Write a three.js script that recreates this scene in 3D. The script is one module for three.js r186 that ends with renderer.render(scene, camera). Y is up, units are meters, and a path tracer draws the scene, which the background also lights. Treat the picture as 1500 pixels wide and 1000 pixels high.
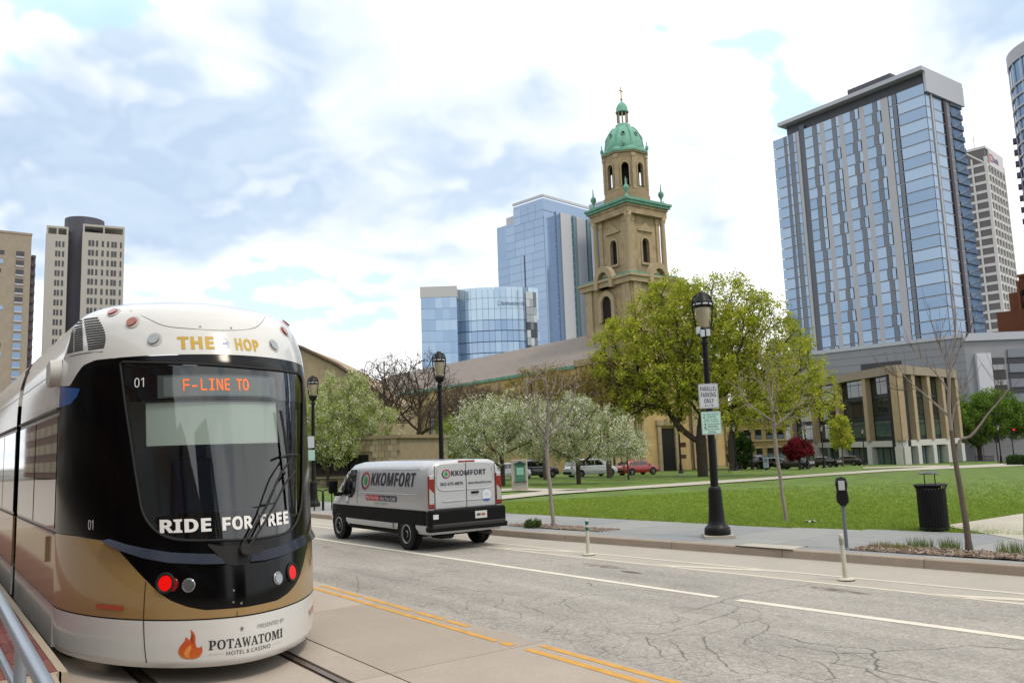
import * as THREE from 'three';
import { mergeGeometries } from 'three/addons/utils/BufferGeometryUtils.js';
import { RoundedBoxGeometry } from 'three/addons/geometries/RoundedBoxGeometry.js';
import { TessellateModifier } from 'three/addons/modifiers/TessellateModifier.js';

// ---------- camera, sky, sun, exposure ----------
const scene = new THREE.Scene();
const EYE = 2.15, FPX = 1210;
const camera = new THREE.PerspectiveCamera(2 * Math.atan(500 / FPX) * 180 / Math.PI, 1024 / 682, 0.1, 6000);
camera.rotation.order = 'YXZ';
camera.rotation.set(7.49 * Math.PI / 180, 54.14 * Math.PI / 180, -2.14 * Math.PI / 180);
camera.position.set(0, EYE, 0);
camera.updateMatrixWorld(true);
const renderer = new THREE.WebGLRenderer({ antialias: true });
renderer.setSize(1024, 682);
renderer.toneMapping = THREE.LinearToneMapping;
renderer.toneMappingExposure = 1.16;
renderer.shadowMap.enabled = true;

const SUN_DIR = new THREE.Vector3(0.5, 0.85, -0.12).normalize();
const sun = new THREE.DirectionalLight(0xfff1e0, 1.5);
sun.position.copy(SUN_DIR).multiplyScalar(200);
sun.castShadow = true;
sun.shadow.radius = 22;
sun.shadow.mapSize.set(2048, 2048);
Object.assign(sun.shadow.camera, { left: -120, right: 60, top: 120, bottom: -120, near: 1, far: 600 });
scene.add(sun);

// ---------- numbers ----------
function rngOf(seed) { let a = seed >>> 0; return () => { a = (a + 0x6d2b79f5) | 0; let t = Math.imul(a ^ (a >>> 15), 1 | a); t = (t + Math.imul(t ^ (t >>> 7), 61 | t)) ^ t; return ((t ^ (t >>> 14)) >>> 0) / 4294967296; }; }
const clamp = (x, a, b) => Math.min(b, Math.max(a, x)), lerp = (a, b, t) => a + (b - a) * t;
const sstep = (a, b, x) => { const t = clamp((x - a) / (b - a), 0, 1); return t * t * (3 - 2 * t); };
const hash2 = (x, y, s) => { let h = Math.imul(x, 374761393) + Math.imul(y, 668265263) + Math.imul(s, 2147483647 ^ 0x5bd1e995) | 0; h = Math.imul(h ^ (h >>> 13), 1274126177); return ((h ^ (h >>> 16)) >>> 0) / 4294967296; };
function vnoise(x, y, s = 1, per = 0) {
  const ix = Math.floor(x), iy = Math.floor(y), fx = x - ix, fy = y - iy, u = fx * fx * (3 - 2 * fx), v = fy * fy * (3 - 2 * fy);
  const w = (i) => per ? ((i % per) + per) % per : i;
  return lerp(lerp(hash2(w(ix), w(iy), s), hash2(w(ix + 1), w(iy), s), u), lerp(hash2(w(ix), w(iy + 1), s), hash2(w(ix + 1), w(iy + 1), s), u), v);
}
function fbm(x, y, s = 1, oct = 5, per = 0) { let a = 0.5, t = 0, n = 0; for (let i = 0; i < oct; i++) { t += a * vnoise(x, y, s + i, per); n += a; a *= 0.5; x *= 2; y *= 2; per *= 2; } return t / n; }
const interp = (pts, x) => { if (x <= pts[0][0]) return pts[0][1]; for (let i = 1; i < pts.length; i++) if (x <= pts[i][0]) { const [x0, y0] = pts[i - 1], [x1, y1] = pts[i]; return lerp(y0, y1, (x - x0) / (x1 - x0)); } return pts[pts.length - 1][1]; };
const V = (x, y, z) => new THREE.Vector3(x, y, z);
const D2R = Math.PI / 180;

// a pixel of the photograph (1500 x 1000) gives a direction; its distance comes from what it touches
const ray = (px, py) => V((px - 750) / FPX, -(py - 500) / FPX, -1).applyQuaternion(camera.quaternion);
const atY = (px, py, y = 0) => { const d = ray(px, py); return d.multiplyScalar((y - EYE) / d.y).add(camera.position); };
const SLOPE = 0.022, LAWN0 = -16.6;
const parkY = (z) => 0.15 - SLOPE * Math.max(0, LAWN0 - Math.max(z, -230));
const atPark = (px, py) => { const d = ray(px, py), t = (0.15 - SLOPE * LAWN0 - EYE) / (d.y - SLOPE * d.z); return t * -d.z < -LAWN0 ? atY(px, py, 0.15) : d.multiplyScalar(t).add(camera.position); };
const atDist = (px, py, dist) => { const d = ray(px, py); return d.multiplyScalar(dist / Math.hypot(d.x, d.z)).add(camera.position); };

// ---------- sky: bright broken cloud ----------
{
  const W = 2048, H = 1024, data = new Float32Array(W * H * 4);
  const B = (px, py, rx, ry, a) => { const d = ray(px, py).normalize(); return [Math.atan2(d.z, d.x), Math.asin(d.y), rx * D2R, ry * D2R, a]; };
  const grey = [B(280, 255, 10, 4.2, 1.0), B(130, 150, 7, 4.5, .7), B(430, 75, 5, 4, .75), B(730, 235, 6.5, 4.2, .95), B(590, 130, 4, 2.5, .3), B(120, 390, 7, 3, .55), B(1490, 50, 6, 4, .9), B(610, 395, 5, 2, .55), B(450, 350, 7, 3, .45), B(30, 260, 6, 5, .6), B(620, 10, 9, 2.4, .45), B(1050, 270, 5, 2.5, .5), B(850, 300, 4, 3, .4), B(1010, 200, 5, 3, .35), B(1060, 330, 6, 2.5, .4), B(1250, 60, 6, 3, .3), B(900, 60, 7, 3, .3), B(330, 160, 8, 4, .35), B(560, 290, 6, 3, .35)];
  const blue = [B(80, 12, 5.5, 2.2, 1.1), B(5, 55, 3, 1.6, .8), B(455, 452, 7, 1.6, .9), B(470, 490, 5, 1.3, .7), B(250, 445, 4, 1.0, .6), B(1112, 110, 2.4, 1.9, 1.0), B(985, 73, 1.3, .6, .7), B(382, 130, .9, .4, .7), B(690, 175, 1.0, .3, .3)];
  const B0 = (() => { const d = ray(750, 400); return Math.atan2(d.z, d.x); })();
  for (let row = 0; row < H; row++) {
    const el = ((row + .5) / H - .5) * Math.PI, y = Math.sin(el), c = Math.cos(el);
    for (let col = 0; col < W; col++) {
      const az = ((col + .5) / W - .5) * 2 * Math.PI, x = Math.cos(az) * c, z = Math.sin(az) * c, o = (row * W + col) * 4;
      if (y < -.1) { data[o] = data[o + 1] = data[o + 2] = .3; data[o + 3] = 1; continue; }
      const k = 1 / (Math.max(y, 0) + .22), cx = x * k * 2.2, cz = z * k * 2.2;
      const wx = fbm(cx * 2 + 9, cz * 2, 21, 5) - .5, wz = fbm(cx * 2, cz * 2 + 17, 22, 5) - .5;
      let g = sstep(.5, .72, fbm(cx + wx, cz + wz, 3, 5)) * .55, b = sstep(.62, .74, fbm(cx * 1.3 + wx + 40, cz * 1.3 + wz, 7, 5)) * .7;
      const daz0 = wx * .24, del0 = wz * .16;
      const near = (L, want) => { let s = 0; for (const [a, e, rx, ry, amp] of L) { let da = az - a; da -= Math.PI * 2 * Math.round(da / Math.PI / 2); const q = ((da + daz0) * Math.cos(e) / rx) ** 2 + ((el - e + del0) / ry) ** 2; if (q < 6) s += amp * Math.exp(-q); } return s; };
      let da = az - B0; da -= Math.PI * 2 * Math.round(da / Math.PI / 2);
      const seen = 1 - sstep(.5, .75, Math.abs(da));     // toward the park the cloud breaks are where the day had them
      const fine = clamp((fbm(cx * 4.5 + wx * 4, cz * 4.5 + wz * 4, 31, 6) - .5) * 1.7 + .5, 0, 1);
      g = g * (1 - .7 * seen) + near(grey) * (.5 + .85 * fine);
      b = b * (1 - seen) + sstep(.4, 1.0, near(blue) * (.1 + 1.8 * fine)) ;
      g = clamp(g, 0, 1.1); b = clamp(b, 0, 1);
      const hz = sstep(.22, 0, y);
      const white = [1.12 + .12 * fine, 1.13 + .12 * fine, 1.14 + .11 * fine];
      const gr = [.44 + .16 * fine, .57 + .15 * fine, .76 + .1 * fine];
      const bl = [.50, .79, .97];
      for (let i = 0; i < 3; i++) {
        let v = lerp(white[i], gr[i], clamp(g, 0, 1));
        v = lerp(v, bl[i], b * .72);
        v = lerp(v, [1.0, 1.04, 1.08][i], hz * .35);
        if (y < 0) v = lerp(v, .3, sstep(0, -.1, y));
        data[o + i] = v;
      }
      data[o + 3] = 1;
    }
  }
  const t = new THREE.DataTexture(data, W, H, THREE.RGBAFormat, THREE.FloatType);
  t.mapping = THREE.EquirectangularReflectionMapping; t.magFilter = THREE.LinearFilter; t.minFilter = THREE.LinearFilter; t.needsUpdate = true;
  scene.background = t; scene.environment = t;
}

// ---------- helpers ----------
const used = new Map();
function numbered(n) { const k = used.get(n) ?? 0; used.set(n, k + 1); return k ? n + '_' + String(k).padStart(3, '0') : n; }
function tag(o, label, category, group) { o.userData.label = label; o.userData.category = category; if (group) o.userData.group = group; return o; }
function thing(name, label, category, [x, y, z] = [0, 0, 0], turn = 0, group) { const o = new THREE.Group(); o.name = numbered(name); scene.add(o); o.position.set(x, y, z); o.rotation.y = turn; return tag(o, label, category, group); }
function copyOf(src, [x, y, z], turn, label, group) { const r = src.clone(); r.name = numbered(src.name.replace(/_\d+$/, '')); scene.add(r); r.position.set(x, y, z); r.rotation.y = turn; r.userData = { ...src.userData }; if (label) r.userData.label = label; if (group) r.userData.group = group; return r; }
function obj(name, geo, mat, parent = scene) {
  const g = Array.isArray(geo) ? merge(geo) : geo, m = new THREE.Mesh(g, mat);
  m.name = parent === scene ? numbered(name) : name; m.castShadow = m.receiveShadow = true; parent.add(m); return m;
}
function struct(name, geo, mat) { const m = obj(name, geo, mat); m.userData.kind = 'structure'; return m; }
function merge(list) {
  const L = list.map((g) => { let q = g.index ? g.toNonIndexed() : g; if (q === g) q = g.clone(); for (const k of Object.keys(q.attributes)) if (!['position', 'normal', 'uv'].includes(k)) q.deleteAttribute(k); if (!q.attributes.uv) q.setAttribute('uv', new THREE.BufferAttribute(new Float32Array(q.attributes.position.count * 2), 2)); if (!q.attributes.normal) q.computeVertexNormals(); return q; });
  return L.length === 1 ? L[0] : mergeGeometries(L);
}
// texture coordinates in metres, by the way each face points
function mUV(g) {
  g = g.index ? g.toNonIndexed() : g; const p = g.attributes.position, n = g.attributes.normal, uv = new Float32Array(p.count * 2);
  for (let i = 0; i < p.count; i += 3) {
    let ax = 0, ay = 0, az = 0; for (let k = 0; k < 3; k++) { ax += Math.abs(n.getX(i + k)); ay += Math.abs(n.getY(i + k)); az += Math.abs(n.getZ(i + k)); }
    for (let k = 0; k < 3; k++) { const j = i + k, x = p.getX(j), y = p.getY(j), z = p.getZ(j); const [a, b] = ay >= ax && ay >= az ? [x, z] : ax > az ? [z, y] : [x, y]; uv[j * 2] = a; uv[j * 2 + 1] = b; }
  }
  g.setAttribute('uv', new THREE.BufferAttribute(uv, 2)); return g;
}
const box = (w, h, d, x = 0, y = 0, z = 0, ry = 0) => { const g = new THREE.BoxGeometry(w, h, d); if (ry) g.rotateY(ry); return mUV(g.translate(x, y, z)); };   // centred
const boxB = (w, h, d, x = 0, y = 0, z = 0, ry = 0) => box(w, h, d, x, y + h / 2, z, ry);          // stands on y
const rbox = (w, h, d, r, x = 0, y = 0, z = 0, seg = 2) => mUV(new RoundedBoxGeometry(w, h, d, seg, r).translate(x, y, z));
const cyl = (r0, r1, h, x = 0, y = 0, z = 0, n = 16) => new THREE.CylinderGeometry(r1, r0, h, n).translate(x, y + h / 2, z);   // bottom radius, top radius
const sph = (r, x, y, z, n = 12) => new THREE.SphereGeometry(r, n, Math.ceil(n * .7)).translate(x, y, z);
const lathe = (pts, n = 20, x = 0, y = 0, z = 0) => new THREE.LatheGeometry(pts.map(([a, b]) => new THREE.Vector2(a, b)), n).translate(x, y, z);
function bar(a, b, r, n = 8, r2 = r) { const d = b.clone().sub(a), l = d.length(), g = new THREE.CylinderGeometry(r2, r, l, n); g.translate(0, l / 2, 0); g.applyQuaternion(new THREE.Quaternion().setFromUnitVectors(V(0, 1, 0), d.normalize())); return g.translate(a.x, a.y, a.z); }
const tube = (pts, r, n = 8, seg = 24) => new THREE.TubeGeometry(new THREE.CatmullRomCurve3(pts), seg, r, n);
function extrude(pts, depth, bevel = 0) { const s = new THREE.Shape(pts.map(([a, b]) => new THREE.Vector2(a, b))); return new THREE.ExtrudeGeometry(s, { depth, bevelEnabled: bevel > 0, bevelThickness: bevel, bevelSize: bevel, bevelSegments: 2, curveSegments: 8 }); }
function grid(nu, nv, f) {   // f(s, t) -> [x, y, z]; s, t in 0..1
  const P = new Float32Array((nu + 1) * (nv + 1) * 3), U = new Float32Array((nu + 1) * (nv + 1) * 2), I = [];
  for (let j = 0; j <= nv; j++) for (let i = 0; i <= nu; i++) { const k = j * (nu + 1) + i, q = f(i / nu, j / nv); P.set(q.slice(0, 3), k * 3); U[k * 2] = q[3] ?? i / nu; U[k * 2 + 1] = q[4] ?? j / nv; if (i < nu && j < nv) I.push(k, k + 1, k + nu + 2, k, k + nu + 2, k + nu + 1); }
  const g = new THREE.BufferGeometry(); g.setAttribute('position', new THREE.BufferAttribute(P, 3)); g.setAttribute('uv', new THREE.BufferAttribute(U, 2)); g.setIndex(I); g.computeVertexNormals(); return g;
}
function dataTex(w, h, f, srgb = true, rep = 1) {
  const d = new Uint8Array(w * h * 4); for (let y = 0; y < h; y++) for (let x = 0; x < w; x++) { const c = f(x / w, y / h, x, y), o = (y * w + x) * 4; if (typeof c === 'number') { d[o] = d[o + 1] = d[o + 2] = clamp(c * 255, 0, 255); } else for (let i = 0; i < 3; i++) d[o + i] = clamp(c[i], 0, 255); d[o + 3] = 255; }
  const t = new THREE.DataTexture(d, w, h); t.wrapS = t.wrapT = THREE.RepeatWrapping; t.magFilter = THREE.LinearFilter; t.minFilter = THREE.LinearMipmapLinearFilter; if (srgb) t.colorSpace = THREE.SRGBColorSpace; t.repeat.set(rep, rep); t.needsUpdate = true; return t;
}
function canvasTex(w, h, draw) { const c = document.createElement('canvas'); c.width = w; c.height = h; const x = c.getContext('2d'); draw(x, w, h); const t = new THREE.CanvasTexture(c); t.colorSpace = THREE.SRGBColorSpace; t.magFilter = THREE.LinearFilter; return t; }
const hex = (h) => [h >> 16 & 255, h >> 8 & 255, h & 255];
// speckled colour that repeats every `size` metres
function grainTex(base, amp, size, seed, fine = .5, R = 256) { const [r, g, b] = hex(base); return dataTex(R, R, (u, v, x, y) => { const a = (fbm(u * 6, v * 6, seed, 5, 6) - .5) * 2 * amp * (1 - fine) + (hash2(x, y, seed) - .5) * 2 * amp * fine + (vnoise(u * 128, v * 128, seed + 9, 128) - .5) * amp * fine; return [r * (1 + a), g * (1 + a), b * (1 + a)]; }, true, 1 / size); }
function std(color, rough = .7, metal = 0, extra = {}) { return new THREE.MeshStandardMaterial({ color, roughness: rough, metalness: metal, ...extra }); }
function phys(color, rough, extra = {}) { return new THREE.MeshPhysicalMaterial({ color, roughness: rough, ...extra }); }
function grainy(base, amp, size, seed, rough = .85, fine = .5, bump = 0) { const m = new THREE.MeshStandardMaterial({ map: grainTex(base, amp, size, seed, fine), roughness: rough }); if (bump) { m.bumpMap = m.map; m.bumpScale = bump; } return m; }

// ---------- ground, road, tracks, kerb, pavement, lawn ----------
const curbZ = (x) => interp([[-160, -10.6], [-60, -11.3], [-29, -11.75], [-20, -12.05], [-16.4, -12.27], [-10, -13.08], [-6, -13.54], [0, -14.1], [12, -14.9], [60, -17]], x);
const whiteZ = (x) => interp([[-160, -7.6], [-60, -8.3], [-20, -8.85], [-8, -9.24], [-4.2, -9.52], [10, -10.3], [60, -12]], x);
const thinLZ = (x) => interp([[-160, -9.2], [-30, -10.2], [-14.3, -10.66], [-5, -11.37], [5, -12.1], [60, -14]], x);
const thinUZ = (x) => interp([[-160, -9.7], [-30, -10.75], [-12.9, -11.35], [-5.3, -12.08], [5, -12.85], [60, -15]], x);
const lawnZ = (x) => interp([[-160, -13.6], [-60, -14.6], [-22.4, -15.5], [-12.3, -16.3], [-10.6, -16.9], [-9.2, -17.35], [60, -19]], x);
const YELLOW = -5.5, SLAB_EDGE = -5.8;
function ribbon(x0, x1, nx, za, zb, y, nz = 1) { return grid(nx, nz, (s, t) => { const x = lerp(x0, x1, s), z = lerp(za(x), zb(x), t); return [x, typeof y === 'number' ? y : y(x, z), z, x, -z]; }); }

const M = {};
M.far = grainy(0x6f6e66, .12, 9, 11);
M.asphalt = new THREE.MeshStandardMaterial({ roughness: .93 });
M.asphaltFar = grainy(0x958e86, .08, 3.1, 12, .93, .55);
M.gutter = grainy(0x9f9a90, .07, 3.7, 13, .92, .45, .002);
M.slab = [grainy(0xa1968a, .075, 3.3, 14, .9, .4), grainy(0x9c9185, .06, 3.9, 15, .9, .4), grainy(0xa69b8f, .055, 3.5, 16, .9, .4)];
M.joint = std(0x4a443d, .95);
M.steel = std(0x8b8580, .38, .9);
M.railhead = grainy(0x7a6a60, .25, 1.1, 18, .45); M.railhead.metalness = .7;
M.dark = std(0x0b0b0c, .8);
M.kerb = grainy(0x97897a, .13, 1.7, 19, .92, .45, .003);
M.kerbTop = grainy(0x998c7e, .12, 1.9, 20, .92, .45, .003);
M.pave = [grainy(0x858786, .06, 2.3, 21, .9, .5), grainy(0x8a8b89, .07, 2.7, 22, .9, .5), grainy(0x808385, .06, 2.5, 23, .9, .5)];
M.path = grainy(0xa7a295, .08, 2.9, 24, .92, .4);
M.soil = grainy(0x7c6e62, .35, .9, 25, .97, .6, .012);
M.white = grainy(0xcfc9bb, .1, 1.3, 26, .8, .5);
M.whiteWorn = grainy(0xc2baab, .1, 1.1, 27, .85, .5);
M.yellow = grainy(0xc0903e, .2, 1.2, 28, .8, .5);
{ // grass: blades, clover and dry flecks
  const t = dataTex(1024, 1024, (u, v, x, y) => { const a = fbm(u * 8, v * 8, 30, 5, 8), b = hash2(x >> 1, y >> 1, 31), c = fbm(u * 60, v * 60, 33, 3, 60); const k = .62 + .5 * a + .35 * (b - .5) + .35 * (c - .5); const dry = sstep(.5, .74, fbm(u * 14, v * 14, 37, 4, 14)) * .6; return [lerp(88, 112, dry) * k, lerp(118, 121, dry) * k, lerp(28, 46, dry) * k]; }, true, 1 / 6.3);
  M.grass = new THREE.MeshStandardMaterial({ map: t, roughness: .95, bumpMap: t, bumpScale: .03 });
}
struct('ground', grid(60, 60, (s, t) => { const q = (k) => Math.sign(k) * Math.pow(Math.abs(k), 2.6) * 2500, x = q(s * 2 - 1), z = q(t * 2 - 1); return [x, (z < -14 ? parkY(z) : 0.0) - .3, z, x, -z]; }), M.far);

// asphalt carriageway with its cracks where the photograph has them
const RX0 = -26, RX1 = 2, RZ0 = -14.2, RZ1 = -5.4;
{
  const W = 2048, H = 704, kx = W / (RX1 - RX0), kz = H / (RZ1 - RZ0), rnd = rngOf(5);
  const t = canvasTex(W, H, (c) => {
    const im = c.createImageData(W, H);
    for (let y = 0; y < H; y++) for (let x = 0; x < W; x++) {
      const X = x / kx, Z = y / kz, a = fbm(X * .7, Z * .9, 41, 5) - .5, f = hash2(x, y, 43) - .5, m = vnoise(x * .45, y * .45, 44) - .5, st = fbm(X * .25, Z * 2.6, 47, 4) - .5;
      const k = 1 + .18 * a + .2 * f + .16 * m + .16 * st, o = (y * W + x) * 4; im.data[o] = 147 * k; im.data[o + 1] = 143 * k; im.data[o + 2] = 136 * k; im.data[o + 3] = 255;
    }
    c.putImageData(im, 0, 0);
    const P = (p) => [(p.x - RX0) * kx, (p.z - RZ0) * kz];
    const stroke = (pts, w, a) => {
      let prev = null; c.strokeStyle = `rgba(52,47,43,${a})`; c.lineCap = 'round';
      for (const q of pts) { if (prev) { const n = Math.max(2, Math.ceil(Math.hypot(q[0] - prev[0], q[1] - prev[1]) / 9)); let lx = prev[0], ly = prev[1]; for (let i = 1; i <= n; i++) { const j = i < n ? 3.2 : 0, nx = lerp(prev[0], q[0], i / n) + (rnd() - .5) * j, ny = lerp(prev[1], q[1], i / n) + (rnd() - .5) * j; c.lineWidth = Math.max(.6, w * (.5 + rnd() * .9)); c.beginPath(); c.moveTo(lx, ly); c.lineTo(nx, ny); c.stroke(); lx = nx; ly = ny; } } prev = q; }
    };
    const trace = (ox, list, w, a) => { for (const L of list) { const pts = []; for (let i = 0; i < L.length; i += 2) pts.push(P(atY(ox + L[i] / 3.847, 740 + L[i + 1] / 3.847))); stroke(pts, w, a); } };
    trace(780, [[310, 430, 350, 465, 440, 480, 560, 470, 720, 490], [290, 500, 270, 512, 180, 530, 150, 555], [180, 555, 240, 595, 310, 605], [1385, 478, 1200, 505, 1110, 525, 1060, 545, 940, 580, 840, 605], [1060, 545, 1180, 575, 1270, 590, 1295, 610, 1290, 640, 1240, 655, 1160, 665], [1160, 575, 1130, 605, 1060, 625, 980, 650, 920, 670, 860, 680, 790, 710, 740, 720, 680, 725, 560, 720], [1280, 655, 1330, 670, 1325, 695, 1290, 720, 1240, 745, 1200, 755, 1190, 780], [970, 740, 980, 790, 1010, 820, 1050, 850, 1100, 910, 1160, 945], [640, 740, 660, 785, 720, 815, 735, 855], [770, 755, 820, 800, 850, 835, 870, 880], [1300, 722, 1385, 730]], 1.15, .6);
    trace(780, [[20, 580, 60, 610], [0, 640, 150, 640, 330, 640, 500, 655, 610, 665, 700, 670, 760, 680], [800, 615, 830, 630, 830, 650, 780, 670], [1080, 620, 1150, 640, 1175, 665, 1130, 695, 1060, 705, 1000, 720], [930, 670, 980, 700, 1010, 725], [400, 705, 470, 720, 550, 740, 550, 765], [340, 745, 420, 735], [490, 860, 600, 855, 720, 855, 840, 835, 1000, 830], [780, 935, 845, 900], [820, 955, 1000, 955, 1000, 930], [1200, 780, 1290, 825, 1370, 835], [1240, 890, 1320, 905, 1330, 935, 1310, 950, 1180, 950], [60, 510, 10, 520]], 0.8, .5);
    trace(1140, [[0, 730, 100, 755, 160, 775, 260, 785, 320, 795, 500, 805, 550, 825, 700, 815, 900, 810, 1000, 800, 1090, 790, 1180, 800, 1385, 812], [550, 825, 530, 835, 545, 860, 565, 870, 545, 890, 550, 925, 640, 950, 750, 970, 900, 998], [0, 785, 60, 800, 150, 800, 230, 815, 310, 825, 340, 850, 330, 880, 300, 890], [300, 890, 420, 905, 500, 920, 550, 960, 620, 998]], 1.3, .66);
    trace(1140, [[0, 840, 80, 860, 130, 890], [190, 875, 260, 900, 290, 935, 310, 960, 320, 975, 270, 985, 220, 975], [340, 835, 420, 830, 530, 835], [0, 475, 120, 455, 220, 435, 330, 410, 480, 385, 700, 385, 900, 405, 1100, 415]], 1.2, .6);
    trace(440, [[100, 330, 200, 350, 290, 360, 360, 385, 450, 405, 550, 425, 630, 440, 700, 455], [635, 395, 620, 415, 700, 430, 750, 440], [635, 395, 760, 380, 880, 370, 1000, 350, 1150, 330, 1385, 310], [320, 400, 328, 470, 320, 490], [780, 460, 880, 465, 1050, 490, 1200, 490, 1385, 488], [740, 470, 840, 490, 930, 500], [1145, 525, 1130, 550, 1095, 570], [1090, 570, 1150, 585, 1230, 605, 1250, 635], [1385, 510, 1300, 540, 1245, 550, 1250, 565, 1330, 590, 1370, 610], [940, 550, 940, 590], [200, 400, 220, 415], [405, 460, 420, 475]], 1.0, .55);
    for (let i = 0; i < 330; i++) { // fine crazing along the track slab
      let x = lerp(-15, 0, rnd()), z = -5.75 - Math.pow(rnd(), 1.5) * 1.9, a = rnd() * 6.28; const pts = [];
      for (let k = 0; k < 3 + rnd() * 4; k++) { pts.push(P({ x, z })); a += (rnd() - .5) * 1.9; x += Math.cos(a) * .16; z += Math.sin(a) * .12; }
      stroke(pts, .7, .22 + rnd() * .25);
    }
    for (let i = 0; i < 46; i++) { c.fillStyle = `rgba(70,60,54,${.05 + rnd() * .12})`; c.beginPath(); const p = P({ x: lerp(-22, 0, rnd()), z: lerp(-11, -6, rnd()) }); c.ellipse(p[0], p[1], 3 + rnd() * 22, 2 + rnd() * 6, rnd() - .5, 0, 7); c.fill(); }
    for (const [px, py, rx, ry] of [[883, 829, 42, 11], [1225, 864, 34, 9], [925, 838, 16, 5]]) { const p = P(atY(px, py)); for (let i = 0; i < 90; i++) { c.fillStyle = 'rgba(78,66,58,.16)'; c.beginPath(); const a = rnd() * 6.28, r = Math.sqrt(rnd()); c.ellipse(p[0] + Math.cos(a) * r * rx, p[1] + Math.sin(a) * r * ry, 2 + rnd() * 6, 1 + rnd() * 3, 0, 0, 7); c.fill(); } }
  });
  t.flipY = false; t.needsUpdate = true; M.asphalt.map = t;
}
const nearUV = (g) => { const p = g.attributes.position, u = g.attributes.uv; for (let i = 0; i < p.count; i++) u.setXY(i, (p.getX(i) - RX0) / (RX1 - RX0), (p.getZ(i) - RZ0) / (RZ1 - RZ0)); return g; };
const gutZ = (x) => thinLZ(x) + .1;
struct('road', nearUV(ribbon(RX0, RX1, 56, (x) => SLAB_EDGE, gutZ, 0, 6)), M.asphalt);
struct('road', [ribbon(-170, RX0, 20, (x) => SLAB_EDGE, gutZ, 0), ribbon(RX1, 60, 10, (x) => SLAB_EDGE, gutZ, 0)], M.asphaltFar);
struct('road', ribbon(-170, 60, 160, gutZ, curbZ, 0), M.gutter);
struct('road', grid(30, 4, (s, t) => { const x = lerp(-170, 60, s), z = lerp(40, 1.5, t); return [x, 0, z, x, -z]; }), M.asphaltFar);
// concrete track slab: separate pours with open joints, two rails with flangeways
{
  const bed = struct('track_slab', grid(20, 1, (s, t) => { const x = lerp(-170, 60, s), z = lerp(1.6, SLAB_EDGE, t); return [x, -.03, z, x, -z]; }), M.joint);
  const rows = [[1.49, -1.90, 0], [-2.06, -3.36, 1], [-3.52, -3.905, 2], [-3.925, SLAB_EDGE, 0]];
  for (let i = -8; i < 22; i++) for (const [za, zb, k] of rows) { const x1 = -7.71 - 3.7 * i + (k === 1 ? .9 : 0), x0 = x1 - 3.7 + .014; obj('slab', box(x1 - x0, .1, za - zb, (x0 + x1) / 2, -.05 + hash2(i + 50, k, 3) * .0012, (za + zb) / 2), M.slab[(i * 7 + k + 70) % 3], bed); }
  for (let i = 22; i < 30; i++) for (const [za, zb, k] of rows) { const x1 = -7.71 - 3.7 * 22 - (i - 22) * 10, x0 = x1 - 9.98; obj('slab', box(x1 - x0, .1, za - zb, (x0 + x1) / 2, -.05, (za + zb) / 2), M.slab[i % 3], bed); }
  for (const z of [-3.44, -1.98]) { const d = z < -3 ? 1 : -1; obj('rail', [box(230, .06, .065, -55, -.029, z), box(230, .05, .025, -55, -.034, z + d * .062)], M.railhead, bed); obj('flangeway', box(230, .02, .05, -55, -.045, z + d * .03), M.dark, bed); }
}
// painted lines
const paint = (name, g, m, label) => { const o = struct(name, g, m); return o; };
const line = (x0, x1, zf, w, n = 30, y = .004) => ribbon(x0, x1, n, (x) => zf(x) + w / 2, (x) => zf(x) - w / 2, y);
paint('yellow_line', line(-14.2, -8.1, () => -5.48, .085), M.yellow);
for (let i = 0; i < 6; i++) paint('yellow_line', line(-13.6 + i * .82, -13.6 + i * .82 + [.74, .7, .76, .66, .72, .5][i], () => -5.68, .085, 3), M.yellow);
paint('yellow_line', line(-8.0, -7.8, () => -5.49, .1, 3), M.yellow);
paint('yellow_line', line(-7.55, 6, () => -5.5, .095), M.yellow);
paint('yellow_line', line(-7.55, 6, () => -5.71, .085), M.yellow);
paint('yellow_line', line(-60, -14.3, () => -5.48, .085), M.yellow);
paint('white_line', line(-60, -8.08, whiteZ, .13, 60), M.white);
paint('white_line', line(-7.75, 30, whiteZ, .15, 40), M.white);
paint('white_line', line(-60, 30, thinUZ, .1, 90), M.whiteWorn);
paint('white_line', line(-60, 30, thinLZ, .1, 90), M.whiteWorn);
for (const x of [-24, -19.2, -15.6, -11.0, -6.0, -1]) paint('white_line', grid(8, 1, (s, t) => { const xx = x + s * 2.1 + (t - .5) * .5; return [xx, .004, lerp(thinLZ(x) - .02, thinUZ(x + 2.1) + .02, s), xx, t]; }), M.whiteWorn);
// kerb stones
{
  const rnd = rngOf(8); let x = -60; const kerb = struct('kerb', ribbon(-170, -60, 10, (x) => curbZ(x), (x) => curbZ(x) - .17, .15), M.kerbTop);
  const cuts = []; for (; x < 30; x += 2.4 + rnd() * .9) cuts.push(x);
  for (let i = 0; i + 1 < cuts.length; i++) { const a = cuts[i] + .006, b = cuts[i + 1] - .006, za = curbZ(a), zb = curbZ(b), s = new THREE.Shape([new THREE.Vector2(0, -.1), new THREE.Vector2(.175, -.1), new THREE.Vector2(.175, .151), new THREE.Vector2(.045, .153), new THREE.Vector2(.02, .135), new THREE.Vector2(0, .0)]);
    const g = new THREE.ExtrudeGeometry(s, { depth: Math.hypot(b - a, zb - za), bevelEnabled: false }); g.rotateY(Math.PI / 2); g.rotateY(0); const ang = Math.atan2(-(zb - za), b - a); g.rotateY(ang); g.translate(a, 0, za); obj('kerb_stone', mUV(g), i % 3 ? M.kerb : M.kerbTop, kerb); }
}
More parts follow.
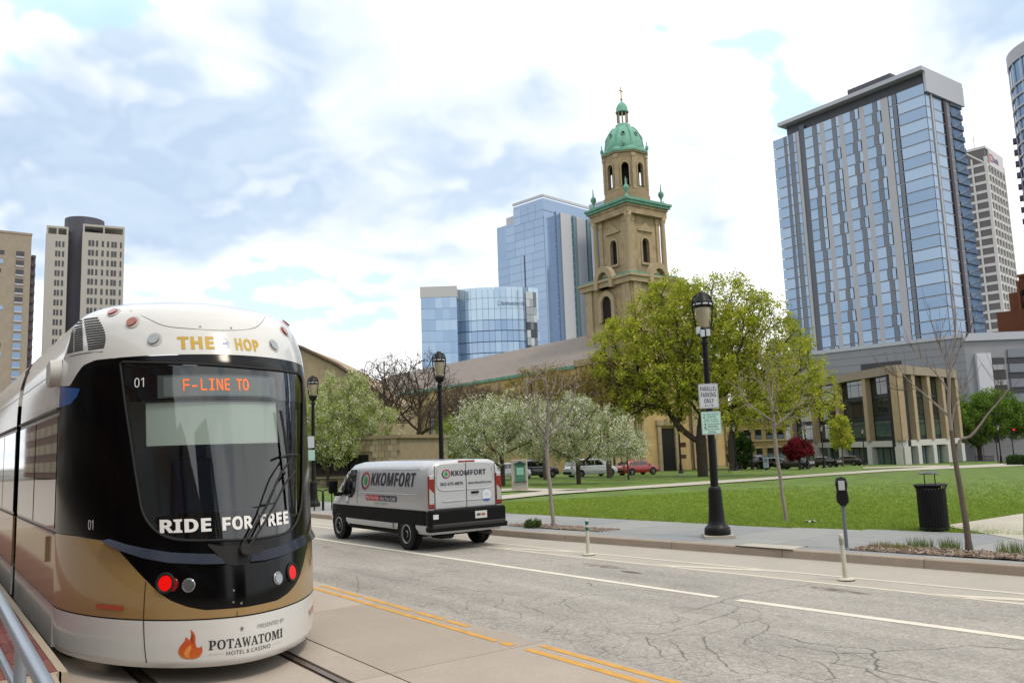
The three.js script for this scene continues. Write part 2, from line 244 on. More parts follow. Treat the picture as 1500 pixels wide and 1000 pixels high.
// pavement flags (joints open over a darker bed), planted tree pits left free
const pits = [[-18.6, -15.1, -13.05, -13.75], [-8.9, -3.4, -14.0, -14.8]];
{
  const bed = struct('sidewalk', ribbon(-170, 60, 90, (x) => curbZ(x) - .175, lawnZ, .12), M.joint);
  const inPit = (x0, x1, z0, z1) => pits.some(([a, b, c, d]) => x1 > a && x0 < b && z0 > d && z1 < c);
  for (let i = -28; i < 14; i++) { const x0 = i * 1.5, x1 = x0 + 1.492, xm = x0 + .75, zc = curbZ(xm) - .18; let z = zc, j = 0, end = lawnZ(xm);
    while (z > end + .05) { let z2 = Math.max(z - 1.2, end); if (z2 - end < .35) z2 = end; const n = 1, f = (s) => lerp(curbZ(x0) - .18, curbZ(x1) - .18, s) - zc;
      const pit = false; obj(pit ? 'soil' : 'flagstone', mUV((() => { const g = box(x1 - x0, .05, z - z2 - .008, (x0 + x1) / 2, .125, (z + z2) / 2); const p = g.attributes.position; for (let q = 0; q < p.count; q++) p.setZ(q, p.getZ(q) + f((p.getX(q) - x0) / (x1 - x0)) * (j === 0 ? 1 : 1)); return g; })()), pit ? M.soil : M.pave[(i * 5 + j * 3 + 200) % 3], bed);
      z = z2; j++; } }
  struct('sidewalk', ribbon(-170, -42, 20, (x) => curbZ(x) - .175, lawnZ, .15), M.pave[0]);
  struct('sidewalk', ribbon(21, 60, 8, (x) => curbZ(x) - .175, lawnZ, .15), M.pave[0]);
}
for (const [a, b, c, d] of pits) struct('tree_pit', grid(24, 8, (s, t) => { const x = lerp(a, b, s), z = lerp(c, d, t) + (curbZ(x) - curbZ((a + b) / 2)); return [x, .156 + .035 * fbm(x * 3, z * 3, 51, 3) * Math.sin(Math.PI * s) , z, x, z]; }), M.soil);
// lawn: one sheet that falls gently away from the street
struct('lawn', grid(90, 70, (s, t) => { const x = lerp(-170, 90, s), a = lawnZ(x), z = a - (1 - Math.pow(1 - t, .5)) * (150 + a), y = parkY(z); return [x, y - .02 + .05 * fbm(x * .3, z * .3, 55, 3) * sstep(0, 2, a - z), z, x, -z]; }), M.grass);
// park paths, traced on the lawn's slope
function pathStrip(pts, m) { // pts: pairs of pixels [x, yFar, yNear]
  const A = pts.map(([x, yf, yn]) => [atPark(x, yf), atPark(x, yn)]);
  const n = A.length - 1; return struct('path', grid(n * 4, 1, (s, t) => { const k = Math.min(n - 1, Math.floor(s * n)), f = s * n - k, p = A[k][0].clone().lerp(A[k + 1][0], f), q = A[k][1].clone().lerp(A[k + 1][1], f), r = p.lerp(q, t); return [r.x, parkY(r.z) + .055, r.z, r.x, r.z]; }), m);
}
pathStrip([[690, 733, 739], [735, 727, 733], [800, 720, 726], [900, 715, 719], [1000, 708, 712.5], [1100, 701.5, 705.5], [1200, 694.5, 698], [1300, 688, 691], [1392, 683, 687], [1500, 678, 682.5]], M.path);
pathStrip([[700, 718, 722.5], [760, 716, 720], [820, 717, 720.5], [860, 717, 720]], M.path);
pathStrip([[1265, 685, 686.6], [1330, 683, 685], [1392, 681.5, 684]], M.path);
struct('path', grid(8, 6, (s, t) => { const a = atY(lerp(1393, 1500, s), lerp(770.5, 754, s), .15), b = atY(lerp(1393, 1500, s), lerp(772, 792, s), .15), r = a.lerp(b, t); return [r.x, .157 + .03 * (1 - t), r.z, r.x, r.z]; }), M.path);

// ---------- tram ----------
{
  const O = V(-8.47, 0, -2.74), ZC = -2.74, NP = 1.8, XS = -10.8, XR = -28.6;
  const tram = thing('tram', 'white, gold and black streetcar with lit tail lights stopped at the platform', 'tram', [O.x, O.y, O.z]);
  const part = (name, g, m, parent = tram) => { const q = Array.isArray(g) ? merge(g) : g; q.translate(-O.x, -O.y, -O.z); return obj(name, q, m, parent); };
  const prof = [[.16, 1.390, -8.5], [.2, 1.405, -8.46], [.62, 1.420, -8.47], [.9, 1.420, -8.49], [1.38, 1.420, -8.59], [2.2, 1.420, -8.77], [2.8, 1.420, -8.9], [3.17, 1.410, -8.99], [3.3, 1.400, -9.05], [3.45, 1.385, -9.13], [3.6, 1.350, -9.22], [3.74, 1.310, -9.34], [3.87, 1.230, -9.52], [3.97, 1.090, -9.78], [4.04, 0.880, -10.1], [4.08, 0.610, -10.45], [4.095, 0.300, -10.68], [4.1, 0.020, -10.78]];
  const pf = (y, c) => { // smooth interpolation of the end's profile
    let i = 1; while (i < prof.length - 1 && y > prof[i][0]) i++; const a = prof[Math.max(0, i - 2)], b = prof[i - 1], d = prof[i], e = prof[Math.min(prof.length - 1, i + 1)], t = clamp((y - b[0]) / (d[0] - b[0]), 0, 1), h = d[0] - b[0];
    const m0 = (d[c] - a[c]) / Math.max(1e-6, d[0] - a[0]) * h, m1 = (e[c] - b[c]) / Math.max(1e-6, e[0] - b[0]) * h, t2 = t * t, t3 = t2 * t; return (2 * t3 - 3 * t2 + 1) * b[c] + (t3 - 2 * t2 + t) * m0 + (-2 * t3 + 3 * t2) * d[c] + (t3 - t2) * m1;
  };
  const S0 = (a, y) => { const W = pf(y, 1), xf = pf(y, 2), D = Math.max(.02, xf - XS), p = clamp(Math.abs(a), 0, 1) * Math.PI / 2, e = 2 / NP; const z = ZC + Math.sign(a) * -1 * W * Math.pow(Math.sin(p), e), x = xf - D * (1 - Math.pow(Math.cos(p), e)); return V(Math.abs(a) > 1 ? XS - (Math.abs(a) - 1) * 2 : x, y, z); };   // a < 0 is the platform side
  const nrm = (a, y) => { const e = .004, du = S0(a + e, y).sub(S0(a - e, y)), dv = S0(a, y + e).sub(S0(a, y - e)), n = du.cross(dv).normalize(); const c = S0(a, y).sub(V(XS - 1, y > 3.4 ? 2.6 : y, ZC)); return n.dot(c) < 0 ? n.negate() : n; };
  const S = (a, y, off = 0) => off ? S0(a, y).addScaledVector(nrm(a, y), off) : S0(a, y);
  const inside = (p) => { if (p.y < .16 || p.y > 4.095) return p.y < 1; const W = pf(p.y, 1), D = Math.max(.02, pf(p.y, 2) - XS), u = Math.abs(p.z - ZC) / W, w = Math.max(0, p.x - XS) / D; return Math.pow(u, NP) + Math.pow(w, NP) < 1; };
  function hit(px, py) { const d = ray(px, py), o = camera.position; let t0 = 5, t1 = 0; for (let t = 5; t < 16; t += .02) if (inside(o.clone().addScaledVector(d, t))) { t1 = t; break; } if (!t1) { let best = 1e9; for (let t = 5; t < 16; t += .02) { const p = o.clone().addScaledVector(d, t), W = pf(p.y, 1), D = Math.max(.02, pf(p.y, 2) - XS), q = Math.pow(Math.abs(p.z - ZC) / W, NP) + Math.pow(Math.max(0, p.x - XS) / D, NP); if (q < best) { best = q; t1 = t; } } } t0 = t1 - .02; for (let i = 0; i < 20; i++) { const m = (t0 + t1) / 2; if (inside(o.clone().addScaledVector(d, m))) t1 = m; else t0 = m; }
    const p = o.clone().addScaledVector(d, t1), y = clamp(p.y, .17, 4.095), W = pf(y, 1), D = Math.max(.02, pf(y, 2) - XS); const u = Math.min(1, Math.abs(p.z - ZC) / W), w = clamp((p.x - XS) / D, 0, 1); const ph = Math.atan2(Math.pow(u, NP / 2), Math.pow(w, NP / 2)); return [-(Math.sign(p.z - ZC) || 1) * ph / (Math.PI / 2), y]; }
  const K = 2.0; // metres per unit of a, about
  function fromShape(shape, off, step = .06, u0 = 0, u1 = 1, v0 = 0, v1 = 1) {
    let g = new THREE.ShapeGeometry(shape, 24).toNonIndexed(); g.deleteAttribute('normal'); g = new TessellateModifier(step, 9).modify(g);
    const p = g.attributes.position, N = new Float32Array(p.count * 3), U = new Float32Array(p.count * 2);
    for (let i = 0; i < p.count; i++) { const a = p.getX(i) / K, y = p.getY(i), q = S(a, y, off), n = nrm(a, y); U[i * 2] = (a - u0) / (u1 - u0); U[i * 2 + 1] = (y - v0) / (v1 - v0); p.setXYZ(i, q.x, q.y, q.z); n.toArray(N, i * 3); }
    g.setAttribute('normal', new THREE.BufferAttribute(N, 3)); g.setAttribute('uv', new THREE.BufferAttribute(U, 2)); return g;
  }
  const shapeOf = (ay) => new THREE.Shape(ay.map(([a, y]) => new THREE.Vector2(a * K, y)));
  const smooth = (ay, n = 6) => { const c = new THREE.CatmullRomCurve3(ay.map(([a, y]) => V(a * K, y, 0)), true, 'centripetal'); return c.getPoints(ay.length * n).slice(0, -1).map((p) => [p.x / K, p.y]); };
  const patch = (pts, off, step) => fromShape(shapeOf(pts), off, step);
  const rectPatch = (a0, a1, y0, y1, off, step = .06) => fromShape(shapeOf([[a0, y0], [a1, y0], [a1, y1], [a0, y1]]), off, step, a0, a1, y0, y1);
  const band = (lo, hi, na, ny, off = 0, a0 = -1, a1 = 1) => { const g = grid(na, ny, (s, t) => { const a = lerp(a0, a1, s), y = lerp(lo(a), hi(a), t), q = S(a, y, off); return [q.x, q.y, q.z]; }); const N = g.attributes.normal; let k = 0; for (let j = 0; j <= ny; j++) for (let i = 0; i <= na; i++, k++) { const a = lerp(a0, a1, i / na); const n = nrm(a, lerp(lo(a), hi(a), j / ny)); N.setXYZ(k, n.x, n.y, n.z); } return g; };

  const paintW = phys(0xffffff, .24, { map: grainTex(0xcacac7, .035, .4, 131, .5), clearcoat: .7, clearcoatRoughness: .06 }), gold = phys(0x937749, .34, { metalness: .05, clearcoat: .8, clearcoatRoughness: .06 }), black = phys(0x030304, .16, { specularIntensity: .55 }), rubber = std(0x0d0d0e, .7), seam = std(0x17150f, .8), trim = phys(0x30333c, .16, { metalness: .85 });
  const glass = phys(0xdde3e4, .03, { transmission: 1, thickness: 0, ior: 1.75 });
  const darkGlass = phys(0x07090b, .04, { clearcoat: 1, clearcoatRoughness: .02, specularIntensity: 1 });
  const inner = std(0xa3abae, .9), whiteVinyl = std(0xd4d4d2, .5);

  // boundaries traced on the left half, mirrored
  const half = (px) => px.map(([x, y]) => hit(x, y)).map(([a, y]) => [-Math.abs(a), y]).sort((p, q) => p[0] - q[0]);
  const gt = half([[110, 785], [160, 793], [166, 798], [190, 825], [213, 850], [232, 868], [250, 880], [275, 889], [300, 893.5]]); gt.unshift([-1, 1.42]); gt.push([0, gt[gt.length - 1][1] - .005]);
  const goldTop = (a) => interp(gt, -Math.abs(a));
  const wb = half([[102, 565], [108, 554], [121, 535], [140, 522], [160, 516], [200, 515]]); wb.unshift([-1, 3.08]); wb.push([0, 3.295]);
  for (const p of wb) p[1] = Math.min(p[1], 3.3);
  const whiteLo = (a) => interp(wb, -Math.abs(a));
  part('skirt', band(() => .17, () => .615, 96, 6), paintW);
  part('lower_panel', band(() => .63, (a) => goldTop(a), 160, 8), gold);
  part('roof_cap', band((a) => whiteLo(a), () => 4.098, 120, 40), paintW);
  // windshield outline
  const wsPx = [[176, 531], [300, 534], [437, 547], [443, 560], [443, 640], [442, 720], [438, 752], [425, 776], [395, 786], [330, 791], [252, 789], [229, 778], [211, 755], [202, 715], [192, 650], [183, 590]];
  const ws = smooth([[176, 532], [177.5, 530.6], [181, 530.5], [230, 531.5], [300, 534], [370, 539], [425, 545], [434, 546.5], [438, 549], [441, 556], [443, 580], [443, 640], [442, 720], [438, 752], [425, 776], [395, 786], [330, 791], [252, 789], [229, 778], [211, 755], [202, 715], [192, 650], [183, 590], [177, 540]].map(([x, y]) => hit(x, y)), 4);
  const dense = []; for (let i = 0; i <= 120; i++) { const a = -1 + i / 60; dense.push([a, goldTop(a) + .006]); } for (let i = 120; i >= 0; i--) { const a = -1 + i / 60; dense.push([a, whiteLo(a) - .006]); }
  { const sh = shapeOf(dense); sh.holes.push(new THREE.Path(ws.map(([a, y]) => new THREE.Vector2(a * K, y)))); part('front_mask', fromShape(sh, 0, .08), black); }
  part('windshield', patch(ws, -.012, .08), glass);
  { // rubber gasket round the windshield
    const pts = ws.map(([a, y]) => S(a, y, .004)); part('windshield_gasket', new THREE.TubeGeometry(new THREE.CatmullRomCurve3(pts, true), 220, .013, 6, true), rubber);
  }
  // cab behind the glass
  const cabA = .62;
  part('cab_wall', [box(.04, 2.6, 2.4, -10.9, 1.9, ZC)], inner);
  part('cab_floor', [box(1.5, .04, 1.7, -10.3, .9, ZC)], inner);
  part('driver_desk', [rbox(.75, .5, 1.2, .08, -9.6, 1.2, ZC), rbox(.45, .14, .7, .05, -9.5, 1.5, ZC + .1)], std(0x3c4348, .7));
  part('driver_seat', [rbox(.14, .9, .5, .06, -10.5, 1.75, ZC), rbox(.5, .14, .5, .05, -10.25, 1.35, ZC), rbox(.1, .22, .3, .04, -10.5, 2.3, ZC)], std(0x243250, .85));
  const at2 = (px0, py0, px1, py1) => { const p = hit(px0, py0), q = hit(px1, py1); return [p, q]; };
  const aOf = (x, y) => hit(x, y)[0], yOf = (x, y) => hit(x, y)[1];
  part('sun_blind', rectPatch(aOf(209, 620), aOf(411, 620), yOf(310, 649), yOf(310, 586), -.05, .1), std(0xb9c2b6, .8));
  // black printed edge of the glass with the sign and number
  { const top = ws.filter(([a, y]) => y > yOf(310, 584)).map(([a, y]) => [a, y]).sort((p, q) => p[0] - q[0]); const yb = yOf(310, 584); const aL = aOf(188, 584), aR = aOf(443, 590);
    part('frit_band', patch([[aL, yb], [aR, yb], ...top.reverse().map(([a, y]) => [a * .992, y - .012])], -.006, .08), darkGlass); }
  { const bottom = smooth([[228, 757], [430, 757], [428, 768], [420, 778], [394, 783.5], [330, 788.5], [254, 786.5], [233, 776]].map(([x, y]) => hit(x, y)), 4); part('frit_band', patch(bottom, -.005, .08), darkGlass); }
  const vinyl = (name, a0, a1, y0, y1, w, h, draw, off = .004, extra = {}) => part(name, rectPatch(a0, a1, y0, y1, off, .08), new THREE.MeshStandardMaterial({ map: canvasTex(w, h, draw), transparent: true, roughness: .5, ...extra }));
  const fit = (c, text, x, y, w, h, font, color) => { c.save(); c.font = font; const m = c.measureText(text), asc = m.actualBoundingBoxAscent, desc = m.actualBoundingBoxDescent; c.translate(x, y); c.scale(w / m.width, h / (asc + desc)); c.fillStyle = color; c.fillText(text, 0, asc); c.restore(); };
  // destination sign
  part('sign_housing', rectPatch(aOf(230, 560), aOf(403, 566), yOf(316, 581), yOf(316, 548), 0, .1), phys(0x3c4446, .08, { clearcoat: 1 }));
  part('sign_screen', rectPatch(aOf(239, 560), aOf(394, 566), yOf(316, 579), yOf(316, 551), .003, .1), phys(0x565f5e, .12, { clearcoat: 1 }));
  { const tx = canvasTex(512, 128, (c, w, h) => { c.clearRect(0, 0, w, h); fit(c, 'F-LINE TO', 6, 10, w - 12, h - 20, 'bold 90px monospace', '#ff8a2a'); c.globalCompositeOperation = 'destination-out'; for (let i = 0; i < w; i += 8) c.fillRect(i, 0, 1.6, h); for (let i = 0; i < h; i += 8) c.fillRect(0, i, w, 1.6); });
    part('sign_lettering', rectPatch(aOf(264, 562), aOf(365, 565), yOf(314, 573.5), yOf(314, 552.5), .006, .1), new THREE.MeshStandardMaterial({ map: tx, transparent: true, emissive: 0xff9a3c, emissiveIntensity: .8, emissiveMap: tx, roughness: .6 })); }
  vinyl('number_decal', aOf(195, 560), aOf(215, 560), yOf(205, 568), yOf(205, 552), 128, 128, (c, w, h) => fit(c, '01', 6, 8, w - 12, h - 16, '100px sans-serif', '#d8d8d6'));
  vinyl('slogan_lettering', aOf(230, 770), aOf(423.5, 765), yOf(330, 778.5), yOf(330, 755.5), 1024, 128, (c, w, h) => { c.lineJoin = 'round'; let x = 0; for (const [t, f] of [['RIDE', .335], ['FOR', .27], ['FREE', .3]]) { fit(c, t, x + 6, 8, f * w - 12, h - 16, '900 100px sans-serif', '#dcdcda'); x += f * w + w * .045; } }, .008);
  // the line's name on the roof cap
  vinyl('name_lettering', aOf(258, 503), aOf(379, 503), yOf(320, 514), yOf(320, 492), 1024, 192, (c, w, h) => { fit(c, 'THE', 8, 12, w * .385, h - 34, '900 130px sans-serif', '#b8962c'); fit(c, 'HOP', w * .655, 16, w * .335, h - 34, '900 130px sans-serif', '#b8962c'); c.strokeStyle = '#7688a8'; c.lineWidth = 5; const x = w * .52, y = h * .5; c.beginPath(); c.moveTo(x - 66, y); c.lineTo(x, y - 84); c.lineTo(x + 66, y); c.lineTo(x, y + 84); c.closePath(); c.stroke(); c.lineWidth = 3; c.beginPath(); c.moveTo(x - 52, y + 18); c.quadraticCurveTo(x - 48, y + 54, x, y + 66); c.quadraticCurveTo(x + 48, y + 54, x + 52, y + 18); c.stroke(); fit(c, 'MHE', x - 40, y - 18, 80, 36, 'bold 40px sans-serif', '#6b86c8'); });
  // sponsor lettering on the skirt
  vinyl('sponsor_lettering', aOf(256, 935), aOf(417, 925), .235, .56, 1400, 480, (c, w, h) => {
    const gr = c.createLinearGradient(0, 60, 0, 460); gr.addColorStop(0, '#c0562a'); gr.addColorStop(.5, '#bd4f20'); gr.addColorStop(1, '#c5661f');
    c.fillStyle = gr; c.beginPath(); c.moveTo(150, 40); c.bezierCurveTo(230, 110, 190, 190, 205, 250); c.bezierCurveTo(210, 300, 240, 310, 262, 270); c.bezierCurveTo(285, 340, 270, 440, 160, 445); c.bezierCurveTo(60, 450, 10, 370, 40, 290); c.bezierCurveTo(60, 230, 110, 210, 100, 140); c.bezierCurveTo(125, 150, 135, 170, 138, 190); c.bezierCurveTo(165, 140, 165, 90, 150, 40); c.fill();
    c.fillStyle = '#d98a45'; c.beginPath(); c.moveTo(150, 250); c.bezierCurveTo(190, 310, 110, 350, 150, 430); c.bezierCurveTo(80, 420, 60, 350, 150, 250); c.fill(); c.fillStyle = '#8f3a1c'; c.beginPath(); c.moveTo(165, 90); c.bezierCurveTo(200, 140, 165, 190, 185, 250); c.bezierCurveTo(150, 220, 150, 150, 165, 90); c.fill();
    fit(c, 'POTAWATOMI', 330, 205, 1030, 130, 'bold 130px serif', '#26221f'); fit(c, 'HOTEL & CASINO', 520, 372, 640, 56, '60px sans-serif', '#3c3936'); c.fillStyle = '#8a8682'; c.fillRect(330, 398, 165, 3); c.fillRect(1180, 398, 150, 3);
    fit(c, 'PRESENTED BY', 960, 60, 420, 60, '60px sans-serif', '#77736f');
  });
  // lamps
  const disc = (px, py, r, th, off = 0, sx = 1) => { const [a, y] = hit(px, py), n = nrm(a, y), p = S(a, y, off); const g = new THREE.CylinderGeometry(r * .94, r, th, 28); g.scale(sx, 1, 1); g.translate(0, th / 2, 0); g.applyQuaternion(new THREE.Quaternion().setFromUnitVectors(V(0, 1, 0), n)); return g.translate(p.x, p.y, p.z); };
  const ringAt = (px, py, r, w, off) => { const [a, y] = hit(px, py), n = nrm(a, y), p = S(a, y, off); const g = new THREE.TorusGeometry(r, w, 8, 30); g.applyQuaternion(new THREE.Quaternion().setFromUnitVectors(V(0, 0, 1), n)); return g.translate(p.x, p.y, p.z); };
  const slotShadeM = std(0x2c2c2d, .8), redLit = new THREE.MeshStandardMaterial({ color: 0xa01010, emissive: 0xff2a20, emissiveIntensity: .85, roughness: .3, map: canvasTex(128, 128, (c, w) => { c.fillStyle = '#c02018'; c.fillRect(0, 0, w, w); c.fillStyle = '#ff8070'; for (let i = 4; i < w; i += 10) for (let j = 4; j < w; j += 10) c.fillRect(i, j, 5, 5); }) }); redLit.emissiveMap = redLit.map;
  const redDark = phys(0x8c0d0f, .15, { clearcoat: 1 }), amber = phys(0x8e3f1c, .2, { clearcoat: 1 }), clearLamp = phys(0x8b9092, .12, { metalness: .7, clearcoat: 1 }), chrome = std(0x9a9c9e, .2, .9);
  for (const [x, y, r] of [[242, 854, .076], [427, 838, .076]]) { const b = part('tail_light', [ringAt(x, y, r + .014, .016, .004)], rubber); part('lens', disc(x, y, r, .012, .0), redLit, b); }
  part('tail_light', disc(251, 856, .07, .012, -.002), redDark);  // red disc painted for the lamp's ghost reflection, no lamp of its own
  for (const [x, y] of [[276, 857], [406.5, 846.5]]) { const b = part('fog_light', ringAt(x, y, .058, .012, .003), chrome); part('lens', disc(x, y, .052, .018, 0), clearLamp, b); }
  for (const [x, y, m, r, n] of [[165, 457.5, redDark, .058, 'roof_tail_light'], [193, 472, amber, .06, 'roof_turn_light'], [225, 497, clearLamp, .062, 'roof_headlight'], [419, 474, redDark, .058, 'roof_tail_light'], [415.5, 485, amber, .06, 'roof_turn_light'], [399.5, 506, clearLamp, .062, 'roof_headlight']]) { const b = part(n, disc(x + 1.5, y, r * 1.3, .004, .001, 1.15), std(0xb0b0ae, .4)); part('lens', disc(x, y, r, .022, .003), m, b); }
  for (const [x0, x1, y] of [[141, 181, 888], [452, 463, 863]]) { const [p, q] = at2(x0, y, x1, y + (x0 < 300 ? 1 : -2)); part('side_marker', rectPatch(p[0], q[0], (p[1] + q[1]) / 2 - .022, (p[1] + q[1]) / 2 + .022, .012, .06), phys(0xa33d1a, .25, { clearcoat: 1 })); }
  // sloping bright ledge above the lamps, with the hood over the coupler
  const ledge = (lo, hi, name) => { const L = lo.map(([x, y]) => hit(x, y)), Hh = hi.map(([x, y]) => hit(x, y)), n = L.length - 1; const g = grid(n * 6, 3, (s, t) => { const k = Math.min(n - 1, Math.floor(s * n)), f = s * n - k, a = lerp(L[k][0], L[k + 1][0], f), y = lerp(L[k][1], L[k + 1][1], f), b = lerp(Hh[k][0], Hh[k + 1][0], f), y2 = lerp(Hh[k][1], Hh[k + 1][1], f), q = S(lerp(a, b, t), lerp(y, y2, t), lerp(.045, .004, t)); return [q.x, q.y, q.z]; }); const g2 = grid(n * 6, 1, (s, t) => { const k = Math.min(n - 1, Math.floor(s * n)), f = s * n - k, a = lerp(L[k][0], L[k + 1][0], f), y = lerp(L[k][1], L[k + 1][1], f), q = S(a, y - .012 * t, lerp(.045, .002, t)); return [q.x, q.y, q.z]; }); part(name, [g, g2], trim); };
  ledge([[152, 791.5], [180, 806], [213, 817], [250, 824], [300, 826.5], [330, 826]], [[160, 789], [185, 797], [213, 803], [250, 809], [300, 811], [320, 811]], 'ledge_trim');
  ledge([[364, 823], [385, 821], [410, 814], [430, 805], [446, 795], [456, 786]], [[371, 806], [388, 805], [410, 799], [430, 790], [446, 781], [456, 775]], 'ledge_trim');
  part('coupler_hood', patch(smooth([[304, 797], [325, 800], [372, 798], [384, 800], [366, 824], [350, 828], [332, 826], [318, 812]].map(([x, y]) => hit(x, y)), 4), .02, .06), rubber);
  // seams and bolts
  const seamLine = (pts, r = .006) => new THREE.TubeGeometry(new THREE.CatmullRomCurve3(pts.map(([x, y]) => { const [a, yy] = hit(x, y); return S(a, yy, 0); })), 30, r, 5);
  part('panel_seam', seamLine([[213, 852], [211, 880], [210, 905], [211, 940], [214, 970]]), seam); part('panel_seam', seamLine([[347, 895], [347, 902]], .004), seam);
  part('panel_seam', band(() => .612, () => .634, 96, 1, -.004), seam);
  part('roof_hatch_seam', seamLine([[190, 455], [215, 466], [240, 477], [280, 481.5], [330, 484], [370, 481], [383, 472], [388, 464]], .0045), std(0x6a6a68, .7));
  part('roof_seam', seamLine([[89, 527], [105, 521], [125, 517], [150, 515]], .0045), seam);
  for (const [x, y, r] of [[353, 822, .014], [353, 883, .014], [342, 864.5, .01], [341.5, 881.5, .01], [354, 920, .016], [293, 478.5, .012], [338, 480.5, .012]]) part('bolt', disc(x, y, r, .01), chrome);
  // roof shoulder grille: dark patches painted for the shade inside its slots
  for (const [c0, c1] of [[[452, 478, 142, 303], [530, 545, 132, 290]], [[402, 402, 160, 312], [444, 450, 148, 302]], [[390, 362, 182, 322], [399, 397, 168, 314]]]) for (let i = 0; i < 13; i++) {
    const t = i / 12, bulge = c0[0] > 440 ? Math.sin(t * Math.PI * .8) * 32 : 0, xl = lerp(c0[0], c0[1], t) / 3.704, yl = 430 + lerp(c0[2], c0[3], t) / 3.704, xr = (lerp(c1[0], c1[1], t) + bulge) / 3.704, yr = 430 + lerp(c1[2], c1[3], t) / 3.704;
    const p = hit(xl, yl), q = hit(xr, yr); part('grille_slot_shade', patch([[p[0], p[1] - .011], [q[0], q[1] - .011], [q[0], q[1] + .011], [p[0], p[1] + .011]], .003, .05), slotShadeM);
  }
  part('blue_decal', patch([[83, 568], [117, 569], [113, 580], [103, 592], [85, 598]].map(([x, y]) => hit(x, y)), .004, .05), phys(0x1d4f95, .3, { clearcoat: .5 }));
  // wiper: blade and parallel arms
  const on = (pts, off) => pts.map(([x, y]) => { const [a, yy] = hit(x, y); return S(a, yy, off); });
  const wiper = part('wiper', tube(on([[407, 602], [413, 640], [419, 690], [425, 745]], .035), .016, 6), rubber);
  part('wiper_arm', tube(on([[350, 803], [385, 742], [402, 700], [420, 672]], .06), .012, 6), rubber, wiper);
  part('wiper_arm', tube(on([[362, 801], [392, 748], [412, 708], [426, 690]], .06), .012, 6), rubber, wiper);
  part('wiper_link', tube(on([[404, 672], [415, 668], [428, 667]], .06), .014, 6), rubber, wiper); part('wiper_link', tube(on([[376, 741], [384, 740], [396, 738]], .06), .008, 6), rubber, wiper);
  part('wiper_pivot', disc(356, 806, .06, .09, .02), rubber, wiper);

  // sides: flat panels back to the first joint, then the other cars of the set
  const zL = ZC + 1.42, zR = ZC - 1.42;
  const sideRows = []; for (let i = 0; i <= 24; i++) sideRows.push(lerp(3.0, 4.098, i / 24));
  const roofShell = (x0, x1) => { const L = []; for (let i = 0; i <= 26; i++) { const y = lerp(2.83, 4.098, Math.pow(i / 26, .8)); L.push([y, pf(y, 1)]); } const P = [...L.map(([y, w]) => [y, ZC + w]), ...L.slice().reverse().map(([y, w]) => [y, ZC - w])]; return grid(1, P.length - 1, (s, t) => { const q = P[Math.round(t * (P.length - 1))]; return [lerp(x1, x0, s), q[0], q[1]]; }); };
  const flat = (x0, x1, y0, y1, z, d) => box(x1 - x0, y1 - y0, .03, (x0 + x1) / 2, (y0 + y1) / 2, z - d * .015);
  const body = (x0, x1, doors) => {
    part('roof_shell', roofShell(x0, x1), paintW);
    for (const [z, d] of [[zL, 1], [zR, -1]]) {
      part('skirt', flat(x0, x1, .17, .615, z, d), paintW);
      part('lower_panel', flat(x0, x1, .63, 1.4, z, d), gold);
      part('window_band', flat(x0, x1, 1.42, 2.8, z - d * .006, d), black);
      const n = Math.max(1, Math.round((x1 - x0) / 2.1)); for (let i = 0; i < n; i++) { const a = lerp(x0, x1, i / n) + .05, b = lerp(x0, x1, (i + 1) / n) - .05; part('side_window', flat(a, b, 1.46, 2.74, z + d * .004, d), darkGlass); }
      part('window_rail', [box(x1 - x0, .03, .03, (x0 + x1) / 2, 2.815, z + d * .012), box(x1 - x0, .014, .016, (x0 + x1) / 2, 1.41, z + d * .006)], std(0x4c4a48, .35, .6));
      part('roof_panel_line', [box(x1 - x0, .008, .006, (x0 + x1) / 2, 3.3, z + d * -.02)], std(0x777775, .8));
    }
    part('underframe', box(x1 - x0, .3, 2.4, (x0 + x1) / 2, .26, ZC), inner);
  };
  body(-15.1, XS); body(-24.2, -15.75); body(XR, -24.6);
  part('nose_floor', new THREE.CylinderGeometry(.92, .92, .3, 32).translate(-9.62, .33, ZC), inner);
  for (const x of [-15.43, -24.4]) part('gangway_bellows', [box(.66, 3.3, 2.5, x, 2.05, ZC), box(.16, 3.2, 2.72, x + .12, 2.1, ZC)], std(0x4a4644, .75));
  part('tail_cab', [box(.3, 3.6, 2.6, XR - .15, 1.98, ZC)], paintW);
  for (const x of [-12.4, -13.9, -20, -26.8]) for (const z of [-1.98, -3.40]) part('wheel', new THREE.CylinderGeometry(.3, .3, .1, 24).rotateX(Math.PI / 2).translate(x, .31, z), M.steel);
  part('camera_housing', [rbox(.16, .3, .1, .03, -11.15, 3.24, zL + .05), new THREE.CylinderGeometry(.14, .16, .12, 20).rotateX(Math.PI / 2).translate(-10.95, 3.25, zL + .04)], phys(0xbdbcb6, .35));
  part('roof_equipment', [rbox(2.6, .26, 1.5, .06, -20, 4.06, ZC)], paintW); part('pantograph_box', [box(.25, .14, .3, -13.6, 4.02, ZC + .7)], std(0x252424, .7));
  vinyl('number_decal', aOf(128, 767), aOf(139, 768), yOf(133, 777), yOf(133, 760), 64, 96, (c, w, h) => fit(c, '01', 4, 6, w - 8, h - 12, '80px sans-serif', '#c9c9c7'));
  part('door_handle', [rbox(.05, .3, .03, .01, -11.35, 1.2, zL + .018)], gold);
}

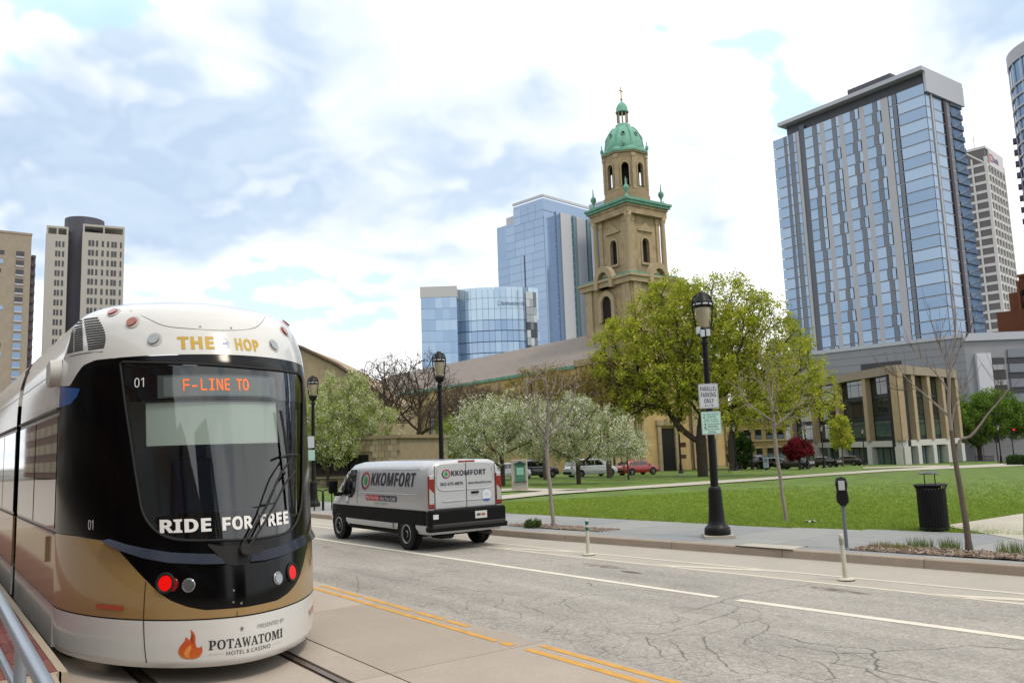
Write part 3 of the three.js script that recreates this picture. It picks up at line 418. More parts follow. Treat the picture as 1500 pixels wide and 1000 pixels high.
// ---------- platform, ramp and handrail ----------
{
  const PX = -8.66, PH = .33, red = [grainy(0x6b3531, .12, .8, 61, .85, .5), grainy(0x74403a, .12, .8, 62, .85, .5), grainy(0x623230, .12, .8, 63, .85, .5)], conc = grainy(0x9c907d, .09, 1.9, 64, .9, .45, .002);
  const plat = struct('platform', [box(22, PH - .03, 2.74, PX - 11.06, (PH - .03) / 2, .16), box(22.06, .1, .07, PX - 11.03, PH - .05, -1.165), box(.06, PH, 2.72, PX - .03, PH / 2, .21)], conc);
  const tile = merge([box(.6, .05, .6, 0, 0, 0), ...[0, 1, 2, 3, 4, 5, 6].map((i) => box(.56, .008, .03, 0, .028, -.255 + i * .085))]);
  for (let i = 0; i < 36; i++) { const t = obj('tactile_tile', tile, red[(i * 5 + 1) % 3], plat); t.position.set(PX - .37 - i * .606, PH - .028, -.825); }
  const brick = box(.2, .05, .1, 0, 0, 0), rnd = rngOf(4);
  for (let i = 0; i < 26; i++) for (let j = 0; j < 10; j++) { const b = obj('paver', brick, red[Math.floor(rnd() * 3)], plat); b.position.set(PX - .18 - i * .206 - (j % 2) * .1, PH - .03 + rnd() * .002, -.46 + j * .106); }
  struct('platform', box(21.8, .02, 1.0, PX - 11.0, PH - .02, 1.06), red[1]);
  { const g = extrude([[0, 0], [4.4, 0], [4.4, .02], [0, PH]], 2.3); g.translate(PX + .02, 0, -1.1); struct('ramp', mUV(g), conc); }
  const galv = new THREE.MeshStandardMaterial({ map: grainTex(0x9aa2ad, .1, .5, 66, .3), roughness: .38, metalness: .75 });
  const rail = thing('handrail', 'galvanised pipe handrail beside the tram platform ramp', 'handrail', [PX + 4, .08, -.5]), loc = (v) => v.sub(rail.position);
  const A = atY(-40, 805, 1.46), B = atY(2, 886, 1.42), C = atY(34, 946, 1.38), D = atY(66, 1004, 1.34), E2 = D.clone().add(D.clone().sub(C).multiplyScalar(1.2));
  const q = [A, B, C, D, E2].map((v) => loc(v.clone())), foot = V(q[2].x - .1, .05, q[2].z), f2 = V(q[0].x, .2, q[0].z);
  obj('top_rail', tube(q, .031, 14, 40), galv, rail);
  obj('post', bar(V(foot.x, 0, foot.z), V(foot.x, q[2].y, foot.z), .026, 12), galv, rail);
  obj('post', bar(V(f2.x, .12, f2.z), V(f2.x, q[0].y, f2.z), .026, 12), galv, rail);
  obj('mid_rail', tube([V(foot.x, 1.08, foot.z), V((foot.x + f2.x) / 2, 1.0, (foot.z + f2.z) / 2), V(f2.x, .75, f2.z)], .02, 10), galv, rail);
}

// ---------- vehicles ----------
function loft(stations) { // each station: [x, [[z, y], ...]] half section from the sill to the roof's centre, mirrored
  const ring = stations.map(([x, P]) => [...P.map(([z, y]) => [x, y, z]), ...P.slice(0, -1).reverse().map(([z, y]) => [x, y, -z])]);
  const n = ring[0].length - 1, m = ring.length - 1, pos = [], idx = [];
  for (const r of ring) for (const p of r) pos.push(...p);
  for (let j = 0; j < m; j++) for (let i = 0; i < n; i++) { const a = j * (n + 1) + i; idx.push(a, a + n + 1, a + 1, a + 1, a + n + 1, a + n + 2); }
  const g = new THREE.BufferGeometry(); g.setAttribute('position', new THREE.Float32BufferAttribute(pos, 3)); g.setIndex(idx); g.computeVertexNormals();
  const cap = (r) => { const c = [0, 0, 0]; r.forEach((p) => p.forEach((v, k) => c[k] += v / r.length)); const q = []; for (let i = 0; i < n; i++) q.push(...c, ...r[i], ...r[i + 1]); q.push(...c, ...r[n], ...r[0]); const h = new THREE.BufferGeometry(); h.setAttribute('position', new THREE.Float32BufferAttribute(q, 3)); h.computeVertexNormals(); return h; };
  return merge([g, cap(ring[0]), cap(ring[m])]);
}
const tyreM = std(0x121212, .9), rimM = std(0x8d9092, .35, .7), carGlass = phys(0x0a0d10, .05, { clearcoat: 1, clearcoatRoughness: .03 }), plasticM = phys(0x09090a, .75, { specularIntensity: .4 }), tailRed = phys(0x7c0c10, .15, { clearcoat: 1 }), lampClear = phys(0xb8bcc0, .1, { metalness: .4, clearcoat: 1 });
function wheelParts(parent, x, z, r, w, side, fine) {
  const ty = obj('wheel', lathe([[r * .62, -w / 2], [r * .93, -w / 2], [r, -w * .32], [r, w * .32], [r * .93, w / 2], [r * .62, w / 2], [r * .6, w * .3], [r * .6, -w * .3], [r * .62, -w / 2]], fine ? 36 : 18).rotateX(Math.PI / 2).translate(x, r, z), tyreM, parent);
  obj('rim', lathe([[0, .06], [r * .2, .06], [r * .24, .0], [r * .4, -.03], [r * .52, .03], [r * .61, .05], [r * .62, 0], [r * .3, -.05], [0, -.05]], fine ? 36 : 16).rotateX(side > 0 ? Math.PI / 2 : -Math.PI / 2).translate(x, r, z + side * w * .36), rimM, ty);
  if (fine) for (let i = 0; i < 14; i++) { const a = i / 14 * 6.283; obj('rim_hole', new THREE.CylinderGeometry(r * .06, r * .06, .02, 8).rotateX(Math.PI / 2).translate(x + Math.cos(a) * r * .46, r + Math.sin(a) * r * .46, z + side * (w * .36 + .012)), plasticM, ty); }
  if (fine) obj('hub', new THREE.CylinderGeometry(r * .2, r * .22, .06, 20).rotateX(Math.PI / 2).translate(x, r, z + side * (w * .36 + .05)), plasticM, ty);
  return ty;
}
{ // delivery van, seen from behind
  const van = thing('van', 'silver cargo van with company lettering driving in the traffic lane', 'van', [-16.0, 0, -10.12], -1.2 * D2R);
  const silver = phys(0xb4b6b9, .32, { metalness: .3, clearcoat: .8, clearcoatRoughness: .08 }), seamM = std(0x2a2a2b, .8);
  const sec = (w, T) => { const Y = (t) => lerp(.5, T, t); return [[w * .95, .38], [w, .5], [w, Y(.3)], [w, Y(.42)], [w * .985, Y(.56)], [w * .94, Y(.8)], [w * .905, Y(.9)], [w * .84, Y(.965)], [w * .68, Y(.995)], [0, T + .012]]; };
  const ST = [[0, .935, 1.9], [-.025, .965, 1.94], [-.1, .99, 1.975], [-.5, 1, 1.99], [-2.2, 1, 2.0], [-3.8, 1, 1.995], [-4.15, 1, 1.965], [-4.45, 1, 1.84], [-4.75, 1, 1.62], [-5.02, .99, 1.38], [-5.2, .97, 1.25], [-5.5, .92, 1.15], [-5.72, .86, 1.02], [-5.84, .74, .82]];
  const SUB = []; ST.forEach((a, i) => { if (i) for (let k = 1; k <= 4; k++) SUB.push([0, 1, 2].map((c) => lerp(ST[i - 1][c], a[c], k / 4))); else SUB.push(a); });
  const secAt = (x) => { let i = 1; while (i < ST.length - 1 && x < ST[i][0]) i++; const a = ST[i - 1], b = ST[i], t = clamp((x - a[0]) / (b[0] - a[0]), 0, 1); return sec(lerp(a[1], b[1], t), lerp(a[2], b[2], t)); };
  const sideZ = (x, y) => { const P = secAt(x); for (let i = 1; i < P.length; i++) if (y <= P[i][1]) return lerp(P[i - 1][0], P[i][0], clamp((y - P[i - 1][1]) / (P[i][1] - P[i - 1][1]), 0, 1)); return 0; };
  const sidePatch = (x0, x1, y0, y1, off, s = 1, nx = 12, ny = 6) => grid(nx, ny, (u, v) => { const x = lerp(x0, x1, u), y = lerp(y0, y1, v); return [x, y, s * (sideZ(x, y) + off)]; });
  const sidePoly = (pts, off, s = 1) => { let g = new THREE.ShapeGeometry(new THREE.Shape(pts.map(([a, b]) => new THREE.Vector2(a, b)))).toNonIndexed(); g.deleteAttribute('normal'); g = new TessellateModifier(.12, 6).modify(g); const p = g.attributes.position; for (let i = 0; i < p.count; i++) p.setZ(i, s * (sideZ(p.getX(i), p.getY(i)) + off)); g.computeVertexNormals(); return g; };
  obj('body', loft(SUB.map(([x, w, T]) => [x, sec(w, T)])), silver, van);
  for (const s of [1, -1]) {
    obj('side_cladding', sidePatch(-5.5, -.05, .58, .9, .014, s, 40, 3), plasticM, van);
    obj('rub_strip', sidePatch(-4.2, -1.65, .44, .57, .022, s, 12, 2), silver, van);
    obj('sill', sidePatch(-4.3, -1.5, .33, .43, .004, s, 12, 2), plasticM, van);
    obj('door_window', sidePoly([[-5.02, 1.2], [-4.0, 1.12], [-3.82, 1.26], [-3.82, 1.8], [-4.3, 1.8], [-4.62, 1.65], [-4.92, 1.38]], .02, s), carGlass, van);
    const mir = obj('mirror', [rbox(.12, .34, .24, .04, -4.78, 1.36, s * 1.2), rbox(.1, .1, .22, .03, -4.75, 1.17, s * 1.08)], plasticM, van); obj('mirror_glass', box(.006, .26, .17, -4.715, 1.38, s * 1.2), carGlass, mir);
    obj('door_seam', [sidePatch(-3.7, -3.685, .92, 1.9, .004, s, 1, 10)], seamM, van);
    obj('door_handle', rbox(.17, .04, .03, .012, -4.1, 1.12, s * (sideZ(-4.1, 1.12) + .016)), plasticM, van);
    for (const y of [1.78, 1.24]) obj('panel_crease', tube([V(-3.55, y, s * sideZ(-3.55, y)), V(-2, y + (y > 1.5 ? .015 : 0), s * sideZ(-2, y)), V(-.48, y + (y > 1.5 ? .015 : 0), s * sideZ(-.48, y))], .009, 6), silver, van);
    for (const x of [-3.58, -.44]) obj('panel_crease', tube([V(x, 1.26, s * sideZ(x, 1.26)), V(x, 1.5, s * sideZ(x, 1.5)), V(x, 1.76, s * sideZ(x, 1.76))], .009, 6), silver, van);
    for (const x of [-.98, -4.86]) { obj('wheel_arch', new THREE.TorusGeometry(.44, .06, 8, 24, Math.PI).scale(1, 1, .9).translate(x, .4, s * (.955)), plasticM, van); obj('wheel_well_shade', new THREE.CylinderGeometry(.43, .43, .06, 24).rotateX(Math.PI / 2).translate(x, .42, s * .975), plasticM, van); wheelParts(van, x, s * .895, .355, .235, s, true); }  // dark discs behind the tyres paint the shade of uncut wheel wells
    const tl = obj('tail_light', rbox(.05, .72, .16, .024, .0, 1.3, s * .885), tailRed, van); obj('clear_lens', extrude([[-.06, -.2], [.06, -.2], [.06, .03], [-.06, .14]], .006).rotateY(Math.PI / 2).translate(.022, 1.24, s * .885), lampClear, tl);
    obj('hinge', rbox(.05, .1, .12, .02, .005, 1.62, s * .88), silver, van);
    obj('bumper_reflector', rbox(.02, .05, .13, .008, .135, .53, s * .66), tailRed, van);
  }
  obj('windshield', grid(4, 6, (u, v) => { const z = lerp(-.78, .78, u), x = lerp(-5.0, -4.25, v); let P = secAt(x); return [x - .012, P[9][1] + .014 - .04 * z * z, z * (1 - .08 * v)]; }), carGlass, van);
  obj('rear_bumper', [rbox(.2, .42, 1.98, .05, .04, .7, 0), rbox(.22, .12, 2.04, .04, .05, .5, 0)], plasticM, van);
  obj('rear_step', rbox(.14, .1, 1.9, .03, .1, .56, 0), std(0x1c1c1d, .6), van);
  obj('door_gap', [box(.012, 1.0, .012, .003, 1.4, -.02)], seamM, van);
  obj('door_gap', [box(.012, .012, 1.66, .003, .925, 0)], seamM, van);
  for (const s of [1, -1]) { obj('door_gap', box(.012, .95, .01, .003, 1.4, s * .79), seamM, van); obj('rear_panel_crease', tube([V(.004, 1.32, s * .03), V(.008, 1.32, s * .4), V(.006, 1.34, s * .66), V(.004, 1.44, s * .74), V(.002, 1.8, s * .72)], .012, 6), silver, van); obj('rear_panel_crease', tube([V(.004, 1.08, s * .03), V(.008, 1.08, s * .3), V(.008, 1.08, s * .6)], .012, 6), silver, van); }
  obj('door_handle', rbox(.035, .05, .2, .015, .016, 1.24, -.24), plasticM, van);
  obj('brake_light', rbox(.05, .045, .44, .018, -.02, 1.945, -.05), tailRed, van);
  obj('exhaust', bar(V(-.3, .34, -.5), V(.12, .32, -.62), .035, 12), M.steel, van);
  obj('underbody', [box(4.9, .2, 1.3, -2.7, .42, 0), rbox(.5, .22, .4, .08, -.4, .36, .4), rbox(.2, .2, 1.5, .06, -.98, .36, 0)], std(0x0a0a0a, .9), van);
  const fitT = (c, t, x, y, w, h, font, color) => { c.save(); c.font = font; const m = c.measureText(t), a = m.actualBoundingBoxAscent, d = m.actualBoundingBoxDescent; c.translate(x, y); c.scale(w / m.width, h / (a + d)); c.fillStyle = color; c.fillText(t, 0, a); c.restore(); };
  const decal = (name, g, w, h, draw) => obj(name, g, new THREE.MeshStandardMaterial({ map: canvasTex(w, h, draw), transparent: true, roughness: .4 }), van);
  const logo = (c, w, h) => { const r = h * .4, x = r * 1.2, y = h * .5; c.lineWidth = r * .26; c.strokeStyle = '#a01c30'; c.beginPath(); c.arc(x, y, r, -2.2, 1.7); c.stroke(); c.strokeStyle = '#15172c'; c.beginPath(); c.arc(x, y, r, 1.7, 4.08); c.stroke(); c.fillStyle = '#1e8a38'; c.beginPath(); c.moveTo(x, y - r * .62); c.lineTo(x + r * .56, y - r * .05); c.lineTo(x + r * .36, y); c.lineTo(x + r * .36, y + r * .5); c.lineTo(x - r * .36, y + r * .5); c.lineTo(x - r * .36, y); c.lineTo(x - r * .56, y - r * .05); c.fill(); return x + r * 1.16; };
  decal('side_lettering', sidePatch(-3.5, -.5, 1.29, 1.77, .012), 1400, 256, (c, w, h) => { const x = logo(c, w, h); c.transform(1, 0, -.12, 1, 26, 0); fitT(c, 'KKOMFORT', x + 8, 22, w - x - 60, h * .66, 'bold 150px sans-serif', '#16172a'); });
  decal('slogan_decal', sidePatch(-3.15, -1.45, 1.06, 1.19, .012), 1024, 96, (c, w, h) => { c.fillStyle = '#9c1a22'; c.fillRect(0, 0, w * .47, h); c.fillStyle = '#26223a'; c.fillRect(w * .47, 0, w * .53, h); fitT(c, 'Not Too Hot,', 22, 16, w * .44 - 16, h - 28, '80px sans-serif', '#d8d4d4'); fitT(c, 'Not Too Cold', w * .49, 16, w * .48, h - 28, '80px sans-serif', '#d8d4d4'); });
  decal('slogan_decal', sidePatch(-2.7, -1.95, .95, 1.03, .018), 512, 64, (c, w, h) => fitT(c, 'Just Right', 6, 6, w - 12, h - 12, 'italic 60px sans-serif', '#3f9a52'));
  decal('door_sticker', sidePatch(-4.4, -4.2, .93, 1.14, .012), 96, 128, (c, w, h) => { c.fillStyle = '#cfd3da'; c.beginPath(); c.ellipse(w / 2, h * .42, w * .42, h * .4, 0, 0, 7); c.fill(); c.fillStyle = '#3a62b8'; c.fillRect(w * .2, h * .72, w * .6, h * .18); });
  const rear = (y0, y1, z0, z1, off) => grid(1, 1, (u, v) => [off, lerp(y0, y1, v), lerp(z0, z1, u)]);
  decal('rear_lettering', rear(1.57, 1.79, .61, -.56, .012), 1200, 240, (c, w, h) => { const x = logo(c, w, h); fitT(c, 'KKOMFORT', x + 6, 44, w - x - 16, h * .55, 'bold 150px sans-serif', '#1c1d33'); });
  decal('phone_lettering', rear(1.42, 1.5, .67, .06, .012), 640, 84, (c, w, h) => fitT(c, '262-375-0075', 4, 8, w - 8, h - 16, 'bold 70px sans-serif', '#26263a'));
  decal('web_lettering', rear(1.42, 1.5, -.06, -.7, .012), 640, 84, (c, w, h) => fitT(c, 'www.kkomfort.com', 4, 12, w - 8, h - 24, 'bold 70px sans-serif', '#26263a'));
  decal('door_sticker', rear(1.0, 1.3, -.42, -.68, .014), 128, 160, (c, w, h) => { c.fillStyle = '#c8ccd4'; c.beginPath(); c.ellipse(w / 2, h * .46, w * .46, h * .44, 0, 0, 7); c.fill(); c.fillStyle = '#3558a8'; c.beginPath(); c.ellipse(w * .5, h * .8, w * .34, h * .11, 0, 0, 7); c.fill(); c.fillStyle = '#9aa3b4'; c.fillRect(w * .3, h * .3, w * .4, h * .06); c.fillRect(w * .24, h * .44, w * .5, h * .06); });
  const plate = obj('license_plate', box(.012, .16, .31, .146, .75, -.3), std(0xb9bcb8, .5), van);
  decal('plate_lettering', rear(.69, .81, -.16, -.44, .154), 128, 56, (c, w, h) => { c.fillStyle = '#3a3f4a'; c.fillRect(12, 16, 44, 24); c.fillStyle = '#a03c38'; c.fillRect(66, 16, 46, 24); });
  obj('bumper_sticker', box(.008, .1, .13, .145, .77, .86), std(0xc2c4c6, .5), van);
}
// passenger cars in the side streets
function makeCar(name, label, paint, kind, group) {
  const o = thing(name, label, 'car', [0, 0, 0], 0, group), pm = phys(paint, .3, { metalness: .2, clearcoat: 1, clearcoatRoughness: .06 });
  const K = { sedan: { L: 4.6, W: .91, H: 1.45, belt: .95, hood: .92, tail: .98, c: [-1.25, -.55, .75, 1.5] }, suv: { L: 4.7, W: .94, H: 1.72, belt: 1.08, hood: 1.05, tail: 1.1, c: [-1.2, -.45, 1.7, 2.1] }, minivan: { L: 5.1, W: .98, H: 1.76, belt: 1.08, hood: 1.02, tail: 1.1, c: [-1.75, -.6, 1.9, 2.35] }, hatch: { L: 4.4, W: .9, H: 1.5, belt: .98, hood: .95, tail: 1.05, c: [-1.3, -.5, 1.35, 1.95] }, van: { L: 5.6, W: 1.0, H: 2.45, belt: 1.25, hood: 1.25, tail: 1.5, c: [-2.1, -1.5, 2.6, 2.75] } }[kind];
  const h = K.L / 2, s = (w, b) => [[w * .93, .26], [w, .4], [w, b * .62], [w * .985, b * .86], [w * .94, b - .02], [w * .8, b], [0, b + .015]];
  obj('body', loft([[-h, s(K.W * .72, .68)], [-h + .08, s(K.W * .86, .76)], [-h + .35, s(K.W * .97, K.hood - .1)], [K.c[0], s(K.W, K.hood)], [K.c[1], s(K.W, K.belt)], [K.c[2], s(K.W, K.belt + .02)], [h - .35, s(K.W * .98, K.tail)], [h - .06, s(K.W * .9, K.tail - .08)], [h, s(K.W * .82, K.tail - .3)]]), pm, o);
  const t = (w, b, T) => [[w * .95, b - .03], [w * .86, lerp(b, T, .7)], [w * .8, T - .06], [w * .66, T], [0, T + .015]];
  obj('cabin', loft([[K.c[0], t(K.W * .97, K.belt - .1, K.belt - .06)], [lerp(K.c[0], K.c[1], .5), t(K.W * .97, K.belt, lerp(K.belt, K.H, .58))], [K.c[1], t(K.W * .97, K.belt, K.H - .04)], [lerp(K.c[1], K.c[2], .5), t(K.W * .97, K.belt, K.H)], [K.c[2], t(K.W * .96, K.belt, K.H - .05)], [K.c[3], t(K.W * .92, K.belt, K.belt + .08)]]), pm, o);
  const zz = (y) => K.W * lerp(.945, .855, clamp((y - K.belt) / (K.H - K.belt) / .7, 0, 1)) * .97 + .012;
  const yb = K.belt + .02, yt = lerp(K.belt, K.H, .74), segs = kind === 'sedan' || kind === 'hatch' ? 2 : 3;
  for (const sd of [1, -1]) for (let i = 0; i < (kind === 'van' ? 1 : segs); i++) {
    const x0 = lerp(K.c[1] - .35, K.c[2] + .1, i / segs) + .03, x1 = lerp(K.c[1] - .35, K.c[2] + .1, (i + 1) / segs) - .04, lean = i === 0 ? .38 : .02, le = i === segs - 1 ? -.22 : -.02;
    obj('side_window', grid(1, 1, (u, v) => [lerp(x0 + v * lean, x1 + v * le, u), lerp(yb, yt, v), sd * zz(lerp(yb, yt, v))]), carGlass, o);
  }
  obj('windshield', grid(1, 1, (u, v) => [lerp(K.c[0] + .12, K.c[1] - .06, v) - .02, lerp(K.belt - .02, K.H - .1, v) + .03, lerp(-1, 1, u) * K.W * lerp(.84, .7, v)]), carGlass, o);
  obj('rear_window', grid(1, 1, (u, v) => [lerp(K.c[3] - .02, K.c[2] + .05, v) + .03, lerp(K.belt + .1, K.H - .12, v) + .02, lerp(1, -1, u) * K.W * lerp(.8, .68, v)]), carGlass, o);
  for (const sd of [1, -1]) {
    for (const x of [-h + .9, h - .95]) { obj('wheel_arch', new THREE.CylinderGeometry(.385, .385, .04, 20).rotateX(Math.PI / 2).translate(x, .36, sd * (K.W - .012)), plasticM, o); wheelParts(o, x, sd * (K.W - .1), .33, .22, sd, false); }  // black arch discs stand in for the shade of open wheel housings
    obj('headlight', rbox(.24, .15, .34, .05, -h + .22, .7, sd * K.W * .68), lampClear, o);
    obj('tail_light', rbox(.12, .2, .3, .04, h - .09, K.tail - .16, sd * K.W * .72), tailRed, o);
    obj('mirror', rbox(.14, .13, .2, .04, K.c[0] + .35, K.belt + .02, sd * (K.W + .05)), pm, o);
  }
  obj('bumper', [rbox(.2, .26, K.W * 1.7, .08, -h + .1, .42, 0)], plasticM, o); obj('bumper', [rbox(.16, .26, K.W * 1.7, .07, h - .05, .44, 0)], plasticM, o);
  return o;
}
const put = (o, px, py, turn, lift = 0) => { const p = atPark(px, py); o.position.set(p.x, parkY(p.z) + lift, p.z); o.rotation.y = turn; return o; };
const AWAY = -Math.PI / 2;   // nose toward -Z, along the side street
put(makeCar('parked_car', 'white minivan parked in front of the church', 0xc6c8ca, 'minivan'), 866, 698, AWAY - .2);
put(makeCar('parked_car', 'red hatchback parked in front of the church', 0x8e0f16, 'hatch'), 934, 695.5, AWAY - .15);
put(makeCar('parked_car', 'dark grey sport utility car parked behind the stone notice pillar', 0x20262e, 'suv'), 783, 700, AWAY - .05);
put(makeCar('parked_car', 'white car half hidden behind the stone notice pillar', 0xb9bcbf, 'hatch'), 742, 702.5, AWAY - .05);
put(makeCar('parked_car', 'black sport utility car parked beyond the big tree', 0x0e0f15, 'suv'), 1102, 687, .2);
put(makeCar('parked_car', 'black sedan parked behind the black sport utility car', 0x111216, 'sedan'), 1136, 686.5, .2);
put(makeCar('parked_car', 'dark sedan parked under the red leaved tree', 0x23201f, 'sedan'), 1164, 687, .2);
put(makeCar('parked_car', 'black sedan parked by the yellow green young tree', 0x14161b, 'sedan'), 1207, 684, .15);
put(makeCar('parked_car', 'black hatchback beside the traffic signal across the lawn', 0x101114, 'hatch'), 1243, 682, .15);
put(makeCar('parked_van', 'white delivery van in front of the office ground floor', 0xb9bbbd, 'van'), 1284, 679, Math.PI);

// ---------- street furniture ----------
const iron = phys(0x050607, .45, { specularIntensity: .6 });
const lampGlass = phys(0x938a72, .35, { clearcoat: .6 });
function makeLamp(label, group) {
  const o = thing('street_lamp', label, 'street lamp', [0, 0, 0], 0, group);
  obj('footing', box(.62, .06, .62, 0, .03, 0), M.path, o);
  obj('base', lathe([[0, .05], [.27, .05], [.28, .1], [.27, .2], [.23, .24], [.2, .27], [.175, .36], [.165, .5], [.155, .62], [.14, 1.0], [.125, 1.05], [.1, 1.08], [.0, 1.08]], 16), iron, o);
  obj('shaft', lathe([[.085, 1.06], [.082, 1.6], [.075, 2.8], [.062, 4.12], [.085, 4.14], [.085, 4.2], [.06, 4.24], [.06, 4.3], [0, 4.3]], 16), iron, o);
  const lan = obj('lantern', lathe([[0, 4.28], [.07, 4.28], [.12, 4.36], [.15, 4.44], [.13, 4.5], [0, 4.5]], 18), iron, o);
  obj('globe', lathe([[.1, 4.5], [.115, 4.58], [.145, 4.75], [.16, 4.9], [.155, 4.98], [0, 4.99]], 20), lampGlass, lan);
  obj('louvre_ring', lathe([[.16, 4.96], [.195, 4.97], [.2, 5.0], [.195, 5.06], [.16, 5.07], [.16, 4.96]], 20), iron, lan);
  for (let i = 0; i < 8; i++) { const a = i / 8 * 6.283 + .2; obj('louvre_sky_glint', box(.11, .035, .012, 0, 5.02, .196).rotateY(a), std(0xb9bdc2, .4), lan); }  // pale plates paint the sky's light on the louvres
  obj('hood', lathe([[.2, 5.065], [.19, 5.1], [.16, 5.14], [.15, 5.2], [.09, 5.23], [.09, 5.27], [.06, 5.3], [.0, 5.32]], 20), iron, lan);
  for (const s of [1, -1]) obj('harp_arm', tube([V(0, 4.3, s * .1), V(0, 4.45, s * .15), V(0, 4.8, s * .2), V(0, 5.05, s * .215), V(0, 5.2, s * .17), V(0, 5.24, s * .1)], .018, 8, 20), iron, lan);
  return o;
}
const lampA = makeLamp('black street lamp carrying the parking signs', 'street lamps'); { const p = atY(1052, 787, .15); lampA.position.set(p.x, .152, p.z); lampA.rotation.y = -.7; }
for (const [x, y, z, w, h] of [[.06, 4.44, .13, .1, .15], [.16, 4.36, .06, .1, .15], [.16, 4.37, -.06, .07, .15]]) obj('sensor_box', rbox(w, h, .09, .015, x, y, z), std(0xb9c0c6, .5), lampA);
copyOf(lampA, [-23.3, .152, -13.85], -.7, 'black street lamp standing behind the silver van', 'street lamps').children.filter((c) => c.name === 'sensor_box').forEach((c) => c.removeFromParent());
const plainLamp = scene.children.find((c) => c.name === 'street_lamp_001');
{ const p = atDist(459, 745, 34.5); copyOf(plainLamp, [p.x, .152, p.z], -.6, 'black street lamp half hidden by the tram', 'street lamps'); }
for (const [px, py, L] of [[1184, 688, 'black street lamp beside the red leaved tree'], [1208, 686, 'black street lamp behind the young yellow green tree'], [998, 694, 'black street lamp by the church door'], [1079, 690, 'black street lamp behind the big tree'], [1268, 682, 'black street lamp in front of the white delivery van'], [1468, 679, 'black street lamp beside the clipped hedge'], [1103, 688, 'black street lamp in front of the black sport utility car']]) { const p = atPark(px, py); copyOf(plainLamp, [p.x, parkY(p.z), p.z], -.6, L, 'street lamps'); }
function signPlate(name, label, w, h, tex, y, off) {
  const o = thing(name, label, 'sign', [lampA.position.x, lampA.position.y, lampA.position.z], 43 * D2R);
  const r = .03, s = new THREE.Shape(); s.moveTo(-w / 2 + r, -h / 2); s.lineTo(w / 2 - r, -h / 2); s.quadraticCurveTo(w / 2, -h / 2, w / 2, -h / 2 + r); s.lineTo(w / 2, h / 2 - r); s.quadraticCurveTo(w / 2, h / 2, w / 2 - r, h / 2); s.lineTo(-w / 2 + r, h / 2); s.quadraticCurveTo(-w / 2, h / 2, -w / 2, h / 2 - r); s.lineTo(-w / 2, -h / 2 + r); s.quadraticCurveTo(-w / 2, -h / 2, -w / 2 + r, -h / 2);
  obj('plate', new THREE.ExtrudeGeometry(s, { depth: .004, bevelEnabled: false }).translate(off, y, .1), std(0xa9adad, .45, .4), o);
  obj('face', new THREE.PlaneGeometry(w * .97, h * .97).translate(off, y, .108), new THREE.MeshStandardMaterial({ map: tex, roughness: .5 }), o);
  obj('bracket', [box(.16, .03, .02, 0, y + h * .3, .085), box(.16, .03, .02, 0, y - h * .3, .085)], iron, o); return o;
}
const ft = (c, t, x, y, w, h, font, color) => { c.save(); c.font = font; const m = c.measureText(t), a = m.actualBoundingBoxAscent, d = m.actualBoundingBoxDescent; c.translate(x, y); c.scale(w / m.width, h / (a + d)); c.fillStyle = color; c.fillText(t, 0, a); c.restore(); };
signPlate('parking_sign', 'white sign reading parallel parking only on the lamp post', .42, .54, canvasTex(336, 432, (c, w, h) => { c.fillStyle = '#c3c9cf'; c.fillRect(0, 0, w, h); c.strokeStyle = '#34373c'; c.lineWidth = 5; c.strokeRect(10, 10, w - 20, h - 20); ft(c, 'PARALLEL', 24, 44, w - 48, 84, 'bold 90px sans-serif', '#17181b'); ft(c, 'PARKING', 32, 152, w - 64, 84, 'bold 90px sans-serif', '#17181b'); ft(c, 'ONLY', 82, 260, w - 164, 84, 'bold 90px sans-serif', '#17181b'); c.fillStyle = '#17181b'; c.fillRect(110, 382, 116, 8); c.beginPath(); c.moveTo(84, 386); c.lineTo(116, 370); c.lineTo(116, 402); c.moveTo(252, 386); c.lineTo(220, 370); c.lineTo(220, 402); c.fill(); }), 3.0, .0);
signPlate('parking_sign', 'pale green two hour parking sign below the white sign', .42, .5, canvasTex(336, 400, (c, w, h) => { const g = '#1f7a63'; c.fillStyle = '#bcd8cf'; c.fillRect(0, 0, w, h); c.strokeStyle = g; c.lineWidth = 5; c.strokeRect(8, 8, w - 16, h - 16); ft(c, '2', 28, 34, 44, 80, 'bold 90px sans-serif', g); ft(c, 'HOUR METER', 86, 32, 214, 34, 'bold 40px sans-serif', g); ft(c, 'PARKING', 90, 76, 170, 34, 'bold 40px sans-serif', g); ft(c, '8AM TO 6PM', 50, 124, 236, 28, 'bold 40px sans-serif', g); ft(c, 'EXCEPT SUNDAY', 34, 160, 266, 28, 'bold 40px sans-serif', g); ft(c, '2', 34, 206, 50, 84, 'bold 90px sans-serif', '#174f46'); ft(c, 'HOUR METER', 96, 206, 206, 34, 'bold 40px sans-serif', g); ft(c, 'PARKING', 96, 250, 180, 34, 'bold 40px sans-serif', '#174f46'); ft(c, '6PM TO 9PM', 46, 300, 250, 26, 'bold 40px sans-serif', '#174f46'); ft(c, 'NIGHTLY', 110, 334, 130, 20, 'bold 40px sans-serif', g); c.fillStyle = '#123f38'; c.fillRect(100, 364, 140, 12); }), 2.42, .02);
{ const p = atDist(456, 650, 34.5); const o = thing('parking_sign', 'small white sign on the street lamp half hidden by the tram', 'sign', [p.x + .12, .15, p.z + .1], 60 * D2R); obj('plate', box(.34, .46, .01, 0, 2.62, .09), std(0xb4bbc0, .5), o); obj('lower_plate', box(.34, .42, .01, .02, 2.1, .09), std(0x9fc0b8, .5), o); }
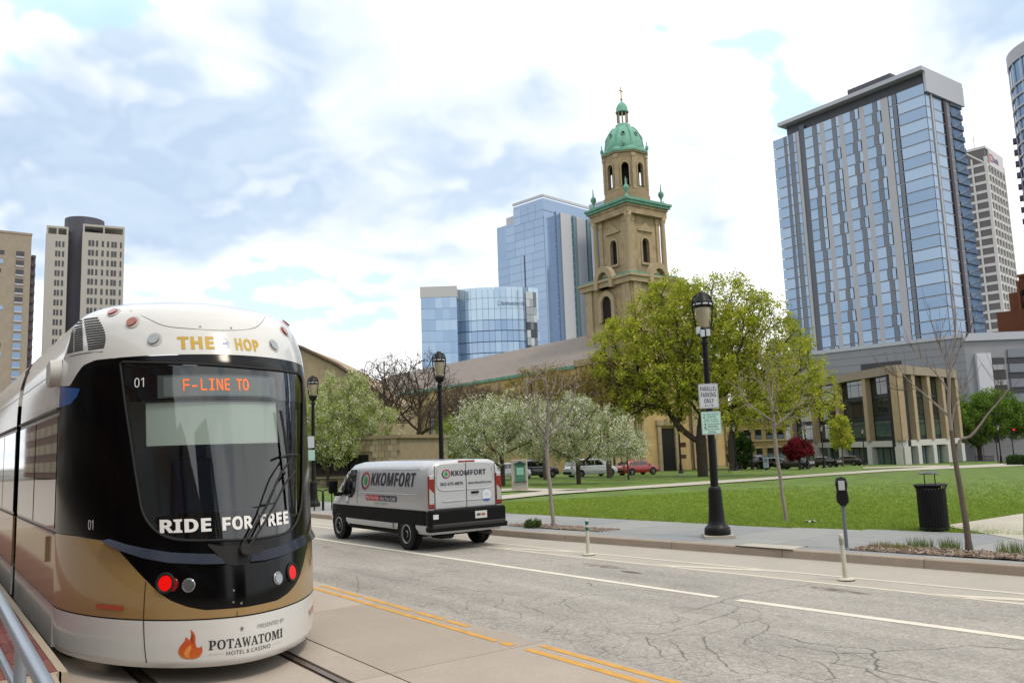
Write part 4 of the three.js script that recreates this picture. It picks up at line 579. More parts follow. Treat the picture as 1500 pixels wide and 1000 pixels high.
{ // parking meter
  const p = atY(1241, 804, .15), o = thing('parking_meter', 'black parking meter on a grey post by the kerb', 'parking meter', [p.x, .15, p.z], 43 * D2R), grey = std(0x6d747b, .5, .3);
  obj('post', cyl(.032, .032, .8, 0, 0, 0, 14), grey, o); obj('foot', lathe([[0, 0], [.09, 0], [.09, .012], [.04, .03], [0, .03]], 16), grey, o);
  const head = obj('head', loft([[-.075, [[.02, .78], [.06, .86], [.07, .95], [.06, 1.05], [.075, 1.17], [.06, 1.25], [0, 1.28]]], [-.05, [[.03, .76], [.095, .84], [.1, .95], [.085, 1.04], [.1, 1.17], [.08, 1.27], [0, 1.3]]], [.05, [[.03, .76], [.095, .84], [.1, .95], [.085, 1.04], [.1, 1.17], [.08, 1.27], [0, 1.3]]], [.075, [[.02, .78], [.06, .86], [.07, .95], [.06, 1.05], [.075, 1.17], [.06, 1.25], [0, 1.28]]]]).rotateY(-Math.PI / 2), iron, o);
  obj('window', rbox(.11, .17, .012, .01, -.01, 1.14, .078), phys(0xaeb2b6, .3, { clearcoat: .5 }), head); obj('display', box(.08, .03, .004, -.01, 1.24, .078), std(0x30353a, .3), head);
}
for (const [px, py, lean, L, green] of [[862, 813, 0, 'white flexible post with green bands in the painted buffer', 1], [1240, 850, .05, 'worn plain white flexible post in the painted buffer', 0]]) {
  const p = atY(px, py), o = thing('delineator_post', L, 'bollard', [p.x, .004, p.z], 0, 'flexible posts beside the bike lane'), wh = grainy(0xb9b6a6, .14, .3, 71 + green, .7), gr = std(0x12624a, .45);
  obj('base', lathe([[0, 0], [.13, 0], [.12, .025], [.06, .04], [0, .04]], 18), wh, o);
  const t = obj('tube', lathe([[.045, .03], [.04, .12], [.034, .3], [.034, .66], [.028, .69], [0, .69]], 16), wh, o); 
  const bands = green ? [[.6, .07], [.48, .07]] : [[.52, .1]]; for (const [y, h] of bands) obj('band', cyl(.036, .036, h, 0, y, 0, 16), green ? gr : std(0x8f8c84, .5), t);
  if (lean) o.rotation.set(0, 0, .04);
}
{ // litter bin of upright flat bars
  const p = atY(1370, 777, .15), o = thing('trash_can', 'black slatted steel trash can with a raised lid on the pavement', 'trash can', [p.x, .15, p.z]);
  obj('liner', lathe([[0, .06], [.24, .06], [.255, .86], [.25, .86], [0, .84]], 24), std(0x2a2a2c, .7), o);
  for (let i = 0; i < 28; i++) { const a = i / 28 * 6.283; const g = merge([box(.035, .84, .008, 0, .45, .278), box(.035, .1, .008, 0, 0, 0).rotateX(.55).translate(0, .9, .3)]).rotateY(a); obj('bar', g, iron, o); }
  obj('ring', new THREE.TorusGeometry(.285, .012, 6, 36).rotateX(Math.PI / 2).translate(0, .06, 0), iron, o); obj('ring', new THREE.TorusGeometry(.272, .01, 6, 36).rotateX(Math.PI / 2).translate(0, .5, 0), iron, o); obj('rim', new THREE.TorusGeometry(.325, .014, 6, 36).rotateX(Math.PI / 2).translate(0, .95, 0), iron, o);
  obj('funnel', lathe([[.3, .95], [.2, .92], [.16, .88]], 24), iron, o);
  for (let i = 0; i < 4; i++) obj('lid_post', bar(V(Math.cos(i * 1.571 + .3) * .14, .92, Math.sin(i * 1.571 + .3) * .14), V(Math.cos(i * 1.571 + .3) * .14, 1.2, Math.sin(i * 1.571 + .3) * .14), .01, 6), iron, o);
  obj('lid', lathe([[0, 1.23], [.16, 1.22], [.2, 1.19], [.2, 1.175], [0, 1.18]], 24), phys(0x2c3034, .35, { clearcoat: .4 }), o);
}
{ // stone notice pillar with a verdigris frame
  const p = atPark(762, 719), o = thing('notice_pillar', 'pale stone pillar with a green bronze notice frame on the lawn', 'monument', [p.x, parkY(p.z), p.z], 50 * D2R), st = grainy(0x9b978c, .12, 1.3, 73, .9, .4, .003), br = grainy(0x3f7060, .25, .4, 74, .6);
  obj('pillar', rbox(.86, 1.7, .62, .02, 0, .85, 0), st, o); obj('panel', box(.56, .92, .03, .06, 1.0, .325), br, o);
  obj('pediment', extrude([[-.36, 0], [.36, 0], [0, .16]], .08).translate(.06, 1.47, .3), std(0x1f3a33, .6), o); obj('sill', rbox(.66, .06, .1, .02, .06, .52, .34), std(0x2a5247, .6), o); obj('notice_sheet', box(.38, .4, .008, .06, 1.08, .345), std(0x7fae9d, .6), o); obj('notice_board', box(.38, .12, .008, .06, 1.36, .345), std(0x2f5c50, .5), o);
}
for (const [px, py] of [[467, 748], [479, 747]]) { const p = atDist(px, py, 32.9), o = thing('bike_rack', px < 470 ? 'black hoop bike rack on the pavement next to the half hidden lamp' : 'black hoop bike rack between the other rack and the van', 'bike rack', [p.x, .15, p.z], .5, 'hoop bike racks'); obj('hoop', new THREE.TubeGeometry(new THREE.CatmullRomCurve3([V(-.22, 0, 0), V(-.22, .55, 0), V(-.18, .7, 0), V(0, .76, 0), V(.18, .7, 0), V(.22, .55, 0), V(.22, 0, 0)]), 40, .024, 8), iron, o); for (const s of [-1, 1]) obj('foot_plate', cyl(.06, .06, .012, s * .22, 0, 0, 12), iron, o); }

// ---------- buildings ----------
const skyGlass = [phys(0x8499b1, .07, { metalness: .7 }), phys(0x889db5, .06, { metalness: .7 }), phys(0x7e94ad, .08, { metalness: .7 }), phys(0x8fa3b9, .06, { metalness: .7 })];
const darkWin = phys(0x15191e, .1, { clearcoat: .6 }), greyPanel = std(0x737984, .6, .1), paleMetal = std(0xa9adb5, .5, .1);
function openingShape(w, h) { const s = new THREE.Shape(); s.moveTo(-w / 2, 0); s.lineTo(w / 2, 0); s.lineTo(w / 2, h - w / 2); s.absarc(0, h - w / 2, w / 2, 0, Math.PI, false); s.lineTo(-w / 2, 0); return s; }
const archG = (w, h, d) => new THREE.ExtrudeGeometry(openingShape(w, h), { depth: d, bevelEnabled: false, curveSegments: 10 });
function archFrame(w, h, t, d) { const s = openingShape(w + t * 2, h + t); s.holes.push(new THREE.Path(openingShape(w, h).getPoints(10))); return new THREE.ExtrudeGeometry(s, { depth: d, bevelEnabled: false, curveSegments: 10 }); }
function wallWith(w, h, holes, d) { const s = new THREE.Shape([new THREE.Vector2(-w / 2, 0), new THREE.Vector2(w / 2, 0), new THREE.Vector2(w / 2, h), new THREE.Vector2(-w / 2, h)]); for (const [x, y, ow, oh, arch] of holes) s.holes.push(new THREE.Path((arch ? openingShape(ow, oh).getPoints(10) : [new THREE.Vector2(-ow / 2, 0), new THREE.Vector2(ow / 2, 0), new THREE.Vector2(ow / 2, oh), new THREE.Vector2(-ow / 2, oh)]).map((p) => new THREE.Vector2(p.x + x, p.y + y)))); return mUV(new THREE.ExtrudeGeometry(s, { depth: d, bevelEnabled: false })); }

{ // church with a domed bell tower
  const T = V(-80, parkY(-78), -78.35), b = T.y, o = thing('church', 'tan stone church with a tall bell tower and green copper dome', 'church', [T.x, T.y, T.z]);
  const stone = grainy(0x97866a, .3, 6.3, 81, .92, .35, .01), pale = grainy(0xb39a6c, .14, 5.1, 82, .92, .35, .01), trimS = grainy(0x9c8c70, .18, 2.3, 83, .9, .4), copper = grainy(0x5f927f, .28, 3.1, 84, .7, .35), roofM = grainy(0x787069, .1, 3.7, 85, .85, .4), dk = std(0x0c0b0b, .9), gilt = std(0xa8842f, .35, .8);
  const h = (y) => y - b;
  const four = (f) => { for (let k = 0; k < 4; k++) f(k * Math.PI / 2); };
  // lower shaft
  obj('tower_wall', [boxB(10.4, h(24), 10.4, 0, 0, 0)], stone, o);
  four((r) => { obj('corner_pier', boxB(1.5, h(23.6), .35, 4.2, 0, 5.3, 0).rotateY(r), trimS, o); obj('corner_pier', boxB(1.5, h(23.6), .35, -4.2, 0, 5.3, 0).rotateY(r), trimS, o); obj('string_course', boxB(10.9, .5, .4, 0, h(14), 5.3, 0).rotateY(r), trimS, o); const w = obj('round_window', archG(2.2, 3.4, .1).translate(0, h(19), 5.24).rotateY(r), dk, o); obj('arch_moulding', archFrame(2.2, 3.4, .7, .5).translate(0, h(19), 5.22).rotateY(r), trimS, w); });
  obj('cornice', [boxB(11.8, .7, 11.8, 0, h(23.9), 0), boxB(12.3, .3, 12.3, 0, h(24.6), 0)], trimS, o);
  obj('copper_skirt', [boxB(11.6, .2, 11.6, 0, h(24.9), 0), boxB(10.2, .3, 10.2, 0, h(25.1), 0)], copper, o);
  four((r) => { const g = archFrame(2.6, 2.2, .8, 1.0); obj('arched_pediment', g.translate(0, h(23.7), 5.2).rotateY(r), trimS, o); });
  // square belfry: walls pierced by arches, corner columns standing free
  obj('belfry_shade_core', boxB(5.4, 9, 5.4, 0, h(25.2), 0), dk, o);  // near-black core, shade inside the belfry put into its colour
  four((r) => {
    obj('belfry_wall', wallWith(6.6, 9.4, [[0, 2.0, 1.5, 3.4, 1]], .7).translate(0, h(25.1), 2.75).rotateY(r), stone, o);
    const w = obj('belfry_opening_shade', archG(1.5, 3.4, .05).translate(0, h(27.1), 2.9).rotateY(r), dk, o); obj('arch_moulding', archFrame(1.5, 3.4, .28, .2).translate(0, h(27.1), 3.4).rotateY(r), trimS, w); obj('sill', boxB(2.2, .3, .5, 0, h(26.8), 3.5).rotateY(r), trimS, w);  // near-black sheet in each arch paints the dark behind it
    obj('pediment', [extrude([[-1.5, 0], [1.5, 0], [0, 1.0]], .3).translate(0, h(31.6), 3.42).rotateY(r), boxB(3.2, .25, .45, 0, h(31.4), 3.5).rotateY(r)], trimS, o);
    for (const s of [-1, 1]) obj('pilaster', [boxB(.7, 7.8, .3, s * 2.75, h(25.3), 3.5).rotateY(r), boxB(.9, .9, .45, s * 2.75, h(32.6), 3.5).rotateY(r)], trimS, o);
    obj('corner_column', [lathe([[.62, 0], [.62, .4], [.45, .5], [.42, 4], [.37, 7.4], [.55, 7.8], [.62, 8.3], [0, 8.3]], 14).translate(3.75, h(25.3), 3.75).rotateY(r)], trimS, o);
    obj('corner_wall', boxB(1.0, 9.2, 1.0, 2.95, h(25.2), 2.95, Math.PI / 4).rotateY(r), stone, o);
  });
  obj('entablature', [boxB(8.6, .9, 8.6, 0, h(33.5), 0), boxB(8.9, .35, 8.9, 0, h(34.4), 0)], stone, o);
  obj('copper_cornice', [boxB(9.5, .35, 9.5, 0, h(34.75), 0), boxB(9.9, .3, 9.9, 0, h(35.1), 0), boxB(8.6, .3, 8.6, 0, h(35.4), 0)], copper, o);
  four((r) => { obj('urn', [lathe([[.45, 0], [.4, .4], [.15, .5], [.15, .8], [.5, 1.3], [.45, 1.7], [.15, 1.9], [.1, 2.3], [.05, 3.0], [0, 3.0]], 12).translate(4.1, h(35.5), 4.1).rotateY(r)], copper, o); });
  // octagonal lantern stage
  const oct = (R, y0, y1) => new THREE.CylinderGeometry(R, R, y1 - y0, 8).rotateY(Math.PI / 8).translate(0, h((y0 + y1) / 2), 0);
  obj('drum_base', [oct(4.25, 35.4, 36.5), oct(4.05, 36.5, 37.4)], stone, o);
  obj('drum_shade_core', oct(2.5, 37.2, 42), dk, o);  // near-black core paints the shade inside the drum
  for (let k = 0; k < 8; k++) { const r = k * Math.PI / 4; obj('drum_wall', wallWith(2.95, 4.9, [[0, .5, 1.25, 3.3, 1]], .5).translate(0, h(37.3), 3.05).rotateY(r), stone, o); obj('drum_pilaster', boxB(.62, 4.9, .5, 0, h(37.3), 3.78).rotateY(r + Math.PI / 8), trimS, o); obj('arch_moulding', archFrame(1.25, 3.3, .2, .15).translate(0, h(37.8), 3.52).rotateY(r), trimS, o); obj('bell_louvre', box(.5, .8, .1, 0, h(38.6), 2.7).rotateY(r), std(0x8a8a86, .7), o); obj('corbel', boxB(.8, .5, .7, 0, h(41.8), 3.75).rotateY(r + Math.PI / 8), trimS, o); }
  obj('drum_cornice', [oct(3.85, 42.1, 42.5), oct(4.15, 42.5, 42.7)], trimS, o);
  obj('copper_cornice', [oct(4.3, 42.7, 43.0), new THREE.CylinderGeometry(3.6, 4.1, .5, 8).rotateY(Math.PI / 8).translate(0, h(43.25), 0)], copper, o);
  const dome = obj('dome', lathe([[3.5, 0], [3.45, .6], [3.3, 1.3], [2.95, 2.1], [2.4, 2.85], [1.75, 3.4], [1.3, 3.6], [1.3, 3.9], [1.15, 4.0], [0, 4.0]], 32, 0, h(43.4)), copper, o);
  for (let k = 0; k < 8; k++) { const r = k * Math.PI / 4; obj('dome_rib', tube([V(0, h(43.5), 3.5), V(0, h(44.7), 3.32), V(0, h(45.5), 2.97), V(0, h(46.25), 2.42), V(0, h(46.8), 1.8)], .1, 6, 14).rotateY(r + Math.PI / 8), copper, dome); obj('oculus', [new THREE.TorusGeometry(.34, .1, 8, 16).rotateX(-.5).translate(0, h(45.4), 3.02).rotateY(r)], copper, dome); obj('oculus_glass', new THREE.CircleGeometry(.3, 14).rotateX(-.5).translate(0, h(45.4), 3.04).rotateY(r), dk, dome); if (k % 2) obj('dome_urn', lathe([[.22, 0], [.3, .4], [.1, .6], [.05, 1.2], [0, 1.2]], 8).translate(0, h(43.5), 3.9).rotateY(r), copper, o); }
  for (let k = 0; k < 8; k++) { const r = k * Math.PI / 4; obj('lantern_column', cyl(.12, .11, 1.5, 0, h(47.3), .82, 8).rotateY(r), trimS, o); }
  obj('lantern_cap', lathe([[1.05, 0], [1.12, .15], [1.0, .3], [.95, .7], [.75, 1.15], [.4, 1.5], [.15, 1.65], [.12, 1.9], [0, 1.95]], 20, 0, h(48.7)), copper, o);
  obj('cross', [sph(.2, 0, h(50.75), 0), box(.12, 1.7, .12, 0, h(51.7), 0), box(.12, .12, .95, 0, h(52.0), 0)], gilt, o);
  // front: flanks either side of the tower, door in the tower's foot
  const fl = (z0, z1) => { obj('front_wall', boxB(3, h(12.2), z1 - z0, 2.6, 0, (z0 + z1) / 2), pale, o); obj('front_cornice', boxB(3.7, .8, z1 - z0 + .4, 2.6, h(12.2), (z0 + z1) / 2), trimS, o); for (let i = 0; i < 3; i++) obj('pilaster', boxB(.4, h(12.1), .9, 4.25, 0, lerp(z0 + .6, z1 - .6, i / 2)), trimS, o); };
  fl(-13, -5.2); fl(5.2, 11.5);
  obj('front_facing', boxB(.3, h(13.5), 8.0, 5.4, 0, 0), pale, o);
  const d = obj('doorway', box(.3, 5.4, 2.4, 5.5, 2.7, 0), dk, o); obj('door_frame', [box(.5, 5.8, .6, 5.6, 2.9, -1.55), box(.5, 5.8, .6, 5.6, 2.9, 1.55), box(.6, .7, 4.0, 5.65, 6.1, 0)], trimS, d);
  obj('door_arch', archG(1.6, 3.4, .06).rotateY(Math.PI / 2).translate(5.62, .1, 0), std(0x050505, .9), d);
  for (const z of [8.4, -9]) { const dd = obj('side_door', box(.2, 3.6, 1.5, 4.15, 1.8, z), dk, o); obj('door_frame', [box(.4, 4, .3, 4.2, 2, z - .9), box(.4, 4, .3, 4.2, 2, z + .9), box(.5, .4, 2.4, 4.2, 4.1, z)], trimS, dd); }
  // nave running back from the street
  const nx = -72, hw = 11.2;
  for (const s of [1, -1]) { obj('nave_wall', boxB(-nx, h(12), .8, nx / 2 + 1.0, 0, s * hw), pale, o); obj('gutter', boxB(-nx, .4, .7, nx / 2 + 1.0, h(12), s * (hw + .3)), copper, o); }
  obj('roof', mUV(extrude([[-hw - .5, 0], [hw + .5, 0], [0, 5.9]], -nx + 1).rotateY(-Math.PI / 2).translate(1.5, h(12.3), 0)), roofM, o);
  for (let i = 0; i < 9; i++) { const x = -5 - i * 7.4; const w = obj('nave_window', archG(2, 6, .1).translate(x, h(4), hw + .36), darkWin, o); obj('arch_moulding', archFrame(2, 6, .4, .3).translate(x, h(4), hw + .36), trimS, w); obj('buttress', boxB(.9, h(11.6), .5, x - 3.7, 0, hw + .6), trimS, o); }
  obj('end_wall', boxB(.8, h(12), hw * 2, nx, 0, 0), pale, o);
  // proportions of the tower's stages
  const slim = (g, k, dy) => { const p = g.attributes.position; for (let i = 0; i < p.count; i++) p.setXYZ(i, p.getX(i) * k, p.getY(i) + dy, p.getZ(i) * k); };
  for (const c of o.children) { c.geometry.computeBoundingBox(); const lo = c.geometry.boundingBox.min.y, tower = /tower_wall|corner_pier|string_course|round_window/.test(c.name), [k, dy] = lo > h(46.5) ? [.84, -.35] : lo > h(35.3) ? [.8, -.8] : lo > h(23.4) ? [.86, -.8] : tower ? [.87, -.5] : [1, 0]; if (k < 1) c.traverse((m) => slim(m.geometry, k, tower && c.name === 'tower_wall' ? -.2 : dy)); if (/front_facing|doorway/.test(c.name)) c.traverse((m) => m.geometry.translate(-.75, 0, 0)); }
}
// facade frame: a Group whose x runs from plan point A to B, y up, z outward
function building(name, label, A, B, y0) { const o = thing(name, label, 'building', [A.x, y0, A.z], -Math.atan2(B.z - A.z, B.x - A.x)); o.userData.w = A.distanceTo(V(B.x, A.y, B.z)); return o; }
{ // tall apartment tower of blue glass bays
  const x0 = -147.5, x1 = -101, z0 = -207, z1 = -226, y0 = parkY(-200) - 1, W = x1 - x0, Dp = z0 - z1, top = 92, base = 24, o = thing('apartment_tower', 'tall slab tower of blue glass bays with a grey overhanging roof', 'building', [x0, y0, z0]);
  const dark = std(0x4a4d56, .6, .1), frame = std(0xaaabb0, .55, .05), slot = std(0x5c616b, .6), fh = 3.08, n = 22;
  obj('core', [boxB(W - 1, top - y0, Dp - 1.2, W / 2, 0, -Dp / 2)], dark, o);
  const bays = [[0, .175, 'a'], [.235, .345, 'b'], [.375, .475, 'b'], [.505, .61, 'b'], [.64, .745, 'b'], [.79, 1.0, 'c']];
  const piers = [[.175, .195], [.345, .375], [.475, .505], [.61, .64], [.745, .79]];
  for (const [a, b] of piers) obj('pier', boxB((b - a) * W, top - y0, 1.1, (a + b) / 2 * W, 0, -.45), frame, o);
  obj('recess', boxB(.035 * W, top - y0 + 1.6, .3, .215 * W, 0, -.3), slot, o);
  obj('corner_pier', boxB(.8, top - y0, .8, W - .1, 0, -2.9), frame, o);
  let k = 0; const pane = (name, x, w, y, hgt, m, z = .02) => obj(name, box(w, hgt, .12, x, y, z), m, o);
  for (let f = 0; f < n; f++) {
    const y = top - y0 - (f + 1) * fh;
    for (const [a, b, t] of bays) {
      const X = a * W, w = (b - a) * W, g = () => skyGlass[Math.floor(hash2(f, k++, 5) * 4)], yy = y + fh / 2 + .1, hh = fh - .3;
      obj('floor_edge', box(w, .16, .5, X + w / 2, y, -.1), frame, o);
      if (t === 'a') { pane('window_pane', X + w * .24, w * .46, yy, hh, g()); obj('grey_panel', box(w * .11, hh, .1, X + w * .535, yy, 0), greyPanel, o); pane('window_pane', X + w * .64, w * .08, yy, hh, g()); obj('grey_panel', box(w * .17, hh, .1, X + w * .78, yy, 0), greyPanel, o); pane('window_pane', X + w * .93, w * .11, yy, hh, g()); }
      else if (t === 'b') { const s = .44 + .08 * (hash2(f, k, 9) > .5); pane('window_pane', X + w * s / 2, w * s, yy, hh, g()); obj('grey_panel', box(w * .26, hh, .1, X + w * (s + .14), yy, 0), greyPanel, o); pane('window_pane', X + w * (s + .4), w * .2, yy, hh, g()); }
      else { pane('window_pane', X + w * .07, w * .09, yy, hh, g()); obj('grey_panel', box(w * .1, hh, .1, X + w * .18, yy, 0), greyPanel, o); pane('window_pane', X + w * .63, w * .74, yy, hh, g()); }
    }
  }
  const side = []; for (let f = 0; f < n; f++) { const y = top - y0 - (f + 1) * fh, yy = y + fh / 2 + .1, hh = fh - .3, g = (c) => skyGlass[Math.floor(hash2(f, c, 15) * 4)]; obj('side_pane', box(.12, hh, 2.2, W + .02, yy, -1.3), g(1), o); obj('side_pane', box(.12, hh, 4.6, W + .02, yy, -6.2), g(2), o); obj('floor_edge', box(.5, .16, Dp, W - .1, y, -Dp / 2), frame, o); obj('balcony_glass', box(.1, 1.2, 6.2, W + .3, y + .7, -15.6), g(3), o); obj('side_pane', box(.12, hh, 6.0, W - .02, yy, -15.6), g(4), o); obj('balcony_slab', box(.5, .18, 6.4, W + .12, y, -15.6), dark, o); }
  obj('side_pier', boxB(.9, top - y0 + 2, 1.3, W - .05, 0, -9.4), std(0x3b3238, .6), o); obj('balcony_recess', boxB(.3, top - y0, 2.0, W - .04, 0, -11.3), greyPanel, o);
  obj('top_storey', boxB(W - 5, 3.0, Dp - 1.5, W / 2 + 2, top - y0, -Dp / 2 - .2), dark, o);
  obj('roof_slab', [box(W - 2.5, 1.1, Dp + 2.2, W / 2 + 2, top - y0 + 3.6, -Dp / 2 + .6)], paleMetal, o); obj('roof_return', boxB(.6, 5.4, Dp + .8, W + .5, top - y0 - 2.4, -Dp / 2 - .2), paleMetal, o);
  obj('plant_room', boxB(13, 5.2, 9, W * .6, top - y0 + 4.3, -Dp / 2 - 2), std(0x4c4d55, .7), o);
}
{ // white grid bank tower
  const A = V(-206, 0, -458), y0 = parkY(-230), H = 155 - y0, w = 20, d = 30, o = thing('bank_tower', 'white grid skyscraper with a bank sign at its top', 'building', [-196, y0, -460], 8 * D2R);
  const wh = std(0xc6c5c3, .7), glassB = phys(0x4a4444, .2, { clearcoat: .4 });
  obj('core', boxB(w, H - 1, d, -w / 2, 0, -d / 2), glassB, o);
  const n = 30, fh = (H - 10) / n; for (let f = 0; f <= n; f++) { obj('spandrel', box(w + .8, 1.5, .5, -w / 2, f * fh, .2), wh, o); obj('spandrel', box(.5, 1.5, d + .4, .2, f * fh, -d / 2), wh, o); }
  for (let i = 0; i <= 3; i++) obj('column', boxB(i === 0 || i === 3 ? 1.4 : .9, H - 6, .9, -w + i * w / 3, 0, .3), wh, o);
  for (let i = 0; i <= 6; i++) obj('column', boxB(.9, H - 6, i === 0 || i === 6 ? 1.4 : .8, .3, 0, -i * d / 6), wh, o);
  obj('crown', boxB(w + 1, 1.4, d + 1, -w / 2, H - 1.4, -d / 2), wh, o); obj('truss', [bar(V(-w, H - 10, .4), V(-w / 2, H - 1, .4), .5, 6), bar(V(-w / 2, H - 1, .4), V(0, H - 10, .4), .5, 6)], wh, o);
  obj('sign_band', boxB(.8, 9, d * .82, .5, H - 10.2, -d * .53), std(0xc4c4c6, .6), o);
  obj('sign_lettering', grid(1, 1, (u, v) => [1.0, H - 8.6 + v * 5.6, -4.5 - u * 15]), new THREE.MeshStandardMaterial({ transparent: true, roughness: .6, map: canvasTex(512, 192, (c, cw, ch) => { c.fillStyle = '#a8303c'; c.fillRect(0, 16, 170, 150); ft(c, 'us', 24, 50, 120, 84, 'bold 90px sans-serif', '#d8d0d0'); ft(c, 'bank', 186, 26, 316, 126, 'bold 120px sans-serif', '#39457e'); }) }), o);
  obj('antenna', bar(V(-8, H, -12), V(-8, H + 11, -12), .25, 6), wh, o);
}
{ // round glass tower at the picture's edge
  const p = atDist(1594, 300, 290), y0 = parkY(-230), H = atDist(1500, 78, 290).y - y0, R = 15.5, o = thing('round_tower', 'rounded glass apartment tower with pale floor bands', 'building', [p.x, y0, p.z]);
  obj('core', cyl(R - .3, R - .3, H - 4, 0, 0, 0, 48), skyGlass[2], o);
  for (let f = 0; f < Math.floor((H - 8) / 3.6); f++) obj('floor_band', lathe([[R - .4, -.3], [R + .15, -.3], [R + .15, .3], [R - .4, .3]], 48, 0, f * 3.6 + 2), std(0xa9a9ae, .6), o);
  for (let i = 0; i < 24; i++) { const a = i / 24 * 6.283; obj('mullion', boxB(.25, H - 5, .25, Math.cos(a) * R, 0, Math.sin(a) * R), paleMetal, o); }
  obj('crown', cyl(R + .2, R + .2, 4, 0, H - 5, 0, 48), std(0xa6a7ad, .6), o);
  const q = ray(1483, 300), side = Math.atan2(q.z, q.x) + Math.PI / 2; for (let f = 4; f < 27; f++) obj('balcony', box(3, 1.3, 2.6, Math.cos(side + Math.PI) * (R - .5), f * 3.6 + 1, Math.sin(side + Math.PI) * (R - .5), -side), std(0x5b4f62, .6), o);
}
{ // brown brick block with stepped top
  const p = atDist(1457, 470, 300), y0 = parkY(-230), o = thing('brick_tower', 'red brown brick block with stepped upper storeys', 'building', [p.x, y0, p.z]); const br = grainy(0x7a4a33, .16, 5, 91, .9, .4), hh = (py) => atDist(1480, py, 300).y - y0;
  const steps = [[0, 40, hh(455)], [3.4, 34, hh(428)], [6, 30, hh(405)]];
  steps.forEach(([x, w, h], i) => obj('block', boxB(w, h, 24 - i * 2, x + w / 2, 0, -14 - i), br, o));
  for (let i = 0; i < 7; i++) obj('pier', boxB(.7, hh(412), .5, 6.6 + i * 2.6, 0, -3.6), grainy(0x86543a, .12, 4, 92), o);
  for (let f = 0; f < 9; f++) for (let i = 0; i < 6; i++) obj('window', box(1.2, 1.9, .2, 7.9 + i * 2.6, hh(412) - 4 - f * 4, -3.95), darkWin, o);
  obj('parapet', boxB(30.6, .8, 20.6, 21, hh(405), -16), grainy(0x8a5a40, .12, 4, 93), o);
}
{ // glass headquarters tower, far
  const c = atDist(795, 290, 450), l = atDist(732, 318, 450), y0 = parkY(-230) - 4, H = c.y - y0, o = thing('glass_tower', 'tall blue glass office tower with white vertical stripes on one side', 'building', [c.x, y0, c.z]);
  const wL = 38, d = 60, pan = [phys(0x8a9fba, .1, { metalness: .55 }), phys(0x8ea3bd, .1, { metalness: .55 }), phys(0x93a8c1, .1, { metalness: .55 })], wt = std(0xb9bcc0, .6), lineM = std(0x94a8c0, .5, .3);
  // left face looks down the street, right face toward the park: angle so that both show
  const g = new THREE.Group(); o.rotation.y = 9 * D2R;
  obj('core', [boxB(wL, H - 9, d, -wL / 2, 0, -d / 2)], pan[0], o); obj('upper_core', boxB(wL * .62, 9, d, -wL * .31, H - 9, -d / 2), pan[0], o);
  const fl = 32, fh = (H - 2) / fl; for (let f = 0; f < fl; f++) { const w = f > fl - 3 ? wL * .62 : f > fl - 7 ? wL * .8 : wL; for (let i = 0; i < 4; i++) obj('glass_panel', box(w / 4 - .12, fh - .3, .2, -w + (i + .5) * w / 4, f * fh + fh / 2, .1), pan[Math.floor(hash2(f >> 2, i, 3) * 3)], o); }
  obj('dark_slot', boxB(.9, H * .8, .3, -wL * .42, 0, .2), std(0x3c4a60, .4), o);
  for (let f = 0; f < fl; f++) { obj('side_band', box(.3, .5, d, .12, f * fh, -d / 2), lineM, o); }
  for (const [z, w, m] of [[-4, 8, pan[1]], [-11, 2.6, pan[0]], [-18, 9, wt], [-25.5, 2.2, std(0x6f8c8e, .4)], [-31.5, 8, wt], [-38, 2.4, std(0x6f8c8e, .4)], [-44, 6, wt], [-52, 6, pan[2]]]) obj('side_stripe', boxB(.8, H - (z < -10 ? 6 : 10), w, .4, 0, z), m, o);
  obj('roof_frame', [box(.8, 1.4, d, .2, H + 1.5, -d / 2), box(wL * .62, 1.4, .8, -wL * .31, H + 1.5, .2)], wt, o); obj('roof_block', boxB(9, 7, 12, -wL * .72, H - 11, -8), wt, o);
  const p2 = atDist(884, 296, 455), o2 = thing('glass_tower', 'slim blue glass wing behind the church tower', 'building', [p2.x, y0, p2.z], 9 * D2R); const H2 = p2.y - y0; obj('core', boxB(12, H2, 26, -5, 0, -14), pan[0], o2); for (let f = 0; f < 30; f++) obj('glass_panel', box(11.6, H2 / 30 - .4, .3, -5, (f + .5) * H2 / 30, -.9), pan[f % 3], o2); obj('white_fin', boxB(3.4, H2 - 6, .8, -8.6, 0, -.6), wt, o2); obj('roof_frame', box(12.4, 1.2, 27, -5, H2 + .6, -14), wt, o2);
}
